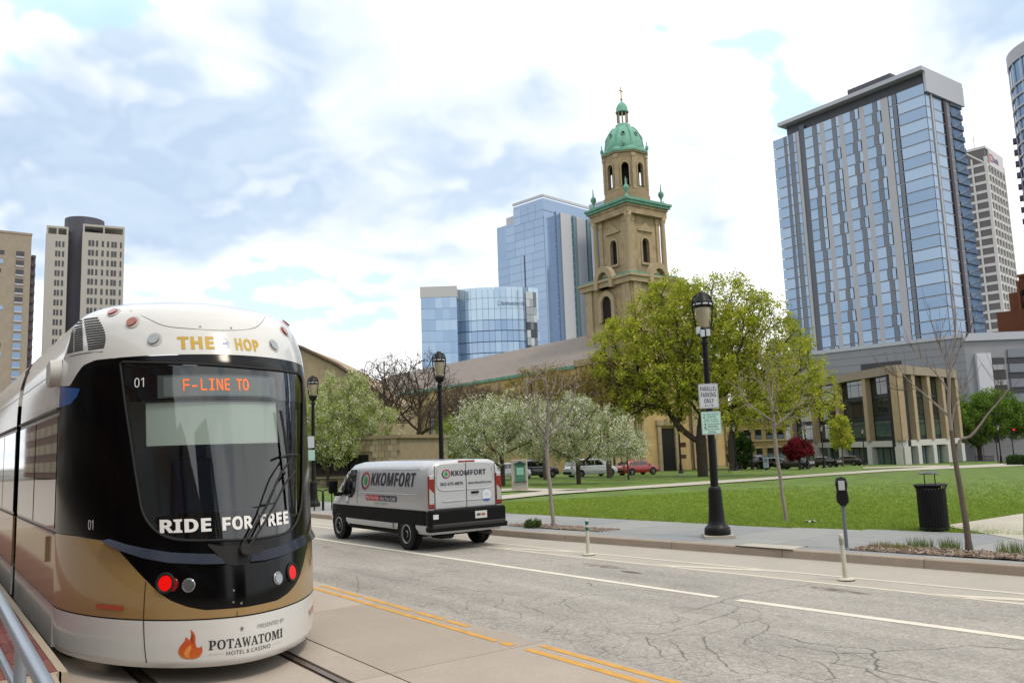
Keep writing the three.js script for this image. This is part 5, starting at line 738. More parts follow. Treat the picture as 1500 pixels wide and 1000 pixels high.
{ // lower curved glass building with a name on its crown
  const c = atDist(722, 470, 345), y0 = parkY(-200), H = atDist(735, 409, 330).y - y0, o = thing('curved_glass_building', 'lower curved glass office building with a name along its crown', 'building', [c.x, y0, c.z]);
  const R = 34, toCam = Math.atan2(-c.z, -c.x), pan = [phys(0x95acc6, .08, { metalness: .6 }), phys(0x9fb6cc, .08, { metalness: .6 }), phys(0x8ba4c0, .08, { metalness: .6 }), phys(0xaec3d4, .08, { metalness: .6 })];
  const SGN = -1, C = V(-Math.cos(toCam) * R, 0, -Math.sin(toCam) * R), arc = (a) => V(C.x + Math.cos(toCam + a) * R, 0, C.z + Math.sin(toCam + a) * R);
  const a0 = -.62, a1 = .72, na = 18, fl = 16, fh = H / fl;
  for (let f = 0; f < fl; f++) for (let i = 0; i < na; i++) { const a = lerp(a0, a1, (i + .5) / na), p = arc(a), tall = f >= fl - 3; obj('glass_panel', box(R * (a1 - a0) / na - .1, fh - (tall ? .12 : .35), .4, p.x, (f + .5) * fh, p.z, Math.PI / 2 - toCam - a), pan[tall ? 3 : Math.floor(hash2(f, i >> 1, 8) * 3)], o); }
  obj('core', new THREE.CylinderGeometry(R - .5, R - .5, H - 1, 60, 1, false, Math.PI / 2 - toCam - .62, 1.24).translate(C.x, H / 2 - .5, C.z), std(0x55708f, .5, .3), o);
  { // lattice column in grey and white plates
    const pl = [std(0x3f444c, .6), std(0x9aa2a8, .6), std(0x6b757e, .6), std(0xb9c0c4, .6)]; for (const [a, wd, hh] of [[.5, 5, H - 2], [-.62, 3.4, H - 4]]) for (let f = 0; f < 22; f++) for (let i = 0; i < 3; i++) { const aa = a + (i - 1) * wd / R / 3, p = V(C.x + Math.cos(toCam - aa) * (R + .8), 0, C.z + Math.sin(toCam - aa) * (R + .8)); if (a < 0) p.set(C.x + Math.cos(toCam - aa) * (R + .6), 0, C.z + Math.sin(toCam - aa) * (R + .6)); obj('lattice_plate', box(wd / 3, hh / 22 - .15, .4, p.x, (f + .5) * hh / 22, p.z, Math.PI / 2 - toCam + aa), pl[Math.floor(hash2(f, i, 77) * 4)], o); } }
  { const n = 14, tx = canvasTex(1024, 96, (cx, w, h) => { ft(cx, 'Northwestern Mutual', 110, 12, w - 120, h - 28, '80px sans-serif', '#46586e'); cx.strokeStyle = '#46586e'; cx.lineWidth = 9; cx.beginPath(); cx.arc(50, 46, 30, .6, 5.2); cx.stroke(); }); obj('sign_lettering', grid(n, 1, (u, v) => { const a = lerp(-.08, -.58, u), p = V(C.x + Math.cos(toCam - a) * (R + .6), 0, C.z + Math.sin(toCam - a) * (R + .6)); const b2 = toCam + lerp(.06, .5, u) * SGN; return [C.x + Math.cos(b2) * (R + .7), H - 8.5 + v * 2.6, C.z + Math.sin(b2) * (R + .7)]; }), new THREE.MeshStandardMaterial({ map: tx, transparent: true, roughness: .6 }), o); }
  const q = atDist(643, 470, 340), o2 = thing('office_block', 'pale stone and glass office block beside the curved glass building', 'building', [q.x, y0, q.z], Math.PI / 2 - toCam); const H2 = atDist(645, 418, 340).y - y0;
  obj('core', boxB(15, H2 - 4.6, 20, 0, 0, -11), pan[0], o2); for (let f = 0; f < 15; f++) for (let i = 0; i < 5; i++) obj('glass_panel', box(2.9, (H2 - 5) / 15 - .3, .3, -6 + i * 3, (f + .5) * (H2 - 5) / 15, -.9), pan[Math.floor(hash2(f, i, 4) * 3)], o2); obj('stone_crown', boxB(15.4, 4.6, 20.5, 0, H2 - 4.8, -11), std(0xb4b6b6, .7), o2);
}
{ // two pale towers with a dark drum between, and a tan block, down the street
  const W = std(0xa7a39c, .8), drum = grainy(0x4a4a55, .1, 6, 95, .7), y0 = -.3;
  const p = atDist(128, 330, 380), o = thing('twin_tower', 'pair of pale slab towers joined by a dark round shaft', 'building', [p.x, y0, p.z], Math.PI / 2 - .14);
  o.scale.set(.77, 1, .77);
  const H = 103;
  const slab = (u0, u1, h, dep, zz) => { obj('slab', boxB(u1 - u0, h - 3.4, dep, (u0 + u1) / 2, 0, zz - dep / 2), W, o); obj('slab_side', boxB(.2, h - 3.4, dep - .4, u0 - .1, 0, zz - dep / 2), W, o); for (const [a, b] of [[u0, u0 + .9], [u1 - .9, u1], [(u0 + u1) / 2 - .4, (u0 + u1) / 2 + .4]]) obj('crown_post', boxB(b - a, 2.6, .9, (a + b) / 2, h - 3.4, zz - .45), W, o); obj('crown_beam', boxB(u1 - u0, .9, dep, (u0 + u1) / 2, h - .8, zz - dep / 2), W, o); };
  slab(-2.3, 18.3, H, 16, 0); slab(-19.6, -9.2, H - 1.5, 14, -2);
  obj('round_shaft', cyl(10, 10, 107.5 - y0, -1.5, 0, -17, 40), drum, o);
  for (let f = 0; f < 21; f++) { const y = H - 8 - f * 4.1; for (const [u, w] of [[1.2, 1.2], [2.8, 1.2], [4.8, 1.1], [7.6, 1.1], [10.2, 1.1], [12.4, 1.2], [13.9, 1.2], [16.6, .9]]) obj('window', box(w, 2.5, .14, u, y, .04), darkWin, o); for (const u of [-14.6, -13.2, -11.4]) obj('window', box(1.0, 2.4, .14, u, y - 1, -1.96), darkWin, o); }
  const p2 = atDist(46, 345, 300), o2 = thing('tan_apartment_block', 'tan apartment block with scattered windows and stacked balconies', 'building', [p2.x, -.3, p2.z], Math.PI / 2), tan = grainy(0x94897a, .08, 6, 96, .88, .4), H2 = p2.y + .3;
  obj('wall', boxB(44, H2, 22, -22, 0, -11), tan, o2); obj('side_block', boxB(1.6, H2 - 6, 18, .8, 0, -12), std(0x6a6470, .7), o2); obj('parapet', boxB(44.3, .7, 22.3, -22, H2, -11), tan, o2);
  for (let f = 0; f < 21; f++) { const y = H2 - 6.5 - f * 2.95; const b = obj(f < 6 ? 'loggia_shade' : 'bay_window', box(2.2, 1.9, .3, -3, y, .0), f < 6 ? darkWin : skyGlass[2], o2); obj('rail', box(2.3, .5, .1, -3, y - .9, .2), paleMetal, b); obj('side_balcony', box(1.2, .9, 1.2, .9, y, -1.9), std(0x4a3f44, .7), o2); for (const u of [-8.3, -11, -15]) if (hash2(f, u * 10 | 0, 6) > .2) obj('window', box(1.1 + hash2(f, 7, u | 0) * .6, 1.3, .14, u + (hash2(f, 2, u | 0) - .5) * 1.0, y + .2, .04), hash2(f, u | 0, 8) > .4 ? darkWin : skyGlass[1], o2); }  // lowest-index bays: flat dark panes in place of shaded loggia recesses
}
{ // office with tan columns across the lawn
  const A = atDist(1128, 590, 173), B = atDist(1311, 536, 135), C = atDist(1399, 550, 156), y0 = parkY(-117) - .3, H = 12.6 - y0, tan = grainy(0x9d8b70, .12, 4, 97, .88, .4), fas = grainy(0x8b8072, .1, 4, 98, .88, .4), white = std(0xb4b3ae, .75), gl = [phys(0x1c2628, .08, { clearcoat: .8 }), phys(0x262f30, .08, { clearcoat: .8 }), phys(0x161d20, .08, { clearcoat: .8 })], glLow = phys(0x38514e, .08, { clearcoat: .8 }), mul = std(0x10191a, .6);
  A.y = B.y = C.y = 0;
  const o = thing('office_building', 'four storey office with tan columns, dark glass and a white ground floor', 'building', [B.x, y0, B.z]);
  const face = (P, Q, n) => { const g = new THREE.Group(), L = P.distanceTo(Q), ang = -Math.atan2(Q.z - P.z, Q.x - P.x); const M4 = new THREE.Matrix4().makeRotationY(ang).setPosition(P.x - B.x, 0, P.z - B.z), ad = (name, geo, m, par = o) => obj(name, geo.applyMatrix4(M4), m, par);
    ad('wall_core', boxB(L, H - .5, .5, L / 2, 0, -1.2), mul); ad('fascia', boxB(L + .4, 1.3, 1.6, L / 2, H - 1.3, -.5), fas); ad('ground_floor_band', boxB(L, .9, .9, L / 2, 2.9, -.5), white);
    for (let i = 0; i <= n; i++) { const x = i * L / n; ad('column', boxB(1.05, H - 1.3 - 3.8, .9, x, 3.8, -.3), tan); ad('ground_pier', boxB(1.3, 2.9, 1.0, x, 0, -.35), white); if (i === n) break;
      const w = L / n - 1.25, xm = x + L / n / 2; const gw = ad('ground_window', box(w - .6, 2.7, .12, xm, 1.4, -.75), glLow); for (const q of [-.25, .0, .25]) ad('mullion', box(.1, 2.7, .1, xm + q * w, 1.4, -.66), mul, gw);
      for (let f = 0; f < 3; f++) { const fh = (H - 5.1) / 3, y = 3.8 + f * fh; ad('spandrel', box(w, .6, .2, xm, y + .25, -.8), mul); for (let k = 0; k < 3; k++) { const pw = ad('window_pane', box(w / 3 - .12, fh - .75, .1, xm + (k - 1) * w / 3, y + .62 + (fh - .75) / 2, -.85), f ? gl[(i + k + f) % 3] : glLow); ad('glazing_bar', box(w / 3 - .12, .08, .1, xm + (k - 1) * w / 3, y + fh - .75, -.78), mul, pw); } } } };
  face(A, B, 5); face(B, C, 4);
  obj('roof', (() => { const s = new THREE.Shape([A, B, C, C.clone().add(A).sub(B)].map((p) => new THREE.Vector2(p.x - B.x, -(p.z - B.z)))); return new THREE.ShapeGeometry(s).rotateX(-Math.PI / 2).translate(0, H - .2, 0); })(), fas, o);
}
{ // grey parking podium below the apartment tower
  const A = atDist(1120, 530, 215), B = atDist(1412, 497, 196), C = atDist(1600, 500, 210), y0 = parkY(-180) - .3, H = 22 - y0, lg = grainy(0x84868b, .06, 6, 99, .7), o = thing('parking_podium', 'light grey parking garage podium below the apartment tower', 'building', [B.x, y0, B.z]);
  A.y = B.y = C.y = 0;
  const mk = (P, Q) => { const L = P.distanceTo(Q), M4 = new THREE.Matrix4().makeRotationY(-Math.atan2(Q.z - P.z, Q.x - P.x)).setPosition(P.x - B.x, 0, P.z - B.z); return [L, (name, geo, m) => obj(name, geo.applyMatrix4(M4), m, o)]; };
  { const [L, ad] = mk(A, B); ad('panel_wall', boxB(L, H, 1, L / 2, 0, -.5), lg); ad('parapet', boxB(L + .3, .8, 1.4, L / 2, H, -.4), paleMetal); for (let i = 1; i < 7; i++) ad('panel_joint', box(L, .08, .05, L / 2, H - i * 1.7, .03), greyPanel); ad('slot_shade', box(9, 1.4, .2, L * .62, H - 4.2, .05), std(0x3c3e42, .8)); }  // slot is a dark plate, painted for the shade of the garage inside
  { const [L, ad] = mk(B, C); ad('panel_wall', boxB(L, H, 1, L / 2, 0, -.5), lg); ad('roof_edge', boxB(L + .5, 1.6, 1.6, L / 2, H - .8, -.3), paleMetal); ad('white_fin', boxB(3.0, 11, 1.4, 3.4, H - 14.5, .1), std(0xbcbcc4, .6)); for (let i = 0; i < 4; i++) { ad('deck_shade', box(L - 9, 1.2, .3, L / 2 + 4, H - 5.2 - i * 3.1, .05), std(0x3c3e42, .8)); ad('deck_rail', box(L - 9.4, 1.75, .5, L / 2 + 4, H - 3.7 - i * 3.1, .1), greyPanel); } ad('stair_shade', box(2.6, 9, .3, 6.6, H - 9, .08), std(0x3c3e42, .8)); for (let i = 0; i < 3; i++) ad('stair_landing', box(2.6, 1.1, .5, 6.6, H - 6.5 - i * 3.2, .1), std(0x93959a, .7)); ad('entrance', box(9, 4.2, .3, 16, 2.2, .08), std(0x3c3e42, .8)); }  // deck, stair and entrance plates carry the interior's shade as dark colour
}
{ // limestone building behind the big tree
  const A = atDist(1040, 640, 150), B = atDist(1152, 640, 150), y0 = parkY(-110) - .3, H = 10.5, o = building('limestone_building', 'three storey limestone building half hidden by the big tree', A, B, y0), st = grainy(0x8d7850, .16, 3, 100, .9, .4), tr = grainy(0x9b8862, .12, 2, 101, .9, .4), w = o.userData.w; delete o.userData.w;
  obj('wall', boxB(w, H, 10, w / 2, 0, -5), st, o); obj('cornice', boxB(w + .6, .5, 10.6, w / 2, H, -5), tr, o); obj('belt_course', boxB(w + .1, .25, .3, w / 2, 4.3, .05), tr, o);
  for (let f = 0; f < 3; f++) for (let i = 0; i < 7; i++) { const x = (i + .5) * w / 7, y = 1.2 + f * 3.2; const q = obj('window', box(1.0, 1.9, .1, x, y + .95, .04), darkWin, o); obj('sill', box(1.4, .16, .25, x, y - .05, .1), tr, q); obj('lintel', box(1.4, .2, .18, x, y + 2.02, .08), tr, q); obj('pane', box(.9, .8, .04, x, y + .5, .1), skyGlass[(f + i) % 4], q); }
}
{ // low stone building and gabled hall beyond the blossom trees
  const A = atDist(395, 700, 66), B = atDist(585, 690, 60), y0 = parkY(-25) - .25, o = building('low_stone_building', 'low tan stone building with a band of dark windows', A, B, y0), w = o.userData.w, H = 3.6, st = [grainy(0x9a8b70, .14, 2.2, 102, .9, .4), grainy(0x90816a, .14, 2.2, 103, .9, .4), grainy(0xa3957c, .14, 2.2, 104, .9, .4)]; delete o.userData.w;
  obj('wall', boxB(w, H, 8, w / 2, 0, -4.2), st[1], o); obj('coping', boxB(w + .4, .25, 8.4, w / 2, H, -4.2), grainy(0x8a7b62, .1, 2, 105), o);
  for (let r = 0; r < 8; r++) for (let i = 0; i < 22; i++) { const bw = w / 22, x = (i + (r % 2) * .5) * bw; if (x + bw > w + .01 || (r > 1 && r < 6 && x > w * .36 && x < w * .78)) continue; obj('stone_block', box(bw - .03, .43, .1, x + bw / 2, r * .45 + .23, -.17), st[(i * 7 + r * 3) % 3], o); }
  for (let i = 0; i < 7; i++) obj('window_pane', box(w * .055, 1.5, .08, w * .39 + i * w * .058, 1.75, -.14), darkWin, o); obj('window_sill', box(w * .44, .15, .3, w * .57, .93, -.1), st[2], o);
  const A2 = atDist(380, 690, 92), B2 = atDist(575, 690, 87), o2 = building('gabled_hall', 'tall tan hall with a long sloping gable behind the trees', A2, B2, parkY(-40) - .3), L = o2.userData.w; delete o2.userData.w;
  const top = (px, py, d) => atDist(px, py, d).y - o2.position.y; obj('gable_wall', mUV(extrude([[0, 0], [L, 0], [L, top(575, 590, 87)], [L * .6, top(500, 535, 88)], [L * .34, top(448, 512, 90)], [0, top(380, 488, 92)]], 10).translate(0, 0, -10)), st[0], o2); obj('roof_edge', [bar(V(-.2, top(380, 486, 92), .1), V(L * .34, top(448, 510, 90), .1), .22, 6), bar(V(L * .34, top(448, 510, 90), .1), V(L * .6, top(500, 533, 88), .1), .22, 6), bar(V(L * .6, top(500, 533, 88), .1), V(L, top(575, 588, 87), .1), .22, 6)], std(0x5b4a3a, .8), o2);
}
// street walls on the photographer's side, out of the picture: the tram's paint and glass mirror them
{
  const br = [grainy(0x5a4034, .14, 4, 106), grainy(0x6a5a4a, .12, 4, 107), grainy(0x4a4642, .12, 4, 108)];
  const row = [[-205, 60, 26, 16], [-150, 44, 22, 16], [-108, 36, 26, 15], [-79, 18, 17, 13], [-58, 20, 22, 14], [-34, 22, 14, 11], [-9, 26, 19, 15], [19, 26, 12, 13], [44, 24, 24, 16]];
  row.forEach(([x, w, h, d], i) => { const o = thing('street_building', ['long brown warehouse far down the tram street', 'long tan block far down the tram street', 'wide grey apartment block down the tram street', 'narrow brown corner block down the tram street', 'brown brick office block across the tram street', 'low tan shop block across the tram street', 'grey brick hotel across the tram street', 'short tan block across the tram street', 'tall brown block at the street corner'][i], 'building', [x, 0, 19]); obj('wall', boxB(w, h, d, 0, 0, d / 2), br[i % 3], o); for (let f = 0; f < Math.floor(h / 3.6); f++) for (let k = 0; k < 6; k++) obj('window', box(w / 6 - 1.2, 2, .1, -w / 2 + (k + .5) * w / 6, f * 3.6 + 2.2, -.04), darkWin, o); });
  const oc = thing('corner_building', 'dark brick building across the junction behind the tram stop', 'building', [52, 0, -8]); obj('wall', boxB(18, 17, 24, 0, 0, 0), br[0], oc); for (let f = 0; f < 4; f++) for (let k = 0; k < 6; k++) obj('window', box(.1, 2, 2.6, -9.05, f * 3.8 + 2.4, -9.6 + k * 3.9), darkWin, oc);
}

// ---------- trees and plants ----------
const bark = { grey: grainy(0x5f564c, .3, .7, 111, .95, .5, .02), dark: grainy(0x3d352c, .3, .8, 112, .95, .5, .02), pale: grainy(0x8a8178, .2, .5, 113, .95, .5, .006), brown: grainy(0x574a40, .25, .6, 114, .95, .5, .01) };
function leafClump(seed, n, R, s) { // n small folded leaves scattered in a ball of radius R
  const r = rngOf(seed), P = [], N = [];
  for (let i = 0; i < n; i++) {
    const a = r() * 6.283, u = r() * 2 - 1, q = Math.cbrt(r()) * R, c = V(Math.cos(a) * Math.sqrt(1 - u * u), u, Math.sin(a) * Math.sqrt(1 - u * u)).multiplyScalar(q), d = V(r() - .5, r() - .6, r() - .5).normalize(), w = V(r() - .5, r() - .5, r() - .5).cross(d).normalize(), l = s * (.7 + r() * .7), nn = d.clone().cross(w), tip = c.clone().addScaledVector(d, l), m1 = c.clone().addScaledVector(d, l * .5).addScaledVector(w, l * .32).addScaledVector(nn, l * .1), m2 = c.clone().addScaledVector(d, l * .5).addScaledVector(w, -l * .32).addScaledVector(nn, l * .1);
    for (const t of [[c, m1, tip], [c, tip, m2]]) for (const p of t) { P.push(p.x, p.y, p.z); }
  }
  const g = new THREE.BufferGeometry(); g.setAttribute('position', new THREE.Float32BufferAttribute(P, 3)); g.computeVertexNormals(); return g;
}
const leafMat = () => phys(0xffffff, .9, { transmission: .35, thickness: 0, specularIntensity: .25 });
const LM = leafMat(), petalMat = phys(0xffffff, .9, { transmission: .25, thickness: 0, specularIntensity: .2 });
function skeleton({ env, n, step, kill, infl, trunk, seed, tropism = .12, maxIt = 120 }) {
  const r = rngOf(seed), A = [];
  const tot = env.reduce((s, e) => s + e[3] * e[4] * e[5], 0);
  for (const [cx, cy, cz, rx, ry, rz] of env) { const k = Math.round(n * rx * ry * rz / tot); for (let i = 0; i < k; i++) { let x, y, z, q; do { x = r() * 2 - 1; y = r() * 2 - 1; z = r() * 2 - 1; q = x * x + y * y + z * z; } while (q > 1 || (q < .12 && r() < .6)); A.push(V(cx + x * rx, cy + y * ry, cz + z * rz)); } }
  const N = trunk.map((p, i) => ({ p, par: i - 1, k: 0 }));
  let alive = A.slice();
  for (let it = 0; it < maxIt && alive.length; it++) {
    const pull = new Map(), cell = new Map(), key = (x, y, z) => (x * 73856093) ^ (y * 19349663) ^ (z * 83492791), c = infl;
    N.forEach((q, i) => { const k = key(Math.floor(q.p.x / c), Math.floor(q.p.y / c), Math.floor(q.p.z / c)); if (!cell.has(k)) cell.set(k, []); cell.get(k).push(i); });
    alive = alive.filter((a) => {
      let best = -1, bd = it < 12 ? 1e9 : infl * infl; const ax = Math.floor(a.x / c), ay = Math.floor(a.y / c), az = Math.floor(a.z / c);
      if (it < 12) N.forEach((q, i) => { const d = q.p.distanceToSquared(a); if (d < bd) { bd = d; best = i; } });
      else for (let i = -1; i < 2; i++) for (let j = -1; j < 2; j++) for (let k = -1; k < 2; k++) for (const m of cell.get(key(ax + i, ay + j, az + k)) ?? []) { const d = N[m].p.distanceToSquared(a); if (d < bd) { bd = d; best = m; } }
      if (best < 0) return true; if (bd < kill * kill) return false;
      if (bd < infl * infl * 9 || it < 12) { if (!pull.has(best)) pull.set(best, V(0, 0, 0)); pull.get(best).add(a.clone().sub(N[best].p).normalize()); } return true;
    });
    if (!pull.size) break; const before = N.length;
    for (const [i, d] of pull) { if (N[i].k > 2) continue; d.normalize(); const par = N[i].par >= 0 ? N[i].p.clone().sub(N[N[i].par].p).normalize() : V(0, 1, 0); d.addScaledVector(par, .45).add(V((r() - .5) * .35, tropism + (r() - .5) * .3, (r() - .5) * .35)).normalize(); N.push({ p: N[i].p.clone().addScaledVector(d, step * (.8 + r() * .4)), par: i, k: 0 }); N[i].k++; }
    if (N.length === before || N.length > 9000) break;
  }
  const twigs = [], n0 = N.length; // fine end twigs
  for (let i = trunk.length; i < n0; i++) if (N[i].k === 0) twigs.push(i);
  return { N, twigs };
}
function wood(N, trunkR, twigR, split) {
  const w = new Float64Array(N.length).fill(0), e = 2.3; for (let i = N.length - 1; i >= 0; i--) { if (w[i] === 0) w[i] = 1; if (N[i].par >= 0) w[N[i].par] += w[i]; }
  const rad = (i) => Math.max(twigR, trunkR * Math.pow(w[i] / w[0], 1 / e)), big = [], small = [];
  const push = (L, a, b, ra, rb, s) => { const d = b.clone().sub(a).normalize(), u = Math.abs(d.y) < .9 ? V(0, 1, 0) : V(1, 0, 0), x = d.clone().cross(u).normalize(), y = d.clone().cross(x), bb = b.clone().addScaledVector(d, rb * .5); for (let k = 0; k < s; k++) { const t0 = k / s * 6.2832, t1 = (k + 1) / s * 6.2832, f = (c, r, t) => { const nx = x.x * Math.cos(t) + y.x * Math.sin(t), ny = x.y * Math.cos(t) + y.y * Math.sin(t), nz = x.z * Math.cos(t) + y.z * Math.sin(t); return [c.x + nx * r, c.y + ny * r, c.z + nz * r, nx, ny, nz, t * .3, c.y]; }; const p = f(a, ra, t0), q = f(a, ra, t1), m = f(bb, rb, t1), n = f(bb, rb, t0); for (const v of [p, q, m, p, m, n]) L.push(v); } };
  for (let i = 1; i < N.length; i++) { const j = N[i].par; if (j < 0) continue; const ra = rad(j), rb = rad(i), rs = Math.min(ra, rb * 1.6); push(rs > split ? big : small, N[j].p, N[i].p, rs, rb, rb > .06 ? 10 : rb > .02 ? 6 : 3); }
  const mk = (L) => { const g = new THREE.BufferGeometry(), P = new Float32Array(L.length * 3), Nn = new Float32Array(L.length * 3), U = new Float32Array(L.length * 2); L.forEach((v, i) => { P.set(v.slice(0, 3), i * 3); Nn.set(v.slice(3, 6), i * 3); U.set(v.slice(6, 8), i * 2); }); g.setAttribute('position', new THREE.BufferAttribute(P, 3)); g.setAttribute('normal', new THREE.BufferAttribute(Nn, 3)); g.setAttribute('uv', new THREE.BufferAttribute(U, 2)); return g; };
  return [big.length ? mk(big) : null, small.length ? mk(small) : null];
}
function tree(name, label, pos, o, group) {
  const t = thing(name, label, o.category ?? 'tree', [pos.x, pos.y, pos.z], 0, group), r = rngOf(o.seed + 77);
  const { N } = skeleton(o);
  if (o.spray) { const n0 = N.length; for (let i = o.trunk.length; i < n0; i++) { const c = N[i].k === 0 ? o.spray : (r() < .3 ? 1 : 0); for (let k = 0; k < c; k++) { const par = N[i].par >= 0 ? N[i].p.clone().sub(N[N[i].par].p).normalize() : V(0, 1, 0), d = par.add(V(r() - .5, r() * .7 - .15, r() - .5).multiplyScalar(1.5)).normalize(), l = o.step * (.5 + r() * .8); let p = N[i].p, q = i; for (let s = 0; s < 2; s++) { p = p.clone().addScaledVector(d, l * .55); d.add(V(r() - .5, r() * .4 - .1, r() - .5).multiplyScalar(.5)).normalize(); N.push({ p, par: q, k: 0 }); N[q].k++; q = N.length - 1; } } } }
  const [big, small] = wood(N, o.trunkR, o.twigR ?? .012, o.trunkR * .55);
  if (big) obj('trunk', big, o.bark ?? bark.grey, t); if (small) obj('branches', small, o.limbBark ?? o.bark ?? bark.grey, t);
  if (o.leaves) {
    const { count, clump, colors, spread = .35, mat = LM, from = .0 } = o.leaves, ends = []; N.forEach((q, i) => { if (i < o.trunk.length + 2) return; if (q.k === 0 || (q.k === 1 && i > N.length * from && r() < .35)) ends.push(q.p); });
    const im = new THREE.InstancedMesh(clump, mat, count), M4 = new THREE.Matrix4(), Q = new THREE.Quaternion(), C = new THREE.Color();
    for (let i = 0; i < count; i++) { const p = ends[Math.floor(r() * ends.length)]; const s = .6 + r() * .8; Q.setFromEuler(new THREE.Euler(r() * 6.28, r() * 6.28, r() * 6.28)); M4.compose(V(p.x + (r() - .5) * 2 * spread, p.y + (r() - .5) * 2 * spread, p.z + (r() - .5) * 2 * spread), Q, V(s, s, s)); im.setMatrixAt(i, M4); const c = colors[Math.floor(r() * colors.length)], v = .8 + r() * .4; C.set(c); im.setColorAt(i, C.multiplyScalar(v)); }
    im.name = 'crown'; im.userData.kind = 'stuff'; im.castShadow = im.receiveShadow = true; t.add(im);
  }
  return t;
}
const park = (px, py) => { const p = atPark(px, py); p.y = parkY(p.z) - .03; return p; };
const up = (h, n, lx = 0, lz = 0) => Array.from({ length: n + 1 }, (_, i) => V(lx * i / n + Math.sin(i * 1.7) * .015 * h / 3, h * i / n, lz * i / n));
const clumpA = leafClump(1, 9, .34, .15), clumpS = leafClump(2, 8, .2, .085), clumpB = leafClump(3, 9, .26, .1);
// right and left as seen from the street, for crowns that spread sideways
const RT = V(.71, 0, -.70), spreadE = (s, y, d, rs, ry, rd = rs) => [RT.x * s - .7 * d, y, RT.z * s - .71 * d, rs, ry, rd];

const springGreen = [0xabaf3a, 0x98a432, 0xbabb4a, 0x88962c, 0xb2b340];
tree('elm_tree', 'broad spreading tree in fresh yellow green leaf in front of the church', park(1030, 698), {
  seed: 11, n: 2900, step: .42, kill: .62, infl: 2.6, trunkR: .45, twigR: .012, trunk: [...up(2.9, 7, .1, .1)], bark: bark.dark, limbBark: bark.dark, spray: 2,
  env: [spreadE(-4.4, 10.0, 0, 4.8, 5.2, 4.6), spreadE(2.0, 12.0, .5, 5.2, 5.4, 5), spreadE(6.2, 8.8, 0, 4.4, 4.6, 4.4), spreadE(-1, 8.5, 1.0, 5.5, 4, 5), spreadE(9.3, 6.6, 0, 2.2, 2.9, 2.5), spreadE(-7.2, 7.2, 0, 2.4, 2.6, 2.6), spreadE(3.2, 6.2, -1, 4, 2.2, 3.5), spreadE(-8.4, 3.6, 0, 1.5, .8, 1.0), spreadE(.5, 10.5, 0, 4.5, 4.5, 4.5), spreadE(-1.6, 13.2, 0, 4.2, 4.0, 4.2), spreadE(4.6, 12.0, 0, 3.8, 3.6, 3.8)],
  leaves: { count: 11800, clump: clumpA, colors: springGreen, spread: .5 },
});
tree('elm_tree', 'second dark trunked tree just behind the broad spreading one', park(1074, 689), { seed: 12, n: 500, step: .5, kill: .8, infl: 3, trunkR: .42, twigR: .016, trunk: up(3.4, 7), bark: bark.dark, env: [spreadE(1, 10, 0, 5, 4.6, 5), spreadE(5, 8, 0, 3.6, 3.6, 4)], spray: 1, leaves: { count: 3200, clump: clumpA, colors: springGreen, spread: .6 } });
const blossom = [0xdeddcc, 0xd2d2bc, 0xe6e6da, 0x93a062, 0x82924e, 0xc8cbae, 0x9da874, 0x8a9856, 0x76864a], greenBlossom = [0xcccdac, 0x8a9a48, 0x98a652, 0x788a3c, 0xd2d3ba, 0xa1ae60];
const bt = (label, px, py, seed, env, trunkH, count, colors, extra = {}) => tree('blossom_tree', label, park(px, py), { seed, n: 650, step: .24, kill: .36, infl: 1.4, trunkR: .15, twigR: .009, trunk: up(trunkH, 5), bark: bark.dark, env, spray: 1, leaves: { count, clump: clumpS, colors, spread: .3, mat: petalMat }, ...extra });
bt('white blossoming tree beside the stone notice pillar', 737, 712, 21, [spreadE(-.4, 3.7, 0, 3.0, 2.4), spreadE(-1.6, 2.9, 0, 2.2, 1.7), spreadE(1.2, 4.5, 0, 1.9, 1.7)], 1.3, 4700, blossom);
bt('white blossoming tree in front of the white minivan', 848, 709, 22, [spreadE(-.6, 3.6, 0, 2.8, 2.3), spreadE(1.4, 3.3, 0, 2.6, 1.8), spreadE(-2.2, 3.0, 0, 1.7, 1.5), spreadE(3.4, 2.2, 0, 1.3, .8), spreadE(.2, 5.0, 0, 1.6, 1.2)], 1.3, 5300, blossom);
bt('greenish white blossoming tree behind the silver van', 520, 712, 23, [spreadE(-.8, 5.2, 0, 3.0, 3.0), spreadE(-2.2, 4.4, 0, 2.2, 2.8), spreadE(1.5, 4.2, 0, 2.1, 2.1), spreadE(-.8, 7.3, 0, 1.9, 1.5), spreadE(-2.4, 6.6, 0, 1.4, 1.4)], 1.4, 10500, greenBlossom);
bt('small blossoming tree beside the red hatchback', 921, 703, 24, [spreadE(0, 2.6, 0, 1.5, 1.0)], 1.1, 1300, blossom, { trunkR: .07, n: 220 });
bt('light green young tree behind the street lamp and van', 668, 706, 25, [spreadE(0, 3.4, 0, 1.9, 2.0), spreadE(-1.6, 2.6, 0, 1.2, 1.3)], 1.2, 2200, [0x7f8f3a, 0x8b9a42, 0x6b7c30], { trunkR: .09, n: 300 });
bt('low greenish blossoming tree between the tram and the van', 480, 714, 26, [spreadE(-.2, 4.0, 0, 2.2, 2.4), spreadE(.8, 3.0, 0, 1.6, 1.4)], 1.3, 4200, greenBlossom, { n: 420, trunkR: .11 });
const bare = (label, p, seed, env, trunk, o = {}) => tree('bare_tree', label, p, { seed, n: 1500, step: .34, kill: .42, infl: 2.2, trunkR: .24, twigR: .014, trunk, bark: bark.brown, env, spray: 3, ...o });
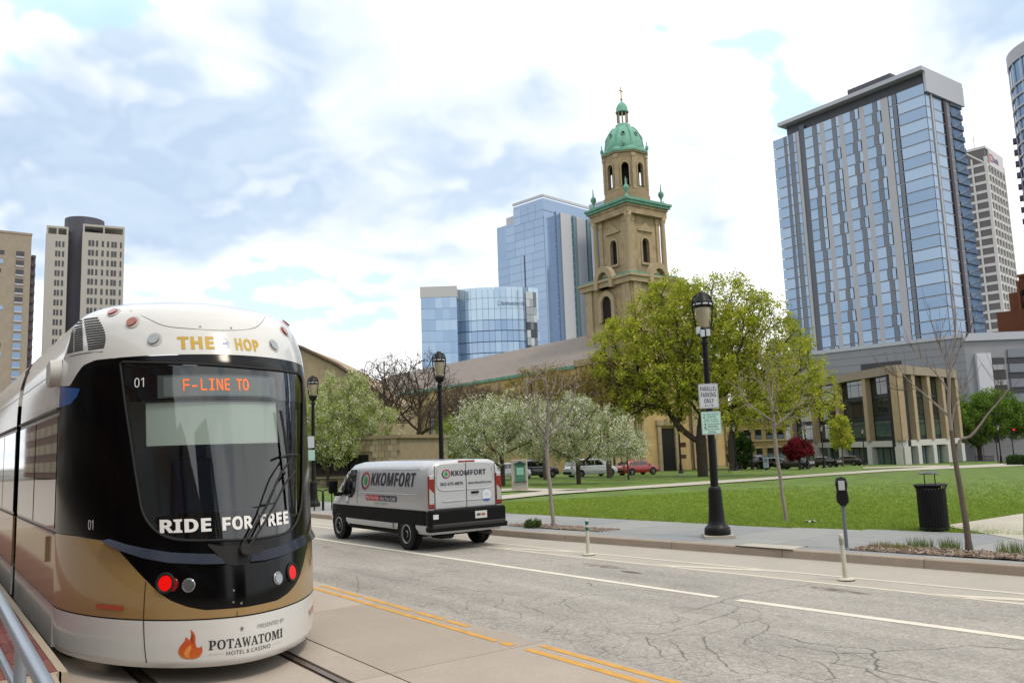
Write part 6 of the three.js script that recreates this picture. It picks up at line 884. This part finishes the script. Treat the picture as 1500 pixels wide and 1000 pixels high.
bare('bare twiggy tree rising behind the street lamp', park(612, 704), 31, [spreadE(.4, 8.6, 0, 3.4, 3.2), spreadE(2.8, 6.6, 0, 2.8, 2.6), spreadE(-1.6, 7.6, 0, 2.2, 2.8), spreadE(4.6, 5.2, 0, 1.9, 1.7)], up(2.6, 5, -.2), { bark: bark.dark, leaves: { count: 900, clump: clumpS, colors: [0x5f5446, 0x6b5f4c, 0x544a3e], spread: .25 } });
bare('bare twiggy tree above the greenish blossom tree', park(566, 704), 32, [spreadE(0, 9.4, 0, 2.8, 2.6), spreadE(-1.8, 8.6, 0, 2.2, 2.2), spreadE(1.8, 7.6, 0, 2.2, 2.4)], up(3.4, 6), { leaves: { count: 700, clump: clumpS, colors: [0x6a5240, 0x5d4a3a], spread: .25 } });
bare('bare budding tree behind the white blossoms', park(800, 703), 33, [spreadE(0, 7.2, 0, 3.4, 2.2), spreadE(3.2, 6.6, 0, 2.6, 2.0), spreadE(-3, 6, 0, 2.2, 1.8)], up(3, 6), { leaves: { count: 3200, clump: clumpS, colors: [0x8a7a30, 0x9a8a3a, 0x6f6038], spread: .3 } });
bare('bare budding tree by the corner of the church', park(893, 700), 34, [spreadE(0, 8.2, 0, 2.8, 2.4), spreadE(-2.4, 7, 0, 2.4, 2.2), spreadE(2, 7.2, 0, 1.8, 2)], up(3.4, 6), { leaves: { count: 2200, clump: clumpS, colors: [0x6f5a40, 0x8a7a30], spread: .3 } });
bare('bare twiggy tree in front of the church nave', park(695, 704), 35, [spreadE(0, 6.4, 0, 3.2, 1.8), spreadE(-2.6, 5.8, 0, 2.2, 1.6)], up(3, 6), { leaves: { count: 2000, clump: clumpS, colors: [0x625649, 0x70614f], spread: .3 } });
// street trees in the pavement pits
{ const p = atY(811, 773, .15); p.y = .16; tree('young_bare_tree', 'young pale barked bare tree in the planting pit behind the van', p, { seed: 41, n: 520, step: .15, kill: .21, infl: .9, trunkR: .052, twigR: .0042, trunk: up(1.75, 8, -.08, .05), bark: bark.pale, env: [spreadE(-.1, 3.0, 0, .75, 1.0), spreadE(0, 3.5, 0, .95, .8), spreadE(.45, 2.9, 0, .7, .6), spreadE(-.5, 2.7, 0, .5, .6)], spray: 3, tropism: .3 }); }
{ const p = atY(1152, 763, .15); p.y = .13; tree('young_budding_tree', 'slender young tree with few yellowish buds at the lawn edge', p, { seed: 42, n: 330, step: .18, kill: .27, infl: 1, trunkR: .045, twigR: .004, trunk: up(2.2, 9, -.16, .0), bark: bark.pale, env: [spreadE(-.1, 3.4, 0, 1.0, 1.0), spreadE(-.7, 3.0, 0, .7, .6), spreadE(.6, 3.0, 0, .7, .7), spreadE(-.1, 4.3, 0, .6, .7)], spray: 1, tropism: .2, leaves: { count: 420, clump: leafClump(8, 5, .09, .035), colors: [0x9a9a3a, 0x8a8030, 0xa89a50], spread: .1 } }); }
{ // leaning bare tree with bold limbs
  const p = atY(1421, 809, .15), d = Math.hypot(p.x, p.z), at = (px, py, dd = 0) => { const q = atDist(px, py, d + dd); return q.sub(p); }, t = thing('young_bare_tree', 'bare forked street tree growing from the gravel strip by the kerb', 'tree', [p.x, .15, p.z]);
  const r = rngOf(43), limbs = [], main = [V(0, -.1, 0), at(1416, 770), at(1408, 720), at(1399, 668), at(1394, 630), at(1391, 600), at(1391, 565), at(1394, 530), at(1400, 490), at(1399, 450), at(1396, 428)];
  const L = (pts, r0, r1) => limbs.push([pts, r0, r1]);
  L(main.slice(0, 5), .07, .045); L(main.slice(4), .042, .008);
  L([at(1404, 656), at(1408, 643), at(1420, 640), at(1432, 628), at(1448, 606), at(1462, 590), at(1478, 570)], .032, .01); L([at(1394, 625), at(1398, 600), at(1408, 575), at(1417, 555)], .024, .007); L([at(1393, 612), at(1376, 596), at(1352, 575), at(1330, 556), at(1318, 540)], .026, .006); L([at(1391, 575), at(1375, 550), at(1352, 528), at(1335, 505)], .022, .006); L([at(1391, 570), at(1385, 530), at(1370, 490), at(1362, 455)], .02, .005); L([at(1394, 530), at(1410, 505), at(1418, 488)], .014, .005); L([at(1352, 575), at(1340, 570), at(1322, 572)], .01, .004); L([at(1385, 530), at(1378, 500), at(1384, 470)], .01, .004); L([at(1462, 590), at(1470, 575), at(1466, 560)], .009, .004); L([at(1330, 556), at(1316, 552), at(1306, 545)], .006, .003);
  const base = limbs.slice(); for (const [pts] of base.slice(1)) { const c = new THREE.CatmullRomCurve3(pts); for (let k = 0; k < 9; k++) { const u = .25 + r() * .75, q = c.getPoint(u), d1 = c.getTangent(u).add(V(r() - .5, r() * .5, r() - .5).multiplyScalar(1.6)).normalize(), l = .18 + r() * .35; limbs.push([[q, q.clone().addScaledVector(d1, l * .5), q.clone().addScaledVector(d1, l).add(V(0, l * .2, 0))], .005, .0025]); } }
  limbs.forEach(([pts, r0, r1], i) => { const c = new THREE.CatmullRomCurve3(pts), n = Math.max(4, pts.length * 3), g = new THREE.TubeGeometry(c, n, 1, i < 10 ? 9 : 4), P = g.attributes.position, m = (i < 10 ? 9 : 4) + 1; for (let a = 0; a <= n; a++) { const q = c.getPointAt(a / n), s = lerp(r0, r1, a / n) * (i === 0 && a < 2 ? 1.0 : .8); for (let b = 0; b < m; b++) { const k = a * m + b; P.setXYZ(k, q.x + (P.getX(k) - q.x) * s, q.y + (P.getY(k) - q.y) * s, q.z + (P.getZ(k) - q.z) * s); } } limbs[i] = g; });
  obj('trunk', limbs[0], bark.grey, t); for (let i = 1; i < 10; i++) obj('limb', limbs[i], bark.pale, t); obj('twigs', limbs.slice(10), bark.brown, t).userData.kind = 'stuff';
}
// farther trees along the side streets
const far = (name, label, px, py, o) => { const p = park(px, py); return tree(name, label, p, o); };
const midGreen = [0x64822a, 0x57761f, 0x719035, 0x4b6a1c, 0x7c9a3c];
far('maple_tree', 'dense mid green tree by the traffic signals', 1437, 674, { seed: 51, n: 1100, step: .55, kill: .8, infl: 3, trunkR: .42, twigR: .02, trunk: up(2.6, 5), bark: bark.dark, env: [[-3, 8, 3, 5, 4.4, 5], [2.5, 8.8, -2, 5, 5, 5], [6, 7, -5, 4, 3.6, 4], [9, 6.5, -8, 3.6, 3.4, 3.6], [-5.5, 5.6, 5, 3, 2.4, 3]], spray: 1, leaves: { count: 8500, clump: leafClump(5, 9, .5, .26), colors: midGreen, spread: .6 } });
far('bare_tree', 'bare tree in front of the tan columned office', 1327, 677, { seed: 52, n: 620, step: .5, kill: .75, infl: 3, trunkR: .3, twigR: .02, trunk: up(4, 7), bark: bark.brown, env: [[0, 11, 0, 4, 5, 4], [-2.5, 8.5, 2, 3, 3, 3], [2, 8, -2, 2.6, 2.6, 2.6]], spray: 3 });
far('bush_tree', 'small bright green leafy tree beside the bare tree', 1352, 677, { seed: 53, n: 300, step: .5, kill: .75, infl: 2.5, trunkR: .14, twigR: .02, trunk: up(1.4, 4), env: [[0, 4.2, 0, 3, 2.4, 3], [2.5, 4.4, -2, 2.4, 2.2, 2.4]], leaves: { count: 1900, clump: leafClump(6, 9, .4, .22), colors: midGreen, spread: .5 } });
far('young_tree', 'slim young yellow green tree near the traffic signal', 1236, 684, { seed: 54, n: 240, step: .4, kill: .6, infl: 2, trunkR: .09, twigR: .016, trunk: up(2, 5), env: [[0, 4.8, 0, 1.3, 2.4, 1.3], [.2, 3.4, 0, 1.6, 1.2, 1.6]], leaves: { count: 900, clump: leafClump(7, 8, .32, .17), colors: springGreen, spread: .3 } });
far('red_leaved_tree', 'small dark red leaved tree beside parked cars', 1172, 688, { seed: 55, n: 320, step: .35, kill: .5, infl: 2, trunkR: .15, twigR: .014, trunk: up(.8, 3), bark: bark.dark, env: [[0, 2.2, 0, 1.4, 1.1, 1.4], [.4, 2.1, -.4, 1.0, .9, 1.0]], leaves: { count: 2300, clump: leafClump(9, 9, .28, .14), colors: [0x6a1420, 0x7c1a28, 0x561018, 0x8a2430], spread: .3 } });
far('bush_tree', 'dark green bushy tree behind the trunk of the big tree', 1087, 688, { seed: 56, n: 260, step: .4, kill: .6, infl: 2, trunkR: .12, twigR: .014, trunk: up(.8, 3), env: [[0, 2.6, 0, 1.6, 2.1, 1.6]], leaves: { count: 1500, clump: leafClump(10, 9, .3, .16), colors: [0x3c5a22, 0x48682a, 0x304a1b], spread: .3 } });
far('young_tree', 'thin young tree in front of the garage entrance', 1443, 674, { seed: 57, n: 120, step: .4, kill: .6, infl: 2, trunkR: .07, twigR: .014, trunk: up(2, 5), env: [[0, 4, 0, 1.2, 1.6, 1.2]], spray: 1, leaves: { count: 260, clump: leafClump(7, 8, .3, .15), colors: midGreen, spread: .3 } });

// grass blades along the near lawn, tufts and a low shrub in the pits
{
  const r = rngOf(61), P = []; for (let i = 0; i < 7; i++) { const a = r() * 6.28, x = (r() - .5) * .06, z = (r() - .5) * .06, l = .035 + r() * .03, bx = Math.cos(a) * .0045, bz = Math.sin(a) * .0045, tx = (r() - .5) * .05, tz = (r() - .5) * .05; P.push(x - bx, 0, z - bz, x + bx, 0, z + bz, x + tx, l, z + tz); }
  const g = new THREE.BufferGeometry(); g.setAttribute('position', new THREE.Float32BufferAttribute(P, 3)); g.computeVertexNormals();
  const n = 90000, im = new THREE.InstancedMesh(g, std(0xffffff, .9), n), M4 = new THREE.Matrix4(), Q = new THREE.Quaternion(), C = new THREE.Color(), cols = [0x7d9830, 0x8aa43a, 0x708c2b, 0x9aa64c];
  for (let i = 0; i < n; i++) { const x = lerp(-27, -6.5, r()), a = lawnZ(x), z = a - .02 - Math.min(45, -Math.log(1 - r() * .999) * 6), s = .8 + r() * .9; Q.setFromAxisAngle(V(0, 1, 0), r() * 6.28); const y = parkY(z) - .02 + .05 * fbm(x * .3, z * .3, 55, 3) * sstep(0, 2, a - z); M4.compose(V(x, y - .004, z), Q, V(s, s, s)); im.setMatrixAt(i, M4); C.set(cols[Math.floor(r() * 4)]).multiplyScalar(.8 + r() * .4); im.setColorAt(i, C); }
  im.name = 'grass_blades'; im.userData = { label: 'short mown grass blades on the park lawn', category: 'grass', kind: 'stuff' }; im.castShadow = im.receiveShadow = true; scene.add(im);
  const tuft = (name, label, px, py, w, h, m, group, colors) => { const p = atY(px, py, .16), o = thing(name, label, 'plant', [p.x, .16, p.z], 0, group), L = []; const count = Math.round(w * 260); for (let i = 0; i < count; i++) { const a = r() * 6.28, q = Math.sqrt(r()) * w / 2, x = Math.cos(a) * q, z = Math.sin(a) * q * .6, l = h * (.5 + r() * .6), bw = .006, t = V((r() - .5) * .16, l, (r() - .5) * .16); const gg = new THREE.BufferGeometry(); gg.setAttribute('position', new THREE.Float32BufferAttribute([x - bw, -.02, z, x + bw, -.02, z, x + t.x, t.y, z + t.z], 3)); gg.computeVertexNormals(); L.push(gg); } obj('foliage', L, m, o); return o; };
  const g1 = std(0x6f7f3a, .9), g2 = std(0x86803f, .9);
  tuft('grass_tuft', 'thin grass tuft in the gravel strip next to the parking meter', 1302, 802, .7, .13, g2); tuft('grass_tuft', 'upright grass tuft in the gravel strip in front of the trash can', 1350, 801, .5, .2, g1); tuft('grass_tuft', 'small grass tuft close to the bare forked tree', 1393, 803, .4, .22, g1); tuft('grass_tuft', 'broad grass tuft beyond the bare forked tree', 1488, 811, .6, .24, g1); tuft('grass_tuft', 'pale dry grass tuft between the greener tufts', 1326, 805, .5, .1, g2);
  { const p = atY(780, 772, .16), o = thing('low_shrub', 'small round green shrub in the planting pit behind the van', 'plant', [p.x, .16, p.z]), im2 = new THREE.InstancedMesh(leafClump(12, 8, .07, .05), LM, 160); for (let i = 0; i < 160; i++) { const a = r() * 6.28, u = r(), q = Math.cbrt(r()) * .24; M4.compose(V(Math.cos(a) * q, .03 + u * .2 * (1 - q * 2), Math.sin(a) * q * .8), Q, V(1, 1, 1)); im2.setMatrixAt(i, M4); im2.setColorAt(i, C.set([0x5c6f34, 0x6f8240, 0x4c5f2c][i % 3])); } im2.name = 'foliage'; im2.userData.kind = 'stuff'; o.add(im2); obj('stem', cyl(.02, .015, .14, 0, -.02, 0, 6), bark.brown, o); }
  // stones of the gravel strips
  const sg = new THREE.DodecahedronGeometry(.022, 0), ns = 2600, st = new THREE.InstancedMesh(sg, std(0xffffff, .95), ns); for (let i = 0; i < ns; i++) { const [a, b, c, d] = pits[i % 5 ? 1 : 0], x = lerp(a, b, r()), z = lerp(c, d, r()) + curbZ(x) - curbZ((a + b) / 2), s = .5 + r() * 1.1; M4.compose(V(x, .165 + .035 * fbm(x * 3, z * 3, 51, 3) * Math.sin(Math.PI * (x - a) / (b - a)), z), Q.setFromEuler(new THREE.Euler(r() * 6, r() * 6, r() * 6)), V(s, s * .6, s)); st.setMatrixAt(i, M4); st.setColorAt(i, C.set([0x8a7c70, 0x756459, 0x9a9086, 0x6a5a4e, 0x8f7a66][i % 5])); } st.name = 'gravel'; st.userData = { label: 'loose brown gravel and bark in the planting strips', category: 'gravel', kind: 'stuff' }; scene.add(st);
}

// ---------- small things across the lawn ----------
{
  const grnd = (px, py) => { const p = atPark(px, py); p.y = parkY(p.z); return p; };
  const redLamp = new THREE.MeshStandardMaterial({ color: 0x900808, emissive: 0xff1810, emissiveIntensity: 1.2, roughness: .4 });
  const signal = (label, px, py, lit, h = 4.2) => { const p = grnd(px, py), o = thing('traffic_signal', label, 'traffic light', [p.x, p.y, p.z], 40 * D2R, 'traffic signals across the lawn'); obj('pole', cyl(.08, .06, h, 0, 0, 0, 10), iron, o); const hd = obj('signal_head', rbox(.36, 1.05, .3, .04, .32, h - .7, 0), iron, o); for (let i = 0; i < 3; i++) { obj('lens', new THREE.CylinderGeometry(.13, .13, .04, 14).rotateX(Math.PI / 2).translate(.32, h - .36 - i * .33, .16), i === 0 && lit ? redLamp : std(0x1a1c1c, .4), hd); obj('visor', new THREE.CylinderGeometry(.16, .16, .2, 14, 1, true, Math.PI / 2, Math.PI).rotateX(Math.PI / 2).translate(.32, h - .36 - i * .33, .22), iron, hd); } obj('bracket', bar(V(0, h - .5, 0), V(.3, h - .5, 0), .03, 6), iron, o); return o; };
  signal('traffic signal with a lit red lamp beside the blue banner', 1354, 678, true, 3.6);
  signal('dark traffic signal in front of the office ground floor', 1224, 684, false, 4.6);
  signal('traffic signal with a lit red lamp by the clipped hedge', 1487, 678, true, 5.0);
  signal('dark traffic signal beside the dense green tree', 1463, 677, false, 4.2);
  const hp = grnd(1497, 681), hedge = thing('hedge', 'low clipped green hedge at the park corner', 'hedge', [hp.x, hp.y, hp.z], -20 * D2R), hc = leafClump(14, 9, .16, .09), im = new THREE.InstancedMesh(hc, LM, 2600), M4 = new THREE.Matrix4(), Q = new THREE.Quaternion(), r = rngOf(71), C = new THREE.Color();
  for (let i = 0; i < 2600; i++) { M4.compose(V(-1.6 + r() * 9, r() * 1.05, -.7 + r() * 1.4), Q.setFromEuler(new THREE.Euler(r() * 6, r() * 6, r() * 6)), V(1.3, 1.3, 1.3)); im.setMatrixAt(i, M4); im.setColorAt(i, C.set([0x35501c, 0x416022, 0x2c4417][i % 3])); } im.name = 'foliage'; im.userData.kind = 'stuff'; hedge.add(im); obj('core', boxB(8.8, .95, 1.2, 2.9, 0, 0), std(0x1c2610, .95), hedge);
  { const A = grnd(1317, 679), B = grnd(1368, 678), o = thing('banner_barrier', 'bright blue printed banner fence along the far street', 'barrier', [A.x, A.y, A.z], -Math.atan2(B.z - A.z, B.x - A.x)), L = A.distanceTo(B), n = 7; for (let i = 0; i < n; i++) { const b = obj('banner_panel', box(L / n - .12, .95, .04, (i + .5) * L / n, .62, 0), new THREE.MeshStandardMaterial({ color: i % 2 ? 0x2a7fae : 0x3690be, roughness: .6 }), o); obj('post', cyl(.03, .03, 1.2, i * L / n, 0, 0, 6), std(0x9aa0a4, .5), o); } }
  { const p = grnd(1364, 677), o = thing('blue_banner', 'tall narrow blue feather banner beside the red signal', 'banner', [p.x, p.y, p.z]); obj('pole', cyl(.03, .02, 3.2, 0, 0, 0, 6), iron, o); obj('cloth', mUV(extrude([[0, .8], [.7, .9], [.8, 2.2], [.45, 3.0], [0, 3.2]], .02).translate(.03, 0, 0).rotateY(.7)), std(0x2f84a8, .7), o); }
  { const p = grnd(1060, 693), o = thing('picnic_table', 'wooden picnic table on the lawn beside the big tree', 'table', [p.x, p.y, p.z], .9), wd = grainy(0x4f463c, .2, 1, 121); for (let i = 0; i < 4; i++) obj('top_plank', box(1.8, .04, .17, 0, .74, -.27 + i * .18), wd, o); for (const s of [-1, 1]) { obj('bench_plank', box(1.8, .04, .26, 0, .44, s * .72), wd, o); obj('leg', bar(V(s * .65, 0, -.6), V(s * .65, .74, .15), .03, 6), wd, o); obj('leg', bar(V(s * .65, 0, .6), V(s * .65, .74, -.15), .03, 6), wd, o); obj('cross_beam', box(.06, .06, 1.5, s * .65, .4, 0), wd, o); } }
  { const p = grnd(1123, 688), o = thing('ticket_kiosk', 'pale grey ticket box standing before the black parked cars', 'kiosk', [p.x, p.y, p.z], .6); obj('cabinet', rbox(.62, 1.25, .45, .03, 0, .85, 0), std(0x9fa9b0, .6), o); obj('foot', boxB(.3, .24, .3, 0, 0, 0), iron, o); obj('panel', box(.4, .4, .02, 0, 1.1, .23), std(0x6f7d86, .5), o); }
  { const p = grnd(999, 693.5), o = thing('church_sign', 'black post with two brown signs by the church door', 'sign', [p.x, p.y, p.z], .75); obj('post', cyl(.06, .05, 4.0, 0, 0, 0, 8), iron, o); obj('upper_sign', rbox(.62, .5, .05, .02, .3, 2.95, 0), std(0x4c2a1c, .7), o); obj('lower_sign', rbox(.55, .42, .05, .02, .3, 1.75, 0), std(0x4a3c26, .7), o); obj('cap', sph(.09, 0, 4.02, 0, 10), iron, o); }
  { const p = atY(1188, 768, .13), o = thing('litter', 'crumpled white and orange wrapper on the lawn edge', 'litter', [p.x, .15, p.z], .4); obj('paper', grid(6, 5, (s, t) => [s * .26 - .13, .03 + .05 * hash2(s * 6 | 0, t * 5 | 0, 8), t * .16 - .08]), std(0xb9b7b0, .8), o); obj('orange_patch', box(.06, .03, .05, .03, .05, .03), std(0xb0622c, .7), o); }
  { const A = atY(1130, 800, .153), q = thing('utility_cover', 'pale rectangular utility cover set in the pavement', 'utility cover', [A.x, .151, A.z], .1); obj('plate', rbox(1.15, .014, .5, .005, 0, .004, 0), M.path, q); obj('frame', [box(1.22, .012, .03, 0, .003, .27), box(1.22, .012, .03, 0, .003, -.27)], M.joint, q); }
  // low railing before the garage across the street
  { const A = grnd(1430, 676), B = grnd(1457, 676), o = thing('street_railing', 'low dark railing before the garage wall', 'railing', [A.x, A.y, A.z], -Math.atan2(B.z - A.z, B.x - A.x)), L = A.distanceTo(B); obj('top_rail', box(L, .06, .06, L / 2, 1.0, 0), iron, o); obj('bottom_rail', box(L, .05, .05, L / 2, .2, 0), iron, o); for (let i = 0; i <= 16; i++) obj('baluster', boxB(.05, 1, .05, i * L / 16, 0, 0), iron, o); }
}

renderer.render(scene, camera);
